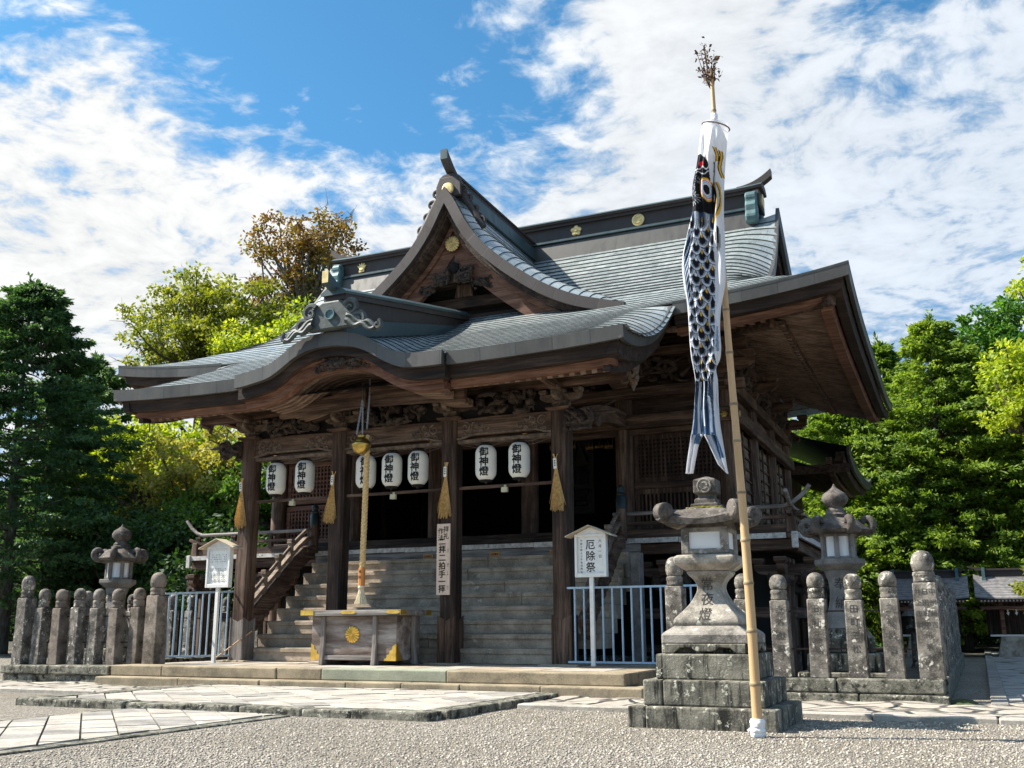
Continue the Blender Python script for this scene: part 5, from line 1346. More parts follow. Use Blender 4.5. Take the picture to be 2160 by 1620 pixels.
mb.v = [(LX+x, LY-.106-z, 2.108+y) for x, y, z in mb.v]; mb.build('swirl_crest', 'granite_pale', fin)

# ------------------------------------------------------------------ hexagonal stone lanterns
def hex_lantern(x, y, label, m, mc, txt):
    t = thing('hexagonal_stone_lantern', label, 'stone lantern', (x, y, 0), None)
    R6 = math.pi/6
    mb = MB(); mb.sq([(.55, 0), (.54, .28)], (x, y, 0)); mb.sq([(.44, .281), (.43, .50)], (x, y, 0)); mb.build('base_step', 'granite_mossy', t, bevel=.015)
    mb = MB(); mb.lathe([(.36, .501), (.36, .68), (.30, .76), (.28, .80)], (x, y, 0), 6, R6); mb.build('shaft_base', 'granite_mossy', t, bevel=.015)
    mb = MB(); prof = [(.27, .801), (.25, .86), (.20, 1.0), (.165, 1.15), (.155, 1.28), (.165, 1.4), (.20, 1.50), (.215, 1.53)]; mb.lathe(prof, (x, y, 0), 6, R6); s_ = mb.build('shaft', m, t, bevel=.008)
    mb = MB(); rr = spline([p[1] for p in prof], [p[0] for p in prof]); write_col(mb, txt, x-.0, 1.44, .16, lambda u, w: (x+(u-x), y-float(rr(w))*.866-.004, w), .008, 1.5); mb.build('inscription', 'carving_ink', s_)
    mb = MB(); mb.lathe([(.22, 1.531), (.31, 1.60), (.32, 1.61), (.32, 1.67), (.30, 1.675)], (x, y, 0), 6, R6); mb.build('platform_slab', m, t, bevel=.006)
    mb = MB()
    for k in range(6): a_ = k*math.pi/3+R6; mb.lathe([(.035, 1.676), (.035, 1.99)], (x+.205*math.cos(a_+R6-R6), y+.205*math.sin(a_), 0), 6)
    mb.lathe([(.235, 1.6755), (.235, 1.705)], (x, y, 0), 6, R6); mb.lathe([(.235, 1.96), (.235, 1.992)], (x, y, 0), 6, R6); mb.build('firebox', m, t, bevel=.004)
    mb = MB(); mb.lathe([(.20, 1.70), (.20, 1.965)], (x, y, 0), 6, R6); mb.build('paper_window', 'paper_pane', t)
    # roof: six lobes with curled corners
    mb = MB(); rows = []
    for i, q in enumerate(np.linspace(0, 1, 9)):
        row = []
        for j in range(73):
            a_ = j/72*2*math.pi; c6 = abs(math.cos(3*a_));
            r = .12+(.30*(1-.10*(1-c6)))*q; z = 2.21-.17*q**1.6+.03*math.sin(q*3.1)*(1-c6); row.append((x+r*math.cos(a_), y+r*math.sin(a_), z))
        rows.append(row)
    under = [(x+(p[0]-x)*.93, y+(p[1]-y)*.93, 2.0) for p in rows[-1]]; mb.grid(rows); mb.grid([rows[-1], under]); mb.grid([under, [(x+(p[0]-x)*.3, y+(p[1]-y)*.3, 1.985) for p in rows[-1]]])
    rf = mb.build('lantern_roof', mc, t, smooth=True, angle=50)
    for k in range(6):
        a_ = k*math.pi/3; d = np.array([math.cos(a_), math.sin(a_), 0]); mb = MB(); n = 22; q = np.linspace(0, 1, n)
        ang = -.6+q*5.2; rr_ = .105*(1-.62*q); cx = .365; pts = [np.array([x, y, 2.10])+d*(cx+rr_[i]*math.sin(ang[i]))+np.array([0, 0, -rr_[i]*math.cos(ang[i])+.02]) for i in range(n)]
        pts = [np.array([x, y, 2.155])+d*.16, np.array([x, y, 2.07])+d*.27]+pts
        mb.tube(pts, np.r_[.05, .06, .062-.02*q], 9); mb.build('roof_curl', mc, rf, smooth=True, angle=60)
    mb = MB(); mb.lathe([(.16, 2.19), (.165, 2.25), (.13, 2.27), (.13, 2.30), (.10, 2.33), (.09, 2.35), (.13, 2.38), (.165, 2.43), (.168, 2.48), (.14, 2.53), (.08, 2.57), (.03, 2.61), (.005, 2.66)], (x, y, 0), 22); mb.build('finial', mc, t, smooth=True, angle=40)
    return t
hex_lantern(6.84, 13.75, 'grey hexagonal stone lantern with curled roof at the right veranda corner', 'granite_smooth', 'granite_cap', '奉納')
hex_lantern(-5.46, 13.55, 'hexagonal stone lantern with curled roof behind the left stone fence', 'granite_smooth', 'granite_cap', '奉納')
# ------------------------------------------------------------------ carp streamer on its bamboo pole
KY = 8.25
def at(px, py, Y):
    d = ray_dir(px, py); t = Y/d[1]; return np.array([XC+d[0]*t, Y, CAMH+d[2]*t])
PB = thing('bamboo_pole', 'tall pale bamboo flagpole with withered twigs at its tip, foot wrapped in white cloth', 'flagpole', (6.76, KY, 0))
zz = np.arange(0, 5.8, .385); zz[1:] += RNG.uniform(-.04, .04, len(zz)-1)
def polex(z): return 6.765-.087*np.asarray(z)/6+.012*np.sin(np.asarray(z)*1.3)
def poler(z): return .044-.0235*np.asarray(z)/5.5
mb = MB(); nodes = []
for a, b in zip(zz[:-1], zz[1:]): nodes += [(a+.006, 1.0), (a+.03, .95), ((a+b)/2, .93), (b-.03, .95), (b-.008, 1.0), (b, 1.06)]
mb.tube([(float(polex(z)), KY, z) for z, _ in nodes], [float(poler(z))*k for z, k in nodes], 16); nb_ = mb; nb_.cur = 1; mb = nb_
for z in zz[1:]: mb.lathe([(float(poler(z))*1.05, z-.012), (float(poler(z))*1.10, z-.004), (float(poler(z))*1.10, z+.002), (float(poler(z))*1.02, z+.01)], (float(polex(z)), KY, 0), 16)
mb.build('cane', ['bamboo', 'bamboo_node'], PB, smooth=True)
g = np.random.default_rng(12); tw, lf = MB(), MB(); top = np.array([float(polex(5.6)), KY, 5.58])
for i in range(9):
    t = np.linspace(0, 1, 7); ex, ey, ez = g.uniform(-.14, .05), g.uniform(-.1, .1), g.uniform(.28, .55)
    P_ = top+np.c_[ex*t**.7, ey*t, ez*t]; tw.tube(P_, .006*(1-.6*t), 5)
    for k in range(26):
        q = P_[g.integers(2, 7)]+g.normal(0, .028, 3); s = g.uniform(.022, .04); a = g.normal(0, 1, (2, 3)); a /= np.linalg.norm(a, axis=1)[:, None]
        lf.add([q, q+a[0]*s*.6+a[1]*s*.35, q+a[0]*s*1.3, q+a[0]*s*.6-a[1]*s*.35+[0, 0, .01]], [(0, 1, 2, 3)])
tw.build('twig', 'twig', PB); lf.build('withered_leaf', 'dry_leaf', PB)
mb = MB()
for k, z in enumerate((.03, .085, .14, .19)): mb.lathe([(.05, z*.6-.02), (.056+.005*(k % 2), z*.6-.008), (.057, z*.6+.010), (.048, z*.6+.024)], (6.765, KY, 0), 14)
mb.bar((6.70, KY-.07, .05), (6.80, KY-.075, .13), .012, .02); mb.build('foot_wrapping', 'cloth_white', PB, smooth=True)

KO = thing('carp_streamer', 'black and white carp windsock with blue scales hanging limp from the bamboo pole', 'carp streamer', (6.6, KY, 2.1))
ky_ = [262, 275, 300, 350, 390, 450, 500, 550, 600, 650, 700, 735, 760, 775, 800, 850, 900, 918]
kl = [1484, 1480, 1476, 1469, 1461, 1461, 1450, 1439, 1442, 1450, 1454, 1457, 1460, 1463, 1467, 1465, 1461, 1458.5]
kr = [1536, 1536, 1534, 1530, 1528, 1527, 1529, 1530, 1530, 1521, 1519, 1521, 1518, 1511, 1514, 1516, 1520, 1523]
xl_ = spline(ky_, kl); xr_ = spline(ky_, kr)
def paint(x, y):
    """print on the cloth; x, y are cloth coordinates (1 unit about 4 mm)"""
    n = x.size; c = np.tile([.80, .81, .84], (n, 1)); L_ = xl_(np.clip(y, 262, 918)); R_ = xr_(np.clip(y, 262, 918))
    def put(m, col): c[m] = col
    BLK, NVY, BLU, WHT, YEL, RED = (.012, .013, .017), (.025, .05, .10), (.11, .20, .34), (.82, .83, .86), (.80, .44, .03), (.62, .03, .04)
    # head
    xh = np.interp(y, [326, 332, 342, 352, 380, 430, 460], [1476, 1484, 1493, 1500, 1501.5, 1503, 1505])
    el = ((x-1491)/29)**2+((y-425)/50)**2
    face = (y > 326) & (y < 462) & ((x < xh) | ((el < 1) & (y > 388)))
    ring = (y > 388) & (y < 480) & (x > 1500)
    put(ring & (el < 1.38), YEL); put(ring & (el < 1.12), BLK); put(ring & (el < 1.0), (.55, .58, .62)); put(ring & (el < .80), YEL); put(ring & (el < .68), BLK)
    put(face & ((x < xh) | (el < .55)), BLK)
    put(face & (np.abs(y-362-3*np.sin(x*.35)) < 1.3), WHT); put(face & (np.abs(y-372-3*np.sin(x*.3+1)) < 1.0) & (x > 1472), WHT)
    put(face & (((x-1484)/5.5)**2+((y-351-1.2*np.abs(x-1484)*.3)/6)**2 < 1), RED)
    e = ((x-1494-.1*(y-405))/14)**2+((y-405)/23)**2; ok = x < 1502.5
    for r, col in ((1.0, YEL), (.72, WHT), (.60, RED), (.48, WHT), (.40, (.30, .55, .75)), (.26, WHT), (.18, BLK)): put(ok & (e < r), col)
    for cx, cy, rr in ((1466, 425, 15), (1463, 400, 9), (1475, 385, 7)):
        d = np.hypot(x-cx, y-cy); a = np.arctan2(y-cy, x-cx); put(face & (d < rr) & (d > rr*.3) & (np.abs(((a*7/math.pi) % 1)-.5) < .10), (.6, .63, .68))
    put((((x-1503)/5)**2+((y-474)/5)**2 < 1), RED); put((((x-1493)/8)**2+((y-472)/7)**2 < 1), (.75, .50, .42))
    for x0, s in ((1511, 0), (1519, .4)):
        w = x0+3.2*np.sin((y-318)/9.5+s)+.10*(y-318); m = (y > 318+10*s) & (y < (346 if s == 0 else 378)); put(m & (np.abs(x-w) < 3.0), YEL); put(m & (np.abs(x-w+2.6) < 1.0), BLK); put(m & (np.abs(x-w-2.9) < .9), BLK)
    m = (y > 345) & (y < 392); put(m & (np.abs(x-1509+.10*(y-345)*.6) < 1.), BLK)
    # scales, painted tail to head so that upper ones lie on top
    body = (y > 452) & (y < 806) & (x < np.interp(y, [452, 500, 700, 775, 806], [1508, 1508, 1509, 1512, 1500])) & (x > np.maximum(L_+2, np.interp(y, [452, 500, 640, 660, 806], [1458, 1461, 1461, 1450, 1470])))
    put(body, BLU)
    cw = 21.5
    for j in range(21, -1, -1):
        cy = 470+16.5*j
        for i in range(-1, 4):
            cx = 1462+cw*(i+.5*(j % 2))-.006*(cy-470)*1.2
            dx = (x-cx)/(cw*.53); dy = (y-cy)/(23); r = np.sqrt(dx**2+np.maximum(dy, 0)**2); m = body & (r < 1) & (dy > -1.0) & (dy < 1)
            if not m.any(): continue
            ang = np.arctan2(dx, np.maximum(dy, -.2)+.35)
            base = np.array([.04, .075, .14])+(np.array([.46, .55, .68])-np.array([.04, .075, .14]))*np.clip((r-.42)/.4, 0, 1)[:, None]
            st = np.abs(((ang*5.2) % 1)-.5) < .13; base[st & (r < .82)] = (.03, .05, .10)
            base[r > .93] = BLK; base[(r > .80) & (r <= .93)] = (.70, .74, .80)
            base[(dx/.46)**2+((dy-.18)/.50)**2 < 1] = BLK
            yel = i == 1 or (i == 2 and j % 3 == 0)
            base[(dx/(.05+.13*np.clip((dy+.40)/.45, 0, 1)))**2+((dy+.16)/(.26))**2 < 1] = YEL if yel else (WHT if i < 2 else BLK)
            c[m] = base[m]
    # back fin at the left, small fins at the right
    fin = (y > 488) & (y < 655) & (x < 1460) & (x > L_+4); st = np.sin((x*.9+y*.33)*.95); put(fin, np.array(NVY)*.6); put(fin & (st > .55), (.45, .55, .68))
    f2 = (((x-1517-.02*(y-510))/5)**2+((y-508)/26)**2 < 1); put(f2, BLK); put(f2 & (np.sin(x*2.2) > .6), (.5, .52, .55))
    f3 = (y > 690) & (y < 742) & (x > 1512) & (x < R_-2); put(f3, (.42, .50, .60)); put(f3 & (np.sin((x+y*.2)*2.) > .5), (.05, .07, .11))
    # tail
    xm = np.interp(y, [780, 800, 860, 918, 960, 1000], [1507, 1508, 1508, 1514, 1528, 1536])
    tail = (y > 790) & (x < xm) & (x > np.interp(y, [790, 918, 1000], [1470, 1461, 1452]))
    body2 = body & (y > 775)
    t = np.clip((y-800)/150, 0, 1)[:, None]; g2 = np.array(BLK)*(1-t)+np.array(BLU)*1.1*t
    u = (x-1486)/np.interp(y, [790, 918, 1000], [17, 34, 44]); tm = tail & ~body2; c[tm] = g2[tm]
    s2 = np.abs(((u*8.5+.15*np.sin(y*.05)) % 1)-.5) < .05; put(tm & s2 & (y < 905), (.22, .30, .42)); put(tm & (np.abs(((u*15) % 1)-.5) < .12) & (y > 860), (.03, .06, .13))
    put(tm & (np.abs(u+.35+.0012*(y-800)) < .05) & (y < 880), WHT); put(tm & (np.abs(u-.10) < .05) & (y < 900), WHT); put(tm & (np.abs(u-.62) < .06) & (y > 840) & (y < 915), WHT)
    put((y > 938) & (x < 1475), WHT); inner = np.interp(y, [918, 930, 985, 1000], [1487, 1494, 1525, 1536]); put((y > 918) & (x > 1480) & (x < inner+5), WHT); put((y > 968) & (x > 1500), WHT)
    return c
KMAT, t_, b_ = newmat('streamer_cloth')
at_ = t_.new('ShaderNodeAttribute'); at_.attribute_name = 'Print'
t_.l.new(at_.outputs['Color'], b_.inputs['Base Color']); b_.inputs['Roughness'].default_value = .75; b_.inputs['Specular IOR Level'].default_value = .2
tr = t_.new('ShaderNodeBsdfTranslucent'); t_.l.new(at_.outputs['Color'], tr.inputs[0]); mx = t_.new('ShaderNodeMixShader'); mx.inputs[0].default_value = .3
t_.l.new(b_.outputs[0], mx.inputs[1]); t_.l.new(tr.outputs[0], mx.inputs[2]); t_.l.new(mx.outputs[0], [n for n in t_.n if n.type == 'OUTPUT_MATERIAL'][0].inputs[0])
def cloth(name, Y, XL, XR, depth, parent, back):
    Yc = np.asarray(Y, float); nu = 72; u = np.linspace(0, 1, nu); V = np.zeros((len(Yc), nu, 3)); C = np.zeros((len(Yc), nu, 3))
    for i, (y, a, b, d) in enumerate(zip(Yc, XL, XR, depth)):
        x = a+(b-a)*u; p0, p1 = at(a, y, KY-.1), at(b, y, KY-.1)
        P_ = p0+(p1-p0)*u[:, None]; prof = np.sqrt(np.clip(1-(2*u-1)**2, 0, 1))
        fold = .016*np.sin(u*17+y*.012+2*np.sin(y*.011))+.014*np.sin(u*31-y*.02+1)+.034*np.sin(u*7+y*.006+1.2*np.sin(y*.017))+.010*np.sin(y*.07+u*9)*np.sin(y*.013); fold *= np.clip((y-275)/60, 0, 1)*np.clip(prof*1.6, 0, 1)
        P_[:, 1] = KY-.1+(-1 if not back else 1)*d*prof+(fold if not back else -fold*.6); V[i] = P_
        C[i] = paint(x, np.full(nu, y)) if not back else np.array([.78, .79, .82])
    mb = MB(); mb.grid(V); o = mb.build(name, 'streamer_cloth', parent, smooth=True, angle=80)
    at2 = o.data.color_attributes.new('Print', 'FLOAT_COLOR', 'POINT'); at2.data.foreach_set('color', np.c_[C.reshape(-1, 3), np.ones(C.shape[0]*nu)].ravel()); return o
Yb = np.arange(262.5, 919, 1.35); dep = np.interp(Yb, [262, 300, 400, 800, 918], [.10, .09, .055, .04, .03])
# the mouth ring is tilted: left end higher than right
cloth('streamer_body', Yb, xl_(Yb), xr_(Yb), dep, KO, False); cloth('streamer_body', Yb[::4], xl_(Yb[::4]), xr_(Yb[::4]), dep[::4], KO, True)
Yt = np.arange(917, 1000.5, 1.35)
for nm, l_, r_ in (('left', np.interp(Yt, [917, 950, 1000], [1458.5, 1454, 1447]), np.interp(Yt, [917, 925, 945, 1000], [1484.5, 1479, 1472, 1462])), ('right', np.interp(Yt, [917, 930, 980, 1000], [1484.5, 1491, 1515, 1534.5]), np.interp(Yt, [917, 1000], [1523, 1536]))):
    cloth('tail_lobe', Yt, l_, r_, np.full(len(Yt), .015), KO, False); cloth('tail_lobe', Yt[::4], l_[::4], r_[::4], np.full(len(Yt[::4]), .01), KO, True)
c0, c1 = at(1484, 263, KY-.1), at(1536.5, 272, KY-.1); mid = (c0+c1)/2; q = np.linspace(0, 2*math.pi, 37); rr = np.linalg.norm(c1-c0)/2
mb = MB(); mb.tube(np.c_[mid[0]+rr*np.cos(q), mid[1]+.10*np.sin(q), mid[2]+(c1[2]-c0[2])/2*np.cos(q)], .006, 6, cap=False); mb.build('mouth_ring', 'wood_rail', KO)
mb = MB()
for a in (c0, c1, mid+[0, -.1, 0]): mb.tube([a, (float(polex(5.32)), KY, 5.32)], .0028, 4)
mb.lathe([(.03, 0), (.032, .05), (.03, .06)], (float(polex(5.32)), KY, 5.29), 8); mb.build('cord', 'cloth_white', KO)

# ------------------------------------------------------------------ ground
def struct(name, mb, m, **k): o = mb.build(name, m, **k); o['kind'] = 'structure'; return o
m, t, b = newmat('gravel'); v = t.new('ShaderNodeTexCoord').outputs['Object']
vo = t.new('ShaderNodeTexVoronoi'); t.l.new(v, vo.inputs['Vector']); vo.inputs['Scale'].default_value = 70.
wn = t.new('ShaderNodeTexWhiteNoise'); t.l.new(vo.outputs['Position'], wn.inputs['Vector'])
vo2 = t.vor(v, 90.); big = t.noise(v, .7, 5, .6); med = t.noise(v, 5., 4, .6)
c = t.ramp(wn.outputs[0], [(.0, (.15, .132, .108)), (.35, (.34, .30, .245)), (.7, (.45, .40, .33)), (1., (.60, .545, .465))])
c = t.mix(t.m('MULTIPLY', t.rng(big, .42, .62), .5), c, (.27, .23, .175)); c = t.mix(t.m('MULTIPLY', t.rng(med, .45, .7), .3), c, (.33, .32, .30))
gap = t.rng(vo.outputs['Distance'], .45, .75); c = t.mix(t.m('MULTIPLY', gap, .7), c, (.05, .045, .038))
far = t.new('ShaderNodeSeparateXYZ'); t.l.new(v, far.inputs[0]); c = t.mix(t.m('MULTIPLY', t.rng(far.outputs[1], 24., 34.), .8), c, (.07, .065, .045))
t.l.new(c, b.inputs['Base Color']); b.inputs['Roughness'].default_value = .95; b.inputs['Specular IOR Level'].default_value = .2
bump(t, b, t.m('ADD', t.m('MULTIPLY', vo.outputs['Distance'], -1.), t.m('MULTIPLY', vo2, -.4)), 1., .022)
mb = MB(); mb.add([(-400, -60, 0), (400, -60, 0), (400, 600, 0), (-400, 600, 0)], [(0, 1, 2, 3)]); struct('gravel_ground', mb, 'gravel')
# loose pebbles in the foreground: uncountable
g = np.random.default_rng(21); N = 42000
ico = np.array([(0, 0, 1), (.89, 0, .45), (.28, .85, .45), (-.72, .53, .45), (-.72, -.53, .45), (.28, -.85, .45), (.72, .53, -.2), (-.28, .85, -.2), (-.89, 0, -.2), (-.28, -.85, -.2), (.72, -.53, -.2)])
icf = np.array([(0, 1, 2), (0, 2, 3), (0, 3, 4), (0, 4, 5), (0, 5, 1), (1, 6, 2), (2, 7, 3), (3, 8, 4), (4, 9, 5), (5, 10, 1), (2, 6, 7), (3, 7, 8), (4, 8, 9), (5, 9, 10), (1, 10, 6)])
px = g.uniform(.0, 11, N*3); py = 3.6+7.5*g.uniform(0, 1, N*3)**1.6
ok = ~((px > -.0) & (px < 2.36) & (py > 3)) & ~((px < 3.9) & (py > 8.2)) & (py < 10.05) & ~((np.abs(px-LX) < .68) & (np.abs(py-LY) < .68)); px, py = px[ok][:N], py[ok][:N]; N = len(px)
s = g.uniform(.0045, .013, (N, 1)); a = g.uniform(0, 6.28, (N, 1)); sc = g.uniform(.6, 1.2, (N, 3))*[1, 1, .65]
V = ico[None]*sc[:, None]*s[:, None]; ca, sa = np.cos(a), np.sin(a); V = np.stack([V[..., 0]*ca-V[..., 1]*sa, V[..., 0]*sa+V[..., 1]*ca, V[..., 2]], -1)+np.stack([px, py, np.full(N, .002)], -1)[:, None]
def fast_mesh(name, V, F, mat_names, parent=None, mi=None, smooth=False):
    me = bpy.data.meshes.new(name); V = np.ascontiguousarray(V, np.float32).reshape(-1, 3); F = np.ascontiguousarray(F, np.int32); k = F.shape[1]
    org = ORG.get(parent.name, np.zeros(3)) if parent else np.zeros(3)
    me.vertices.add(len(V)); me.vertices.foreach_set('co', (V-org).astype(np.float32).ravel()); me.loops.add(F.size); me.loops.foreach_set('vertex_index', F.ravel())
    me.polygons.add(len(F)); me.polygons.foreach_set('loop_start', np.arange(0, F.size, k, dtype=np.int32)); me.polygons.foreach_set('loop_total', np.full(len(F), k, np.int32))
    for x in ([mat_names] if isinstance(mat_names, str) else mat_names): me.materials.append(MATS[x])
    if mi is not None: me.polygons.foreach_set('material_index', np.asarray(mi, np.int32))
    me.update(calc_edges=True); o = bpy.data.objects.new(name, me); COL.objects.link(o)
    if parent: o.parent = parent
    ORG[o.name] = org
    return o
m, t, b = newmat('pebble'); ge = t.new('ShaderNodeNewGeometry')
t.l.new(t.ramp(ge.outputs['Random Per Island'], [(0, (.155, .14, .12)), (.4, (.33, .295, .245)), (.75, (.46, .405, .33)), (1, (.60, .54, .46))]), b.inputs['Base Color']); b.inputs['Roughness'].default_value = .9
o = fast_mesh('gravel_pebbles', V, (icf[None]+11*np.arange(N)[:, None, None]).reshape(-1, 3), 'pebble'); tag(o, 'loose grey pebbles scattered over the gravel forecourt', 'gravel', kind='stuff')

# rough flagstone strip before the fence, pale kerb line
def crazy(name, c1, c2, c3, scale, gapw=.05, strx=1.):
    m, t, b = newmat(name); v = t.vm('MULTIPLY', t.new('ShaderNodeTexCoord').outputs['Object'], (strx, 1, 1)); v = t.vm('ADD', v, t.vm('SCALE', t.noise(v, 2.5, 2, out=1)));
    v.node.inputs[1].links[0].from_node.inputs['Scale'].default_value = .18
    e = t.vor(v, scale, 'DISTANCE_TO_EDGE'); vo = t.new('ShaderNodeTexVoronoi'); t.l.new(v, vo.inputs['Vector']); vo.inputs['Scale'].default_value = scale
    wn = t.new('ShaderNodeTexWhiteNoise'); t.l.new(vo.outputs['Position'], wn.inputs['Vector'])
    n = t.noise(v, 6., 6, .7); n2 = t.noise(v, 40., 4, .7)
    c = t.mix(t.rng(n, .35, .65), t.mix(wn.outputs[0], c1, c2), c3); c = t.mix(t.m('MULTIPLY', t.rng(n2, .4, .7), .4), c, tuple(x*.6 for x in c1))
    gp = t.rng(e, gapw*.3, gapw, 1., 0.); c = t.mix(t.m('MULTIPLY', gp, .92), c, (.05, .044, .03)); t.l.new(c, b.inputs['Base Color']); b.inputs['Roughness'].default_value = .9
    bump(t, b, t.m('ADD', t.m('MULTIPLY', t.rng(e, 0., gapw*2.2), 2.2), t.m('ADD', t.m('MULTIPLY', n, .9), t.m('MULTIPLY', wn.outputs[0], .5))), .9, .03)
crazy('flagstone', (.28, .245, .205), (.43, .37, .31), (.36, .33, .28), 2.8, .06, .75); crazy('flagstone_shade', (.28, .27, .26), (.36, .34, .32), (.30, .29, .27), 1.5, .04, .7)
mb = MB(); G = [[(x, y, .03+.014*math.sin(x*3.1+y*5)+.010*math.sin(x*7.3-y*4)) for x in np.linspace(3.82, 40, 240)] for y in np.linspace(10.22, 12.2, 14)]; mb.grid(G)
G = [[(x, y, .03+.014*math.sin(x*3.1+y*5)) for x in np.linspace(-40, -1.4, 200)] for y in np.linspace(10.3, 12.2, 14)]; mb.grid(G); struct('flagstone_pavement', mb, 'flagstone')
mb = MB(); g = np.random.default_rng(31)
for a, b_x in ((3.9, 40), (-40, -1.5)):
    x = a
    while x < b_x: l = g.uniform(.8, 1.6); mb.box(x+.004, min(b_x, x+l)-.004, 10.04+g.uniform(-.01, .01), 10.215, -.02, .05+g.uniform(-.004, .004)); x += l
struct('pavement_kerb', mb, 'flag_light', bevel=.012)
mb = MB(); mb.box(-1.5, 3.74, 8.46, 11.5, -.01, .052); struct('approach_bed', mb, 'joint_dirt')
def diag_slabs(name, x0, x1, y0, y1, z0, z1, wv, lu, seed, mats, gap=.007, bev=.006):
    """paving blocks laid on the diagonal, cut off at the straight border"""
    g = np.random.default_rng(seed); mb = MB(); c = math.sqrt(.5); ang = math.radians(47); eu = np.array([-math.sin(ang), math.cos(ang)]); ev = np.array([math.cos(ang), math.sin(ang)])
    cen = np.array([(x0+x1)/2, (y0+y1)/2]); R = math.hypot(x1-x0, y1-y0)/2
    def clip(poly, axis, val, keep_less):
        out = []
        for i in range(len(poly)):
            p, q = poly[i-1], poly[i]; ip = (p[axis] <= val) == keep_less; iq = (q[axis] <= val) == keep_less
            if ip != iq: t = (val-p[axis])/(q[axis]-p[axis]); out.append(p+(q-p)*t)
            if iq: out.append(q)
        return out
    v = -R
    while v < R:
        w = wv*g.uniform(.9, 1.12); u = -R-g.uniform(0, lu)
        while u < R:
            l = lu*g.uniform(.7, 1.35); P_ = [cen+eu*a+ev*b for a, b in ((u+gap, v+gap*1.4), (u+gap, v+w-gap*1.4), (u+l-gap, v+w-gap*1.4), (u+l-gap, v+gap*1.4))]
            for ax, val, less in ((0, x0, False), (0, x1, True), (1, y0, False), (1, y1, True)):
                if P_: P_ = clip(P_, ax, val, less)
            if len(P_) > 2:
                mb.cur = int(g.uniform() < .2); mb.prism([tuple(q) for q in P_], 2, z0, z1+g.uniform(-.005, .005))
            u += l
        v += w
    o = mb.build(name, mats, bevel=bev); o['kind'] = 'structure'; return o
diag_slabs('paved_approach', -1.285, 3.555, 8.675, 11.475, .0, .072, .33, .52, 41, ['flag_light', 'flag_dark'])
mb = MB(); x = -1.58
g = np.random.default_rng(42)
while x < 3.75: l = g.uniform(.45, .95); mb.box(x+.006, min(3.80, x+l)-.006, 8.40+g.uniform(-.015, .015), 8.665, -.03, .078+g.uniform(-.006, .006)); x += l
for xa, xb in ((3.565, 3.80), (-1.58, -1.295)):
    y = 8.68
    while y < 11.4: l = g.uniform(.45, .95); mb.box(xa+g.uniform(-.01, .01), xb+g.uniform(-.015, .015), y+.006, min(11.47, y+l)-.006, -.03, .078+g.uniform(-.006, .006)); y += l
struct('approach_kerb', mb, 'kerb_moss', bevel=.02, seg=2)
diag_slabs('stone_path', .19, 2.09, 1.5, 8.36, -.05, .022, .31, .50, 43, ['flag_light', 'flag_dark'], .006, .005)
mb = MB(); mb.box(.16, 2.14, 1.5, 8.37, -.03, .008); struct('path_bed', mb, 'joint_dirt')
mb = MB(); y = 1.5
while y < 8.3: l = g.uniform(.6, 1.2); mb.box(2.10, 2.25, y+.004, min(8.36, y+l)-.004, -.05, .014); mb.box(.04, .18, y+.004, min(8.36, y+l)-.004, -.05, .014); y += l
struct('path_kerb', mb, 'kerb_moss', bevel=.006)
mb = MB(); mb.grid([[(x, y, .022+.01*math.sin(x*4+y*3)) for x in np.linspace(8.62, 12.4, 20)] for y in np.linspace(12.21, 40, 120)]); struct('stone_lane', mb, 'flagstone_shade')
mb = MB(); y = 12.0
while y < 40: l = g.uniform(.5, 1.0); mb.box(8.44, 8.615, y+.006, y+l-.006, -.03, .045); y += l
struct('lane_kerb', mb, 'flag_dark', bevel=.01)
mb = MB(); mb.grid([[(8.16+.17*a, 12.35+.5*b, .05*(1-a*a-b*b)-.01+.03*fbm(np.array([a*3.]), np.array([b*3.]), 3, 2.)[0]) for a in np.linspace(-1, 1, 14)] for b in np.linspace(-1, 1, 18)]); tag(mb.build('moss_patch', 'moss_green'), 'green moss at the foot of the right corner post', 'moss', kind='stuff')
# the two stone steps in front of the porch
PS = thing('stone_platform', 'two tiers of tan stone blocks forming the shrine entrance platform', 'stone platform', (.4, 12, 0))
g = np.random.default_rng(51); cuts = [-3.65, -2.05, -.62, .78, 1.62, 2.46, 3.55, 4.83]
for i, (a, b_) in enumerate(zip(cuts[:-1], cuts[1:])): mb = MB(); mb.box(a+.004, b_-.004, 11.49+g.uniform(-.008, .008), 12.0, -.02, .142+g.uniform(-.003, .003)); mb.build('step_block', 'step_tan', PS, bevel=.016, seg=2)
cuts = [-3.62, -2.62, -.55, .20, 2.13, 4.53]
for i, (a, b_) in enumerate(zip(cuts[:-1], cuts[1:])): mb = MB(); mb.box(a+.004, b_-.004, 11.765+g.uniform(-.008, .008), 12.28, .143, .293+g.uniform(-.002, .002)); mb.build('step_block', 'step_green' if i == 3 else 'step_tan', PS, bevel=.016, seg=2)
mb = MB(); mb.box(4.10, 4.53, 12.285, 14.6, .0, .292); mb.build('step_block', 'step_tan', PS, bevel=.016)
for a in np.arange(-3.6, 4.0, .62):
    y = 12.29
    while y < 14.55: l = g.uniform(.6, 1.1); mb = MB(); mb.box(a+.004, min(4.09, a+.62)-.004, y+.004, min(14.6, y+l)-.004, .1, .291+g.uniform(-.003, .002)); mb.build('paving_slab', 'flag_light' if g.uniform() < .6 else 'step_grey', PS, bevel=.006); y += l

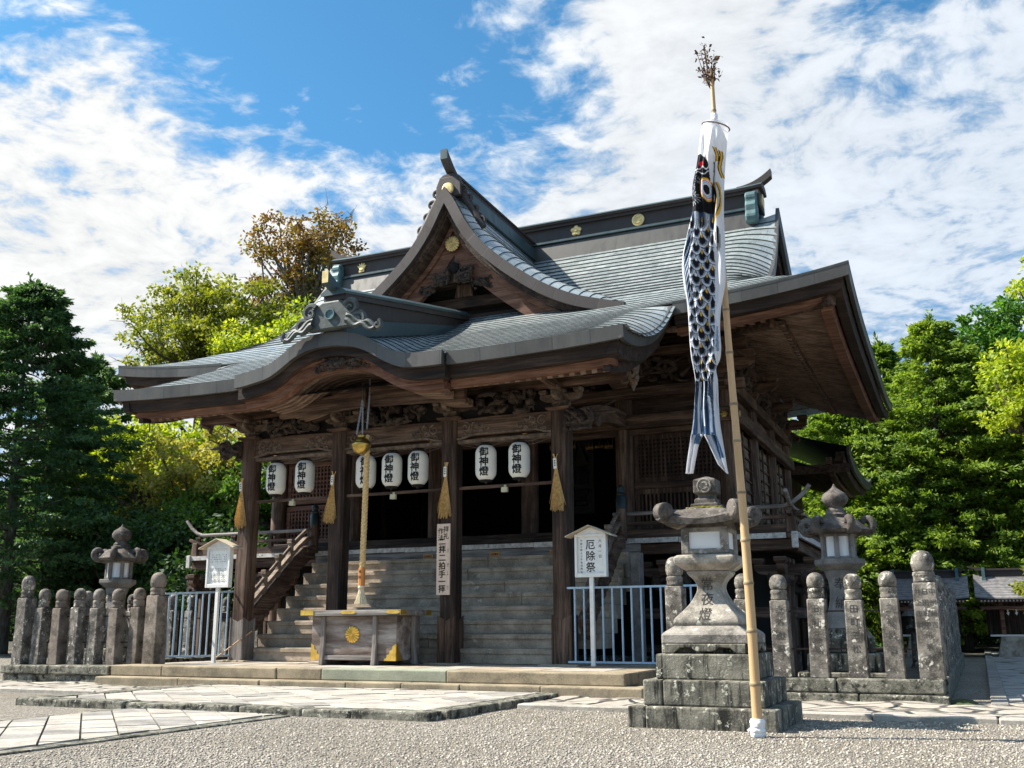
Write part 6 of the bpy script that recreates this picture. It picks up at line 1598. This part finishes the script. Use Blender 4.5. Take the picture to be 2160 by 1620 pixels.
# ------------------------------------------------------------------ small shrines at the right, far back
def small_shrine(x0, x1, Y, label, horn):
    t = thing('small_shrine', label, 'small shrine', ((x0+x1)/2, Y+.8, 0), None); cx = (x0+x1)/2; w = (x1-x0)/2
    copper_n = 'shrine_roof_tile'
    mb = MB()
    for i, q in enumerate(np.linspace(0, .93, 14)):
        f = lambda q: (Y-.05+.95*q, 1.50+.62*q**.8*1.0+.0*q)
        y0, z0 = f(q); y1, z1 = f(q+.07); sag = lambda x: .05*((x-cx)/w)**4
        xs = np.linspace(x0, x1, 14); mb.grid([[(x, y0, z0+.018+sag(x)) for x in xs], [(x, y1, z1+.002+sag(x)) for x in xs]]); mb.grid([[(x, y0, z0-.02+sag(x)) for x in xs], [(x, y0, z0+.018+sag(x)) for x in xs]])
    xs = np.linspace(x0, x1, 14); mb.grid([[(x, Y+.9, 2.12+.05*((x-cx)/w)**4) for x in xs], [(x, Y+1.9, 1.5) for x in xs]]); mb.grid([[(x, Y-.05, 1.48) for x in xs], [(x, Y+1.9, 1.5) for x in xs]])
    mb.build('roof', copper_n, t)
    mb = MB(); mb.box(x0+.15, x1-.15, Y+.8, Y+1.0, 2.10, 2.26); mb.box(x0+.05, x1-.05, Y+.76, Y+1.04, 2.26, 2.31); rd = mb.build('ridge', 'copper_dark', t)
    if horn: mb = MB(); mb.bar((x0+.2, Y+.9, 2.31), (x0-.12, Y+.9, 2.37), .2, .05); mb.build('ridge_horn', 'copper_dark', rd)
    mb = MB()
    for x in (x0+.22, x1-.3): mb.box(x, x+.08, Y+.66, Y+1.14, 1.98, 2.34); mb.box(x-.01, x+.09, Y+.6, Y+.7, 1.93, 2.06)
    mb.build('ridge_end_plate', 'patina', rd)
    mb = MB(); mb.box(x0+.1, x1-.1, Y+.08, Y+.16, 1.40, 1.47); mb.build('eave_beam', 'wood_red_x', t)
    mb = MB()
    for x in np.arange(x0+.12, x1-.1, .085): mb.box(x, x+.04, Y+.02, Y+.075, 1.42, 1.46)
    mb.build('rafter_tips', 'white_paint', t)
    for x in (cx-.42, cx+.42): mb = MB(); mb.box(x-.05, x+.05, Y+.25, Y+.35, .56, 1.40); mb.build('post', 'wood_red_x', t)
    mb = MB(); mb.box(cx-.8, cx+.8, Y+.75, Y+.82, .56, 1.42); mb.build('wall', 'wood_dark_z', t)
    mb = MB(); mb.box(x0+.1, x1-.1, Y+.12, Y+.22, 1.22, 1.30); mb.bar((cx-.45, Y+.24, 1.30), (x0+.3, Y+.24, 1.42), .05, .05); mb.bar((cx+.45, Y+.24, 1.30), (x1-.3, Y+.24, 1.42), .05, .05); mb.build('bracket_beam', 'wood_red_x', t)
    mb = MB(); mb.box(cx-.75, cx+.75, Y+.2, Y+1.4, .53, .575); mb.build('floor', 'white_paint', t)
    mb = MB(); mb.box(cx-.62, cx+.62, Y+.15, Y+1.4, -.02, .52, .12, .05); mb.build('concrete_base', 'granite_pale', t)
    mb = MB(); tq = np.linspace(0, 1, 14); mb.tube(np.c_[cx-.42+.84*tq, np.full(14, Y+.24), 1.24-.03*np.sin(tq*3.1)], .018, 6); sh = mb.build('straw_rope', 'straw', t)
    mb = MB()
    for k in range(4): x = cx-.3+.2*k; mb.add([(x, Y+.22, 1.22), (x+.05, Y+.22, 1.22), (x+.03, Y+.22, 1.15), (x+.06, Y+.22, 1.15), (x+.03, Y+.22, 1.06), (x-.02, Y+.22, 1.13), (x+.01, Y+.22, 1.14)], [(0, 1, 2, 6), (6, 2, 3, 4, 5)])
    mb.build('paper_streamer', 'paper', sh)
small_shrine(6.05, 8.22, 29.6, 'small shrine with grey sheet roof behind the right stone fence', False); small_shrine(8.36, 10.4, 29.6, 'small shrine with grey roof and paper streamers facing the side path', True)
SLn = thing('small_stone_lantern', 'small mossy stone lantern seen between the right fence posts', 'stone lantern', (7.2, 22.2, 0))
mb = MB(); mb.lathe([(.14, 0), (.10, .1), (.085, .7), (.17, .76), (.17, .82), (.10, .84), (.10, 1.0), (.05, 1.02)], (7.2, 22.2, 0), 8); mb.build('shaft', 'granite_mossy', SLn)
mb = MB(); mb.lathe([(.24, 1.01), (.2, 1.07), (.06, 1.16), (.07, 1.2), (.06, 1.26), (.01, 1.3)], (7.2, 22.2, 0), 8); mb.build('lantern_roof', 'granite', SLn)
# ------------------------------------------------------------------ trees
def leafmat(name, cols, trans=.35, rough=.55):
    m, t, b = newmat(name); ge = t.new('ShaderNodeNewGeometry'); v = t.new('ShaderNodeTexCoord').outputs['Object']
    f = t.m('ADD', t.m('MULTIPLY', ge.outputs['Random Per Island'], .55), t.m('MULTIPLY', t.rng(t.noise(v, .55, 3, .6), .3, .7), .5))
    c = t.ramp(f, [(i/(len(cols)-1), x) for i, x in enumerate(cols)])
    t.l.new(c, b.inputs['Base Color']); b.inputs['Roughness'].default_value = rough; b.inputs['Specular IOR Level'].default_value = .35
    tr = t.new('ShaderNodeBsdfTranslucent'); t.l.new(t.mix(1., c, (1.3, 1.25, .5), 'MULTIPLY'), tr.inputs[0]); mx = t.new('ShaderNodeMixShader'); mx.inputs[0].default_value = trans
    t.l.new(b.outputs[0], mx.inputs[1]); t.l.new(tr.outputs[0], mx.inputs[2]); t.l.new(mx.outputs[0], [n for n in t.n if n.type == 'OUTPUT_MATERIAL'][0].inputs[0])
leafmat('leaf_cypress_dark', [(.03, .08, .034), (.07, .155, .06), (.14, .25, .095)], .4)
leafmat('leaf_cypress', [(.055, .12, .02), (.15, .25, .035), (.33, .43, .07)], .45)
leafmat('leaf_camphor', [(.08, .115, .015), (.20, .24, .028), (.38, .39, .06)], .45)
leafmat('leaf_bright', [(.13, .21, .014), (.30, .40, .03), (.52, .56, .06)], .5)
leafmat('leaf_brown', [(.07, .034, .014), (.19, .10, .03), (.27, .19, .045), (.27, .29, .05)], .35)
leafmat('leaf_green', [(.03, .085, .015), (.08, .17, .025), (.17, .28, .045)], .45)
leafmat('leaf_ginkgo', [(.03, .10, .015), (.07, .19, .025), (.15, .29, .045)], .45)
leafmat('leaf_pale', [(.16, .17, .03), (.30, .30, .065), (.45, .40, .13)], .45)
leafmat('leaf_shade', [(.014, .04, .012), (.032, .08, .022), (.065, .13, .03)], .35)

def leaf_quads(C, D, l, w, g):
    """diamond leaves at C pointing along D"""
    n = len(C); D = D/np.linalg.norm(D, axis=1)[:, None]; r = g.normal(0, 1, (n, 3)); s = np.cross(D, r); s /= np.linalg.norm(s, axis=1)[:, None]; nn = np.cross(D, s)
    l = l*g.uniform(.65, 1.25, (n, 1)); w = w*g.uniform(.7, 1.25, (n, 1))
    V = np.stack([C, C+D*l*.5+s*w*.5+nn*l*.08, C+D*l, C+D*l*.5-s*w*.5+nn*l*.08], 1)
    return V.reshape(-1, 3)
def quadF(n): return np.arange(n*4).reshape(-1, 4)
def broadleaf(name, label, base, H, lobes, nclump, leaf, mat, seed, per=85, clump=.55, trunk_r=.28, bark='bark', group=None, dead=0, trunk=True, cat='tree'):
    g = np.random.default_rng(seed); bx, by = base; t = thing(name, label, cat, (bx, by, 0), group)
    vol = np.array([l[3]*l[4]*l[5] for l in lobes])**.7; which = g.choice(len(lobes), nclump, p=vol/vol.sum()); CC = []
    for k in which:
        cx, cy, cz, rx, ry, rz = lobes[k]; d = g.normal(0, 1, 3); d /= np.linalg.norm(d); q = g.uniform(.12, 1)**.5
        if d[2] < 0: d[2] *= .75
        CC.append((cx+d[0]*rx*q, cy+d[1]*ry*q, cz+d[2]*rz*q))
    CC = np.array(CC); n = nclump*per; idx = np.repeat(np.arange(nclump), per); cs = clump*g.uniform(.5, 1.35, nclump)
    off = g.normal(0, 1, (n, 3)); off /= np.linalg.norm(off, axis=1)[:, None]; off *= (g.uniform(0, 1, n)**.45)[:, None]*cs[idx][:, None]*[1, 1, .62]
    C = CC[idx]+off; Dv = off/(cs[idx][:, None])+g.normal(0, .6, (n, 3))+[0, 0, -.25]
    V = leaf_quads(C, Dv, leaf, leaf*.58, g); fast_mesh('crown', V, quadF(n), mat, t)
    if trunk:
        mb = MB(); c0 = np.mean([l[:3] for l in lobes], axis=0); top = np.array([c0[0], c0[1], min(H*.9, c0[2])]); q = np.linspace(0, 1, 9)
        path = np.array([bx, by, -.1])+(top-[bx, by, -.1])*q[:, None]; path[:, :2] += .25*np.sin(q*5+seed)[:, None]*[.8, .5]*q[:, None]; mb.tube(path, trunk_r*(1-.72*q), 9)
        for k in g.choice(nclump, min(nclump, 46), replace=False):
            e = CC[k]; i0 = min(7, max(2, int(8*np.clip((e[2]-1.4*abs(e[0]-path[-1, 0])*.5)/max(top[2], .1), .3, .95)))); s = path[i0]; u = np.linspace(0, 1, 6); bend = g.normal(0, .22, 3)
            P_ = s+(e-s)*u[:, None]+np.sin(u*3.14)[:, None]*bend+np.c_[0*u, 0*u, -.3*np.sin(u*3.14)]; mb.tube(P_, trunk_r*.34*(1-.82*u), 6)
        for k in range(dead):
            e = CC[g.integers(nclump)]; d = e-np.array(lobes[0][:3]); e2 = e+d*g.uniform(.1, .35)+[0, 0, .5]; u = np.linspace(0, 1, 6); mb.tube(e+(e2-e)*u[:, None]+g.normal(0, .05, (6, 3)), .035*(1-.8*u), 5)
            for j in range(4): f = e+(e2-e)*g.uniform(.3, 1); mb.tube([f, f+g.normal(0, .3, 3)+[0, 0, .2]], [.015, .004], 4)
        mb.build('trunk', bark, t, smooth=True)
    return t
def conifer(name, label, base, H, R, z0, mat, seed, nb=300, spray=120, leaf=.2, bark='bark', group=None, power=.85, lean=0., cat='tree', ragged=1.):
    g = np.random.default_rng(seed); bx, by = base; t = thing(name, label, cat, (bx, by, 0), group); mb = MB(); q = np.linspace(0, 1, 10)
    mb.tube(np.c_[bx+.12*np.sin(q*4+seed)+lean*q, by+.1*np.cos(q*3+seed), -.1+(H*.97)*q], .26*H/13*(1-.93*q)+.01, 9)
    C, D = [], []
    for i in range(nb):
        f = g.uniform(0, 1)**.9; z = z0+(H-z0)*f; a = g.uniform(0, 6.283)
        env = (1-f)**power*(min(1, .6+f*3.5))
        rad = R*env*(1-ragged*g.uniform(0, .45))*(1+.16*ragged*math.sin(3*a+seed)+.14*ragged*math.sin(z*1.9+seed+a)) + g.uniform(.06, .40)*(1-.7*f)
        if g.uniform() < .16: rad *= 1+.22*ragged
        up = g.uniform(-.05, .28)+.45*f*f; dr = g.uniform(.10, .34)*(1-f*.7)
        nt = max(2, int(2+rad*1.5)); da, pz = math.cos(a), math.sin(a)
        for k in range(nt):                      # side sprigs of the bough, thick towards its tip
            s0 = g.uniform(.30, 1.0); n = max(10, int(spray*(.35+.65*s0)/nt*(.5+rad/R)))
            side = g.normal(0, .30)*(1.15-s0)*rad; L_ = g.uniform(.25, .55)*(.6+.3*rad/R)
            s_ = g.uniform(0, 1, n)**.8; ang = a+side*.9/max(rad, .4)+g.normal(0, .25)
            X0 = da*rad*s0-pz*side; Y0 = pz*rad*s0+da*side; Z0 = up*rad*s0-dr*rad*s0*s0
            wv = .13*(1.25-s_); P_ = np.c_[bx+lean*f+X0+np.cos(ang)*L_*s_, by+Y0+np.sin(ang)*L_*s_, z+Z0+.06*s_-.22*L_*s_**2]+g.normal(0, 1, (n, 3))*np.c_[wv, wv, wv*.38]
            C.append(P_); D.append(np.c_[np.full(n, np.cos(ang)), np.full(n, np.sin(ang)), np.full(n, -.25)]+g.normal(0, .42, (n, 3)))
        if i % 3 == 0 and rad > .5: u = np.linspace(0, 1, 5); mb.tube(np.c_[bx+lean*f+da*rad*.9*u, by+pz*rad*.9*u, z+up*rad*u*.9-dr*rad*u*u*.8], .035*(1-.8*u), 5)
    for k in range(5):                           # leader shoots
        n = 40; s_ = g.uniform(0, 1, n); dx, dy = g.normal(0, .14, 2); hh = g.uniform(.3, .9); C.append(np.c_[bx+lean+dx*s_, by+dy*s_, H-.35+hh*s_]+g.normal(0, .07, (n, 3))*(1.2-s_)[:, None]); D.append(g.normal(0, .4, (n, 3))+[0, 0, .7])
    C = np.vstack(C); D = np.vstack(D); V = leaf_quads(C, D, leaf, leaf*.34, g); fast_mesh('crown', V, quadF(len(C)), mat, t); mb.build('trunk', bark, t, smooth=True); return t

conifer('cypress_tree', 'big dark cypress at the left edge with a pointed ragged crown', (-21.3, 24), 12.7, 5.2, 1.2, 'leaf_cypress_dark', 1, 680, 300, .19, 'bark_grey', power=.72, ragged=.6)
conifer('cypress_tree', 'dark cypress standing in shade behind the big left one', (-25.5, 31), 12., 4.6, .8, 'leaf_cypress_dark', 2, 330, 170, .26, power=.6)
broadleaf('broadleaf_tree', 'yellow green broadleaf tree with long bare twigs rising behind the left roof corner', (-20.2, 32), 16, [(-21.6, 32, 13.4, 3.0, 2.6, 1.9), (-19.0, 32, 13.2, 2.6, 2.6, 2.2), (-21.5, 32, 15.0, 1.2, 1.2, 1.1), (-22.6, 32, 12.0, 1.6, 1.6, .9), (-17.2, 32, 12.5, 2.2, 2., 1.4), (-24.2, 32, 14.0, 1.2, 1.0, .6)], 250, .19, 'leaf_camphor', 3, 74, .50, .30, dead=18)
broadleaf('broadleaf_tree', 'thin brown leaved tree with bare limbs rising behind the porch roof', (-16.6, 34), 18.5, [(-18.0, 34, 17.3, 1.9, 1.8, 1.5), (-16.6, 34, 17.3, 1.3, 1.4, 1.5), (-18.6, 34, 15.2, 1.6, 1.5, 1.1), (-15.2, 34, 16.6, 1.0, 1.1, 1.6), (-16.9, 34, 15.4, 1.2, 1.3, 1.0)], 190, .19, 'leaf_brown', 5, 40, .44, .34, 'bark_grey', dead=20)
broadleaf('broadleaf_tree', 'bright yellow green tree below the left eave tip', (-20.0, 30), 9.4, [(-21.5, 30, 7.6, 2.6, 2.2, 1.8), (-18.4, 30, 7.2, 2.6, 2.2, 2.0), (-23.5, 30, 7.4, 1.4, 1.4, 1.6)], 150, .21, 'leaf_bright', 7, 100, .6)
broadleaf('broadleaf_tree', 'pale leaved broad tree left of the far left pillar', (-16.6, 27.5), 8.4, [(-17.0, 27.5, 6.2, 2.3, 2.0, 1.8), (-15.0, 27.5, 6.0, 1.7, 1.7, 1.8), (-17.4, 27.5, 4.2, 2.2, 2., 1.2)], 150, .18, 'leaf_pale', 9, 90, .5, dead=10)
broadleaf('broadleaf_tree', 'mid green tree seen through the left porch bay', (-12.6, 28), 8.2, [(-13.0, 28, 5.4, 2.4, 2.2, 2.4), (-11.6, 29, 4.2, 2., 2., 2.4), (-14.6, 27, 4.2, 2.0, 2., 1.8)], 180, .19, 'leaf_green', 11, 95, .55)
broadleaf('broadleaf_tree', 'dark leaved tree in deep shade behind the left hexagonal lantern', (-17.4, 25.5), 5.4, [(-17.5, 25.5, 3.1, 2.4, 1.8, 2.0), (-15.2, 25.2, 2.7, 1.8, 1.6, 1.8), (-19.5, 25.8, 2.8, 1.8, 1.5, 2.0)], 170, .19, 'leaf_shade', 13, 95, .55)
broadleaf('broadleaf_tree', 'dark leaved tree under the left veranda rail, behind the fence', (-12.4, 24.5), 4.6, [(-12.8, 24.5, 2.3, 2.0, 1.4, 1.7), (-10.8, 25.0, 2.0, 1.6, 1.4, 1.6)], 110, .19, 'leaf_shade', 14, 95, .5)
broadleaf('broadleaf_tree', 'yellow lit tree glimpsed between the big cypress and the eave', (-25.0, 33), 9.5, [(-25.5, 33, 7.0, 2.8, 2.2, 2.4), (-28.0, 34, 5.8, 2.6, 2., 2.4)], 130, .21, 'leaf_bright', 15, 90, .62)
broadleaf('broadleaf_tree', 'lime leaved tree showing just above the porch roof slope', (-15.6, 31), 13.0, [(-16.4, 31, 11.6, 2.4, 2.0, 1.2), (-13.8, 31, 11.9, 1.8, 1.6, 1.3)], 90, .19, 'leaf_bright', 16, 90, .5)
# right side
conifer('cypress_tree', 'tall sunlit cypress with the highest pointed top at the right', (7.85, 36.5), 11.0, 4.6, .8, 'leaf_cypress', 21, 560, 240, .19, power=.8)
conifer('cypress_tree', 'cypress whose pointed top peeks past the right eave corner', (5.65, 44), 12.4, 4.2, 1.2, 'leaf_cypress', 22, 380, 170, .24)
conifer('cypress_tree', 'low spreading cypress behind the hexagonal lantern at the veranda corner', (4.9, 36), 8.3, 4.2, .4, 'leaf_cypress', 23, 520, 220, .19, power=.55)
conifer('cypress_tree', 'dark cypress behind the small shrines at the right edge', (10.4, 37.5), 9.8, 4.3, .6, 'leaf_cypress', 24, 480, 220, .20, power=.55)
conifer('cypress_tree', 'shaded cypress filling the gap behind the right lantern', (7.9, 42), 9.8, 5.0, .3, 'leaf_cypress_dark', 28, 330, 170, .28, power=.45)
broadleaf('broadleaf_tree', 'fresh green ginkgo like tree rising behind the right cypress', (10.1, 40), 14.0, [(9.75, 40, 10.9, 1.6, 1.5, 2.0), (11.5, 40, 11.0, 2.1, 1.8, 2.6), (9.0, 40, 9.6, 1.3, 1.2, 1.4), (11.3, 40, 8.0, 2.4, 2., 2.2)], 180, .19, 'leaf_ginkgo', 25, 95, .42)
broadleaf('broadleaf_tree', 'glowing yellow green maple at the right picture edge', (10.2, 32), 9.4, [(10.1, 32, 7.9, 1.3, 1.3, 1.0), (11.2, 32, 7.2, 1.8, 1.5, 1.6), (10.3, 32, 6.7, 1.3, 1.3, .8)], 120, .15, 'leaf_bright', 26, 100, .42)
broadleaf('broadleaf_tree', 'yellow green tree top at the upper right corner of the woods', (11.6, 34), 12.0, [(11.5, 34, 10.8, 1.1, 1.2, 1.5), (12.4, 34, 9.6, 1.7, 1.5, 1.8)], 110, .16, 'leaf_bright', 27, 95, .42)
broadleaf('shrub', 'sunlit leafy shrub beside the small shrine at the right edge', (9.75, 27), 2.4, [(9.75, 27, 1.7, .55, .5, .62), (10.2, 27, 1.2, .7, .6, .9)], 40, .11, 'leaf_camphor', 29, 80, .25, .05, cat='shrub')
# the far wood that closes the view: reads as one mass
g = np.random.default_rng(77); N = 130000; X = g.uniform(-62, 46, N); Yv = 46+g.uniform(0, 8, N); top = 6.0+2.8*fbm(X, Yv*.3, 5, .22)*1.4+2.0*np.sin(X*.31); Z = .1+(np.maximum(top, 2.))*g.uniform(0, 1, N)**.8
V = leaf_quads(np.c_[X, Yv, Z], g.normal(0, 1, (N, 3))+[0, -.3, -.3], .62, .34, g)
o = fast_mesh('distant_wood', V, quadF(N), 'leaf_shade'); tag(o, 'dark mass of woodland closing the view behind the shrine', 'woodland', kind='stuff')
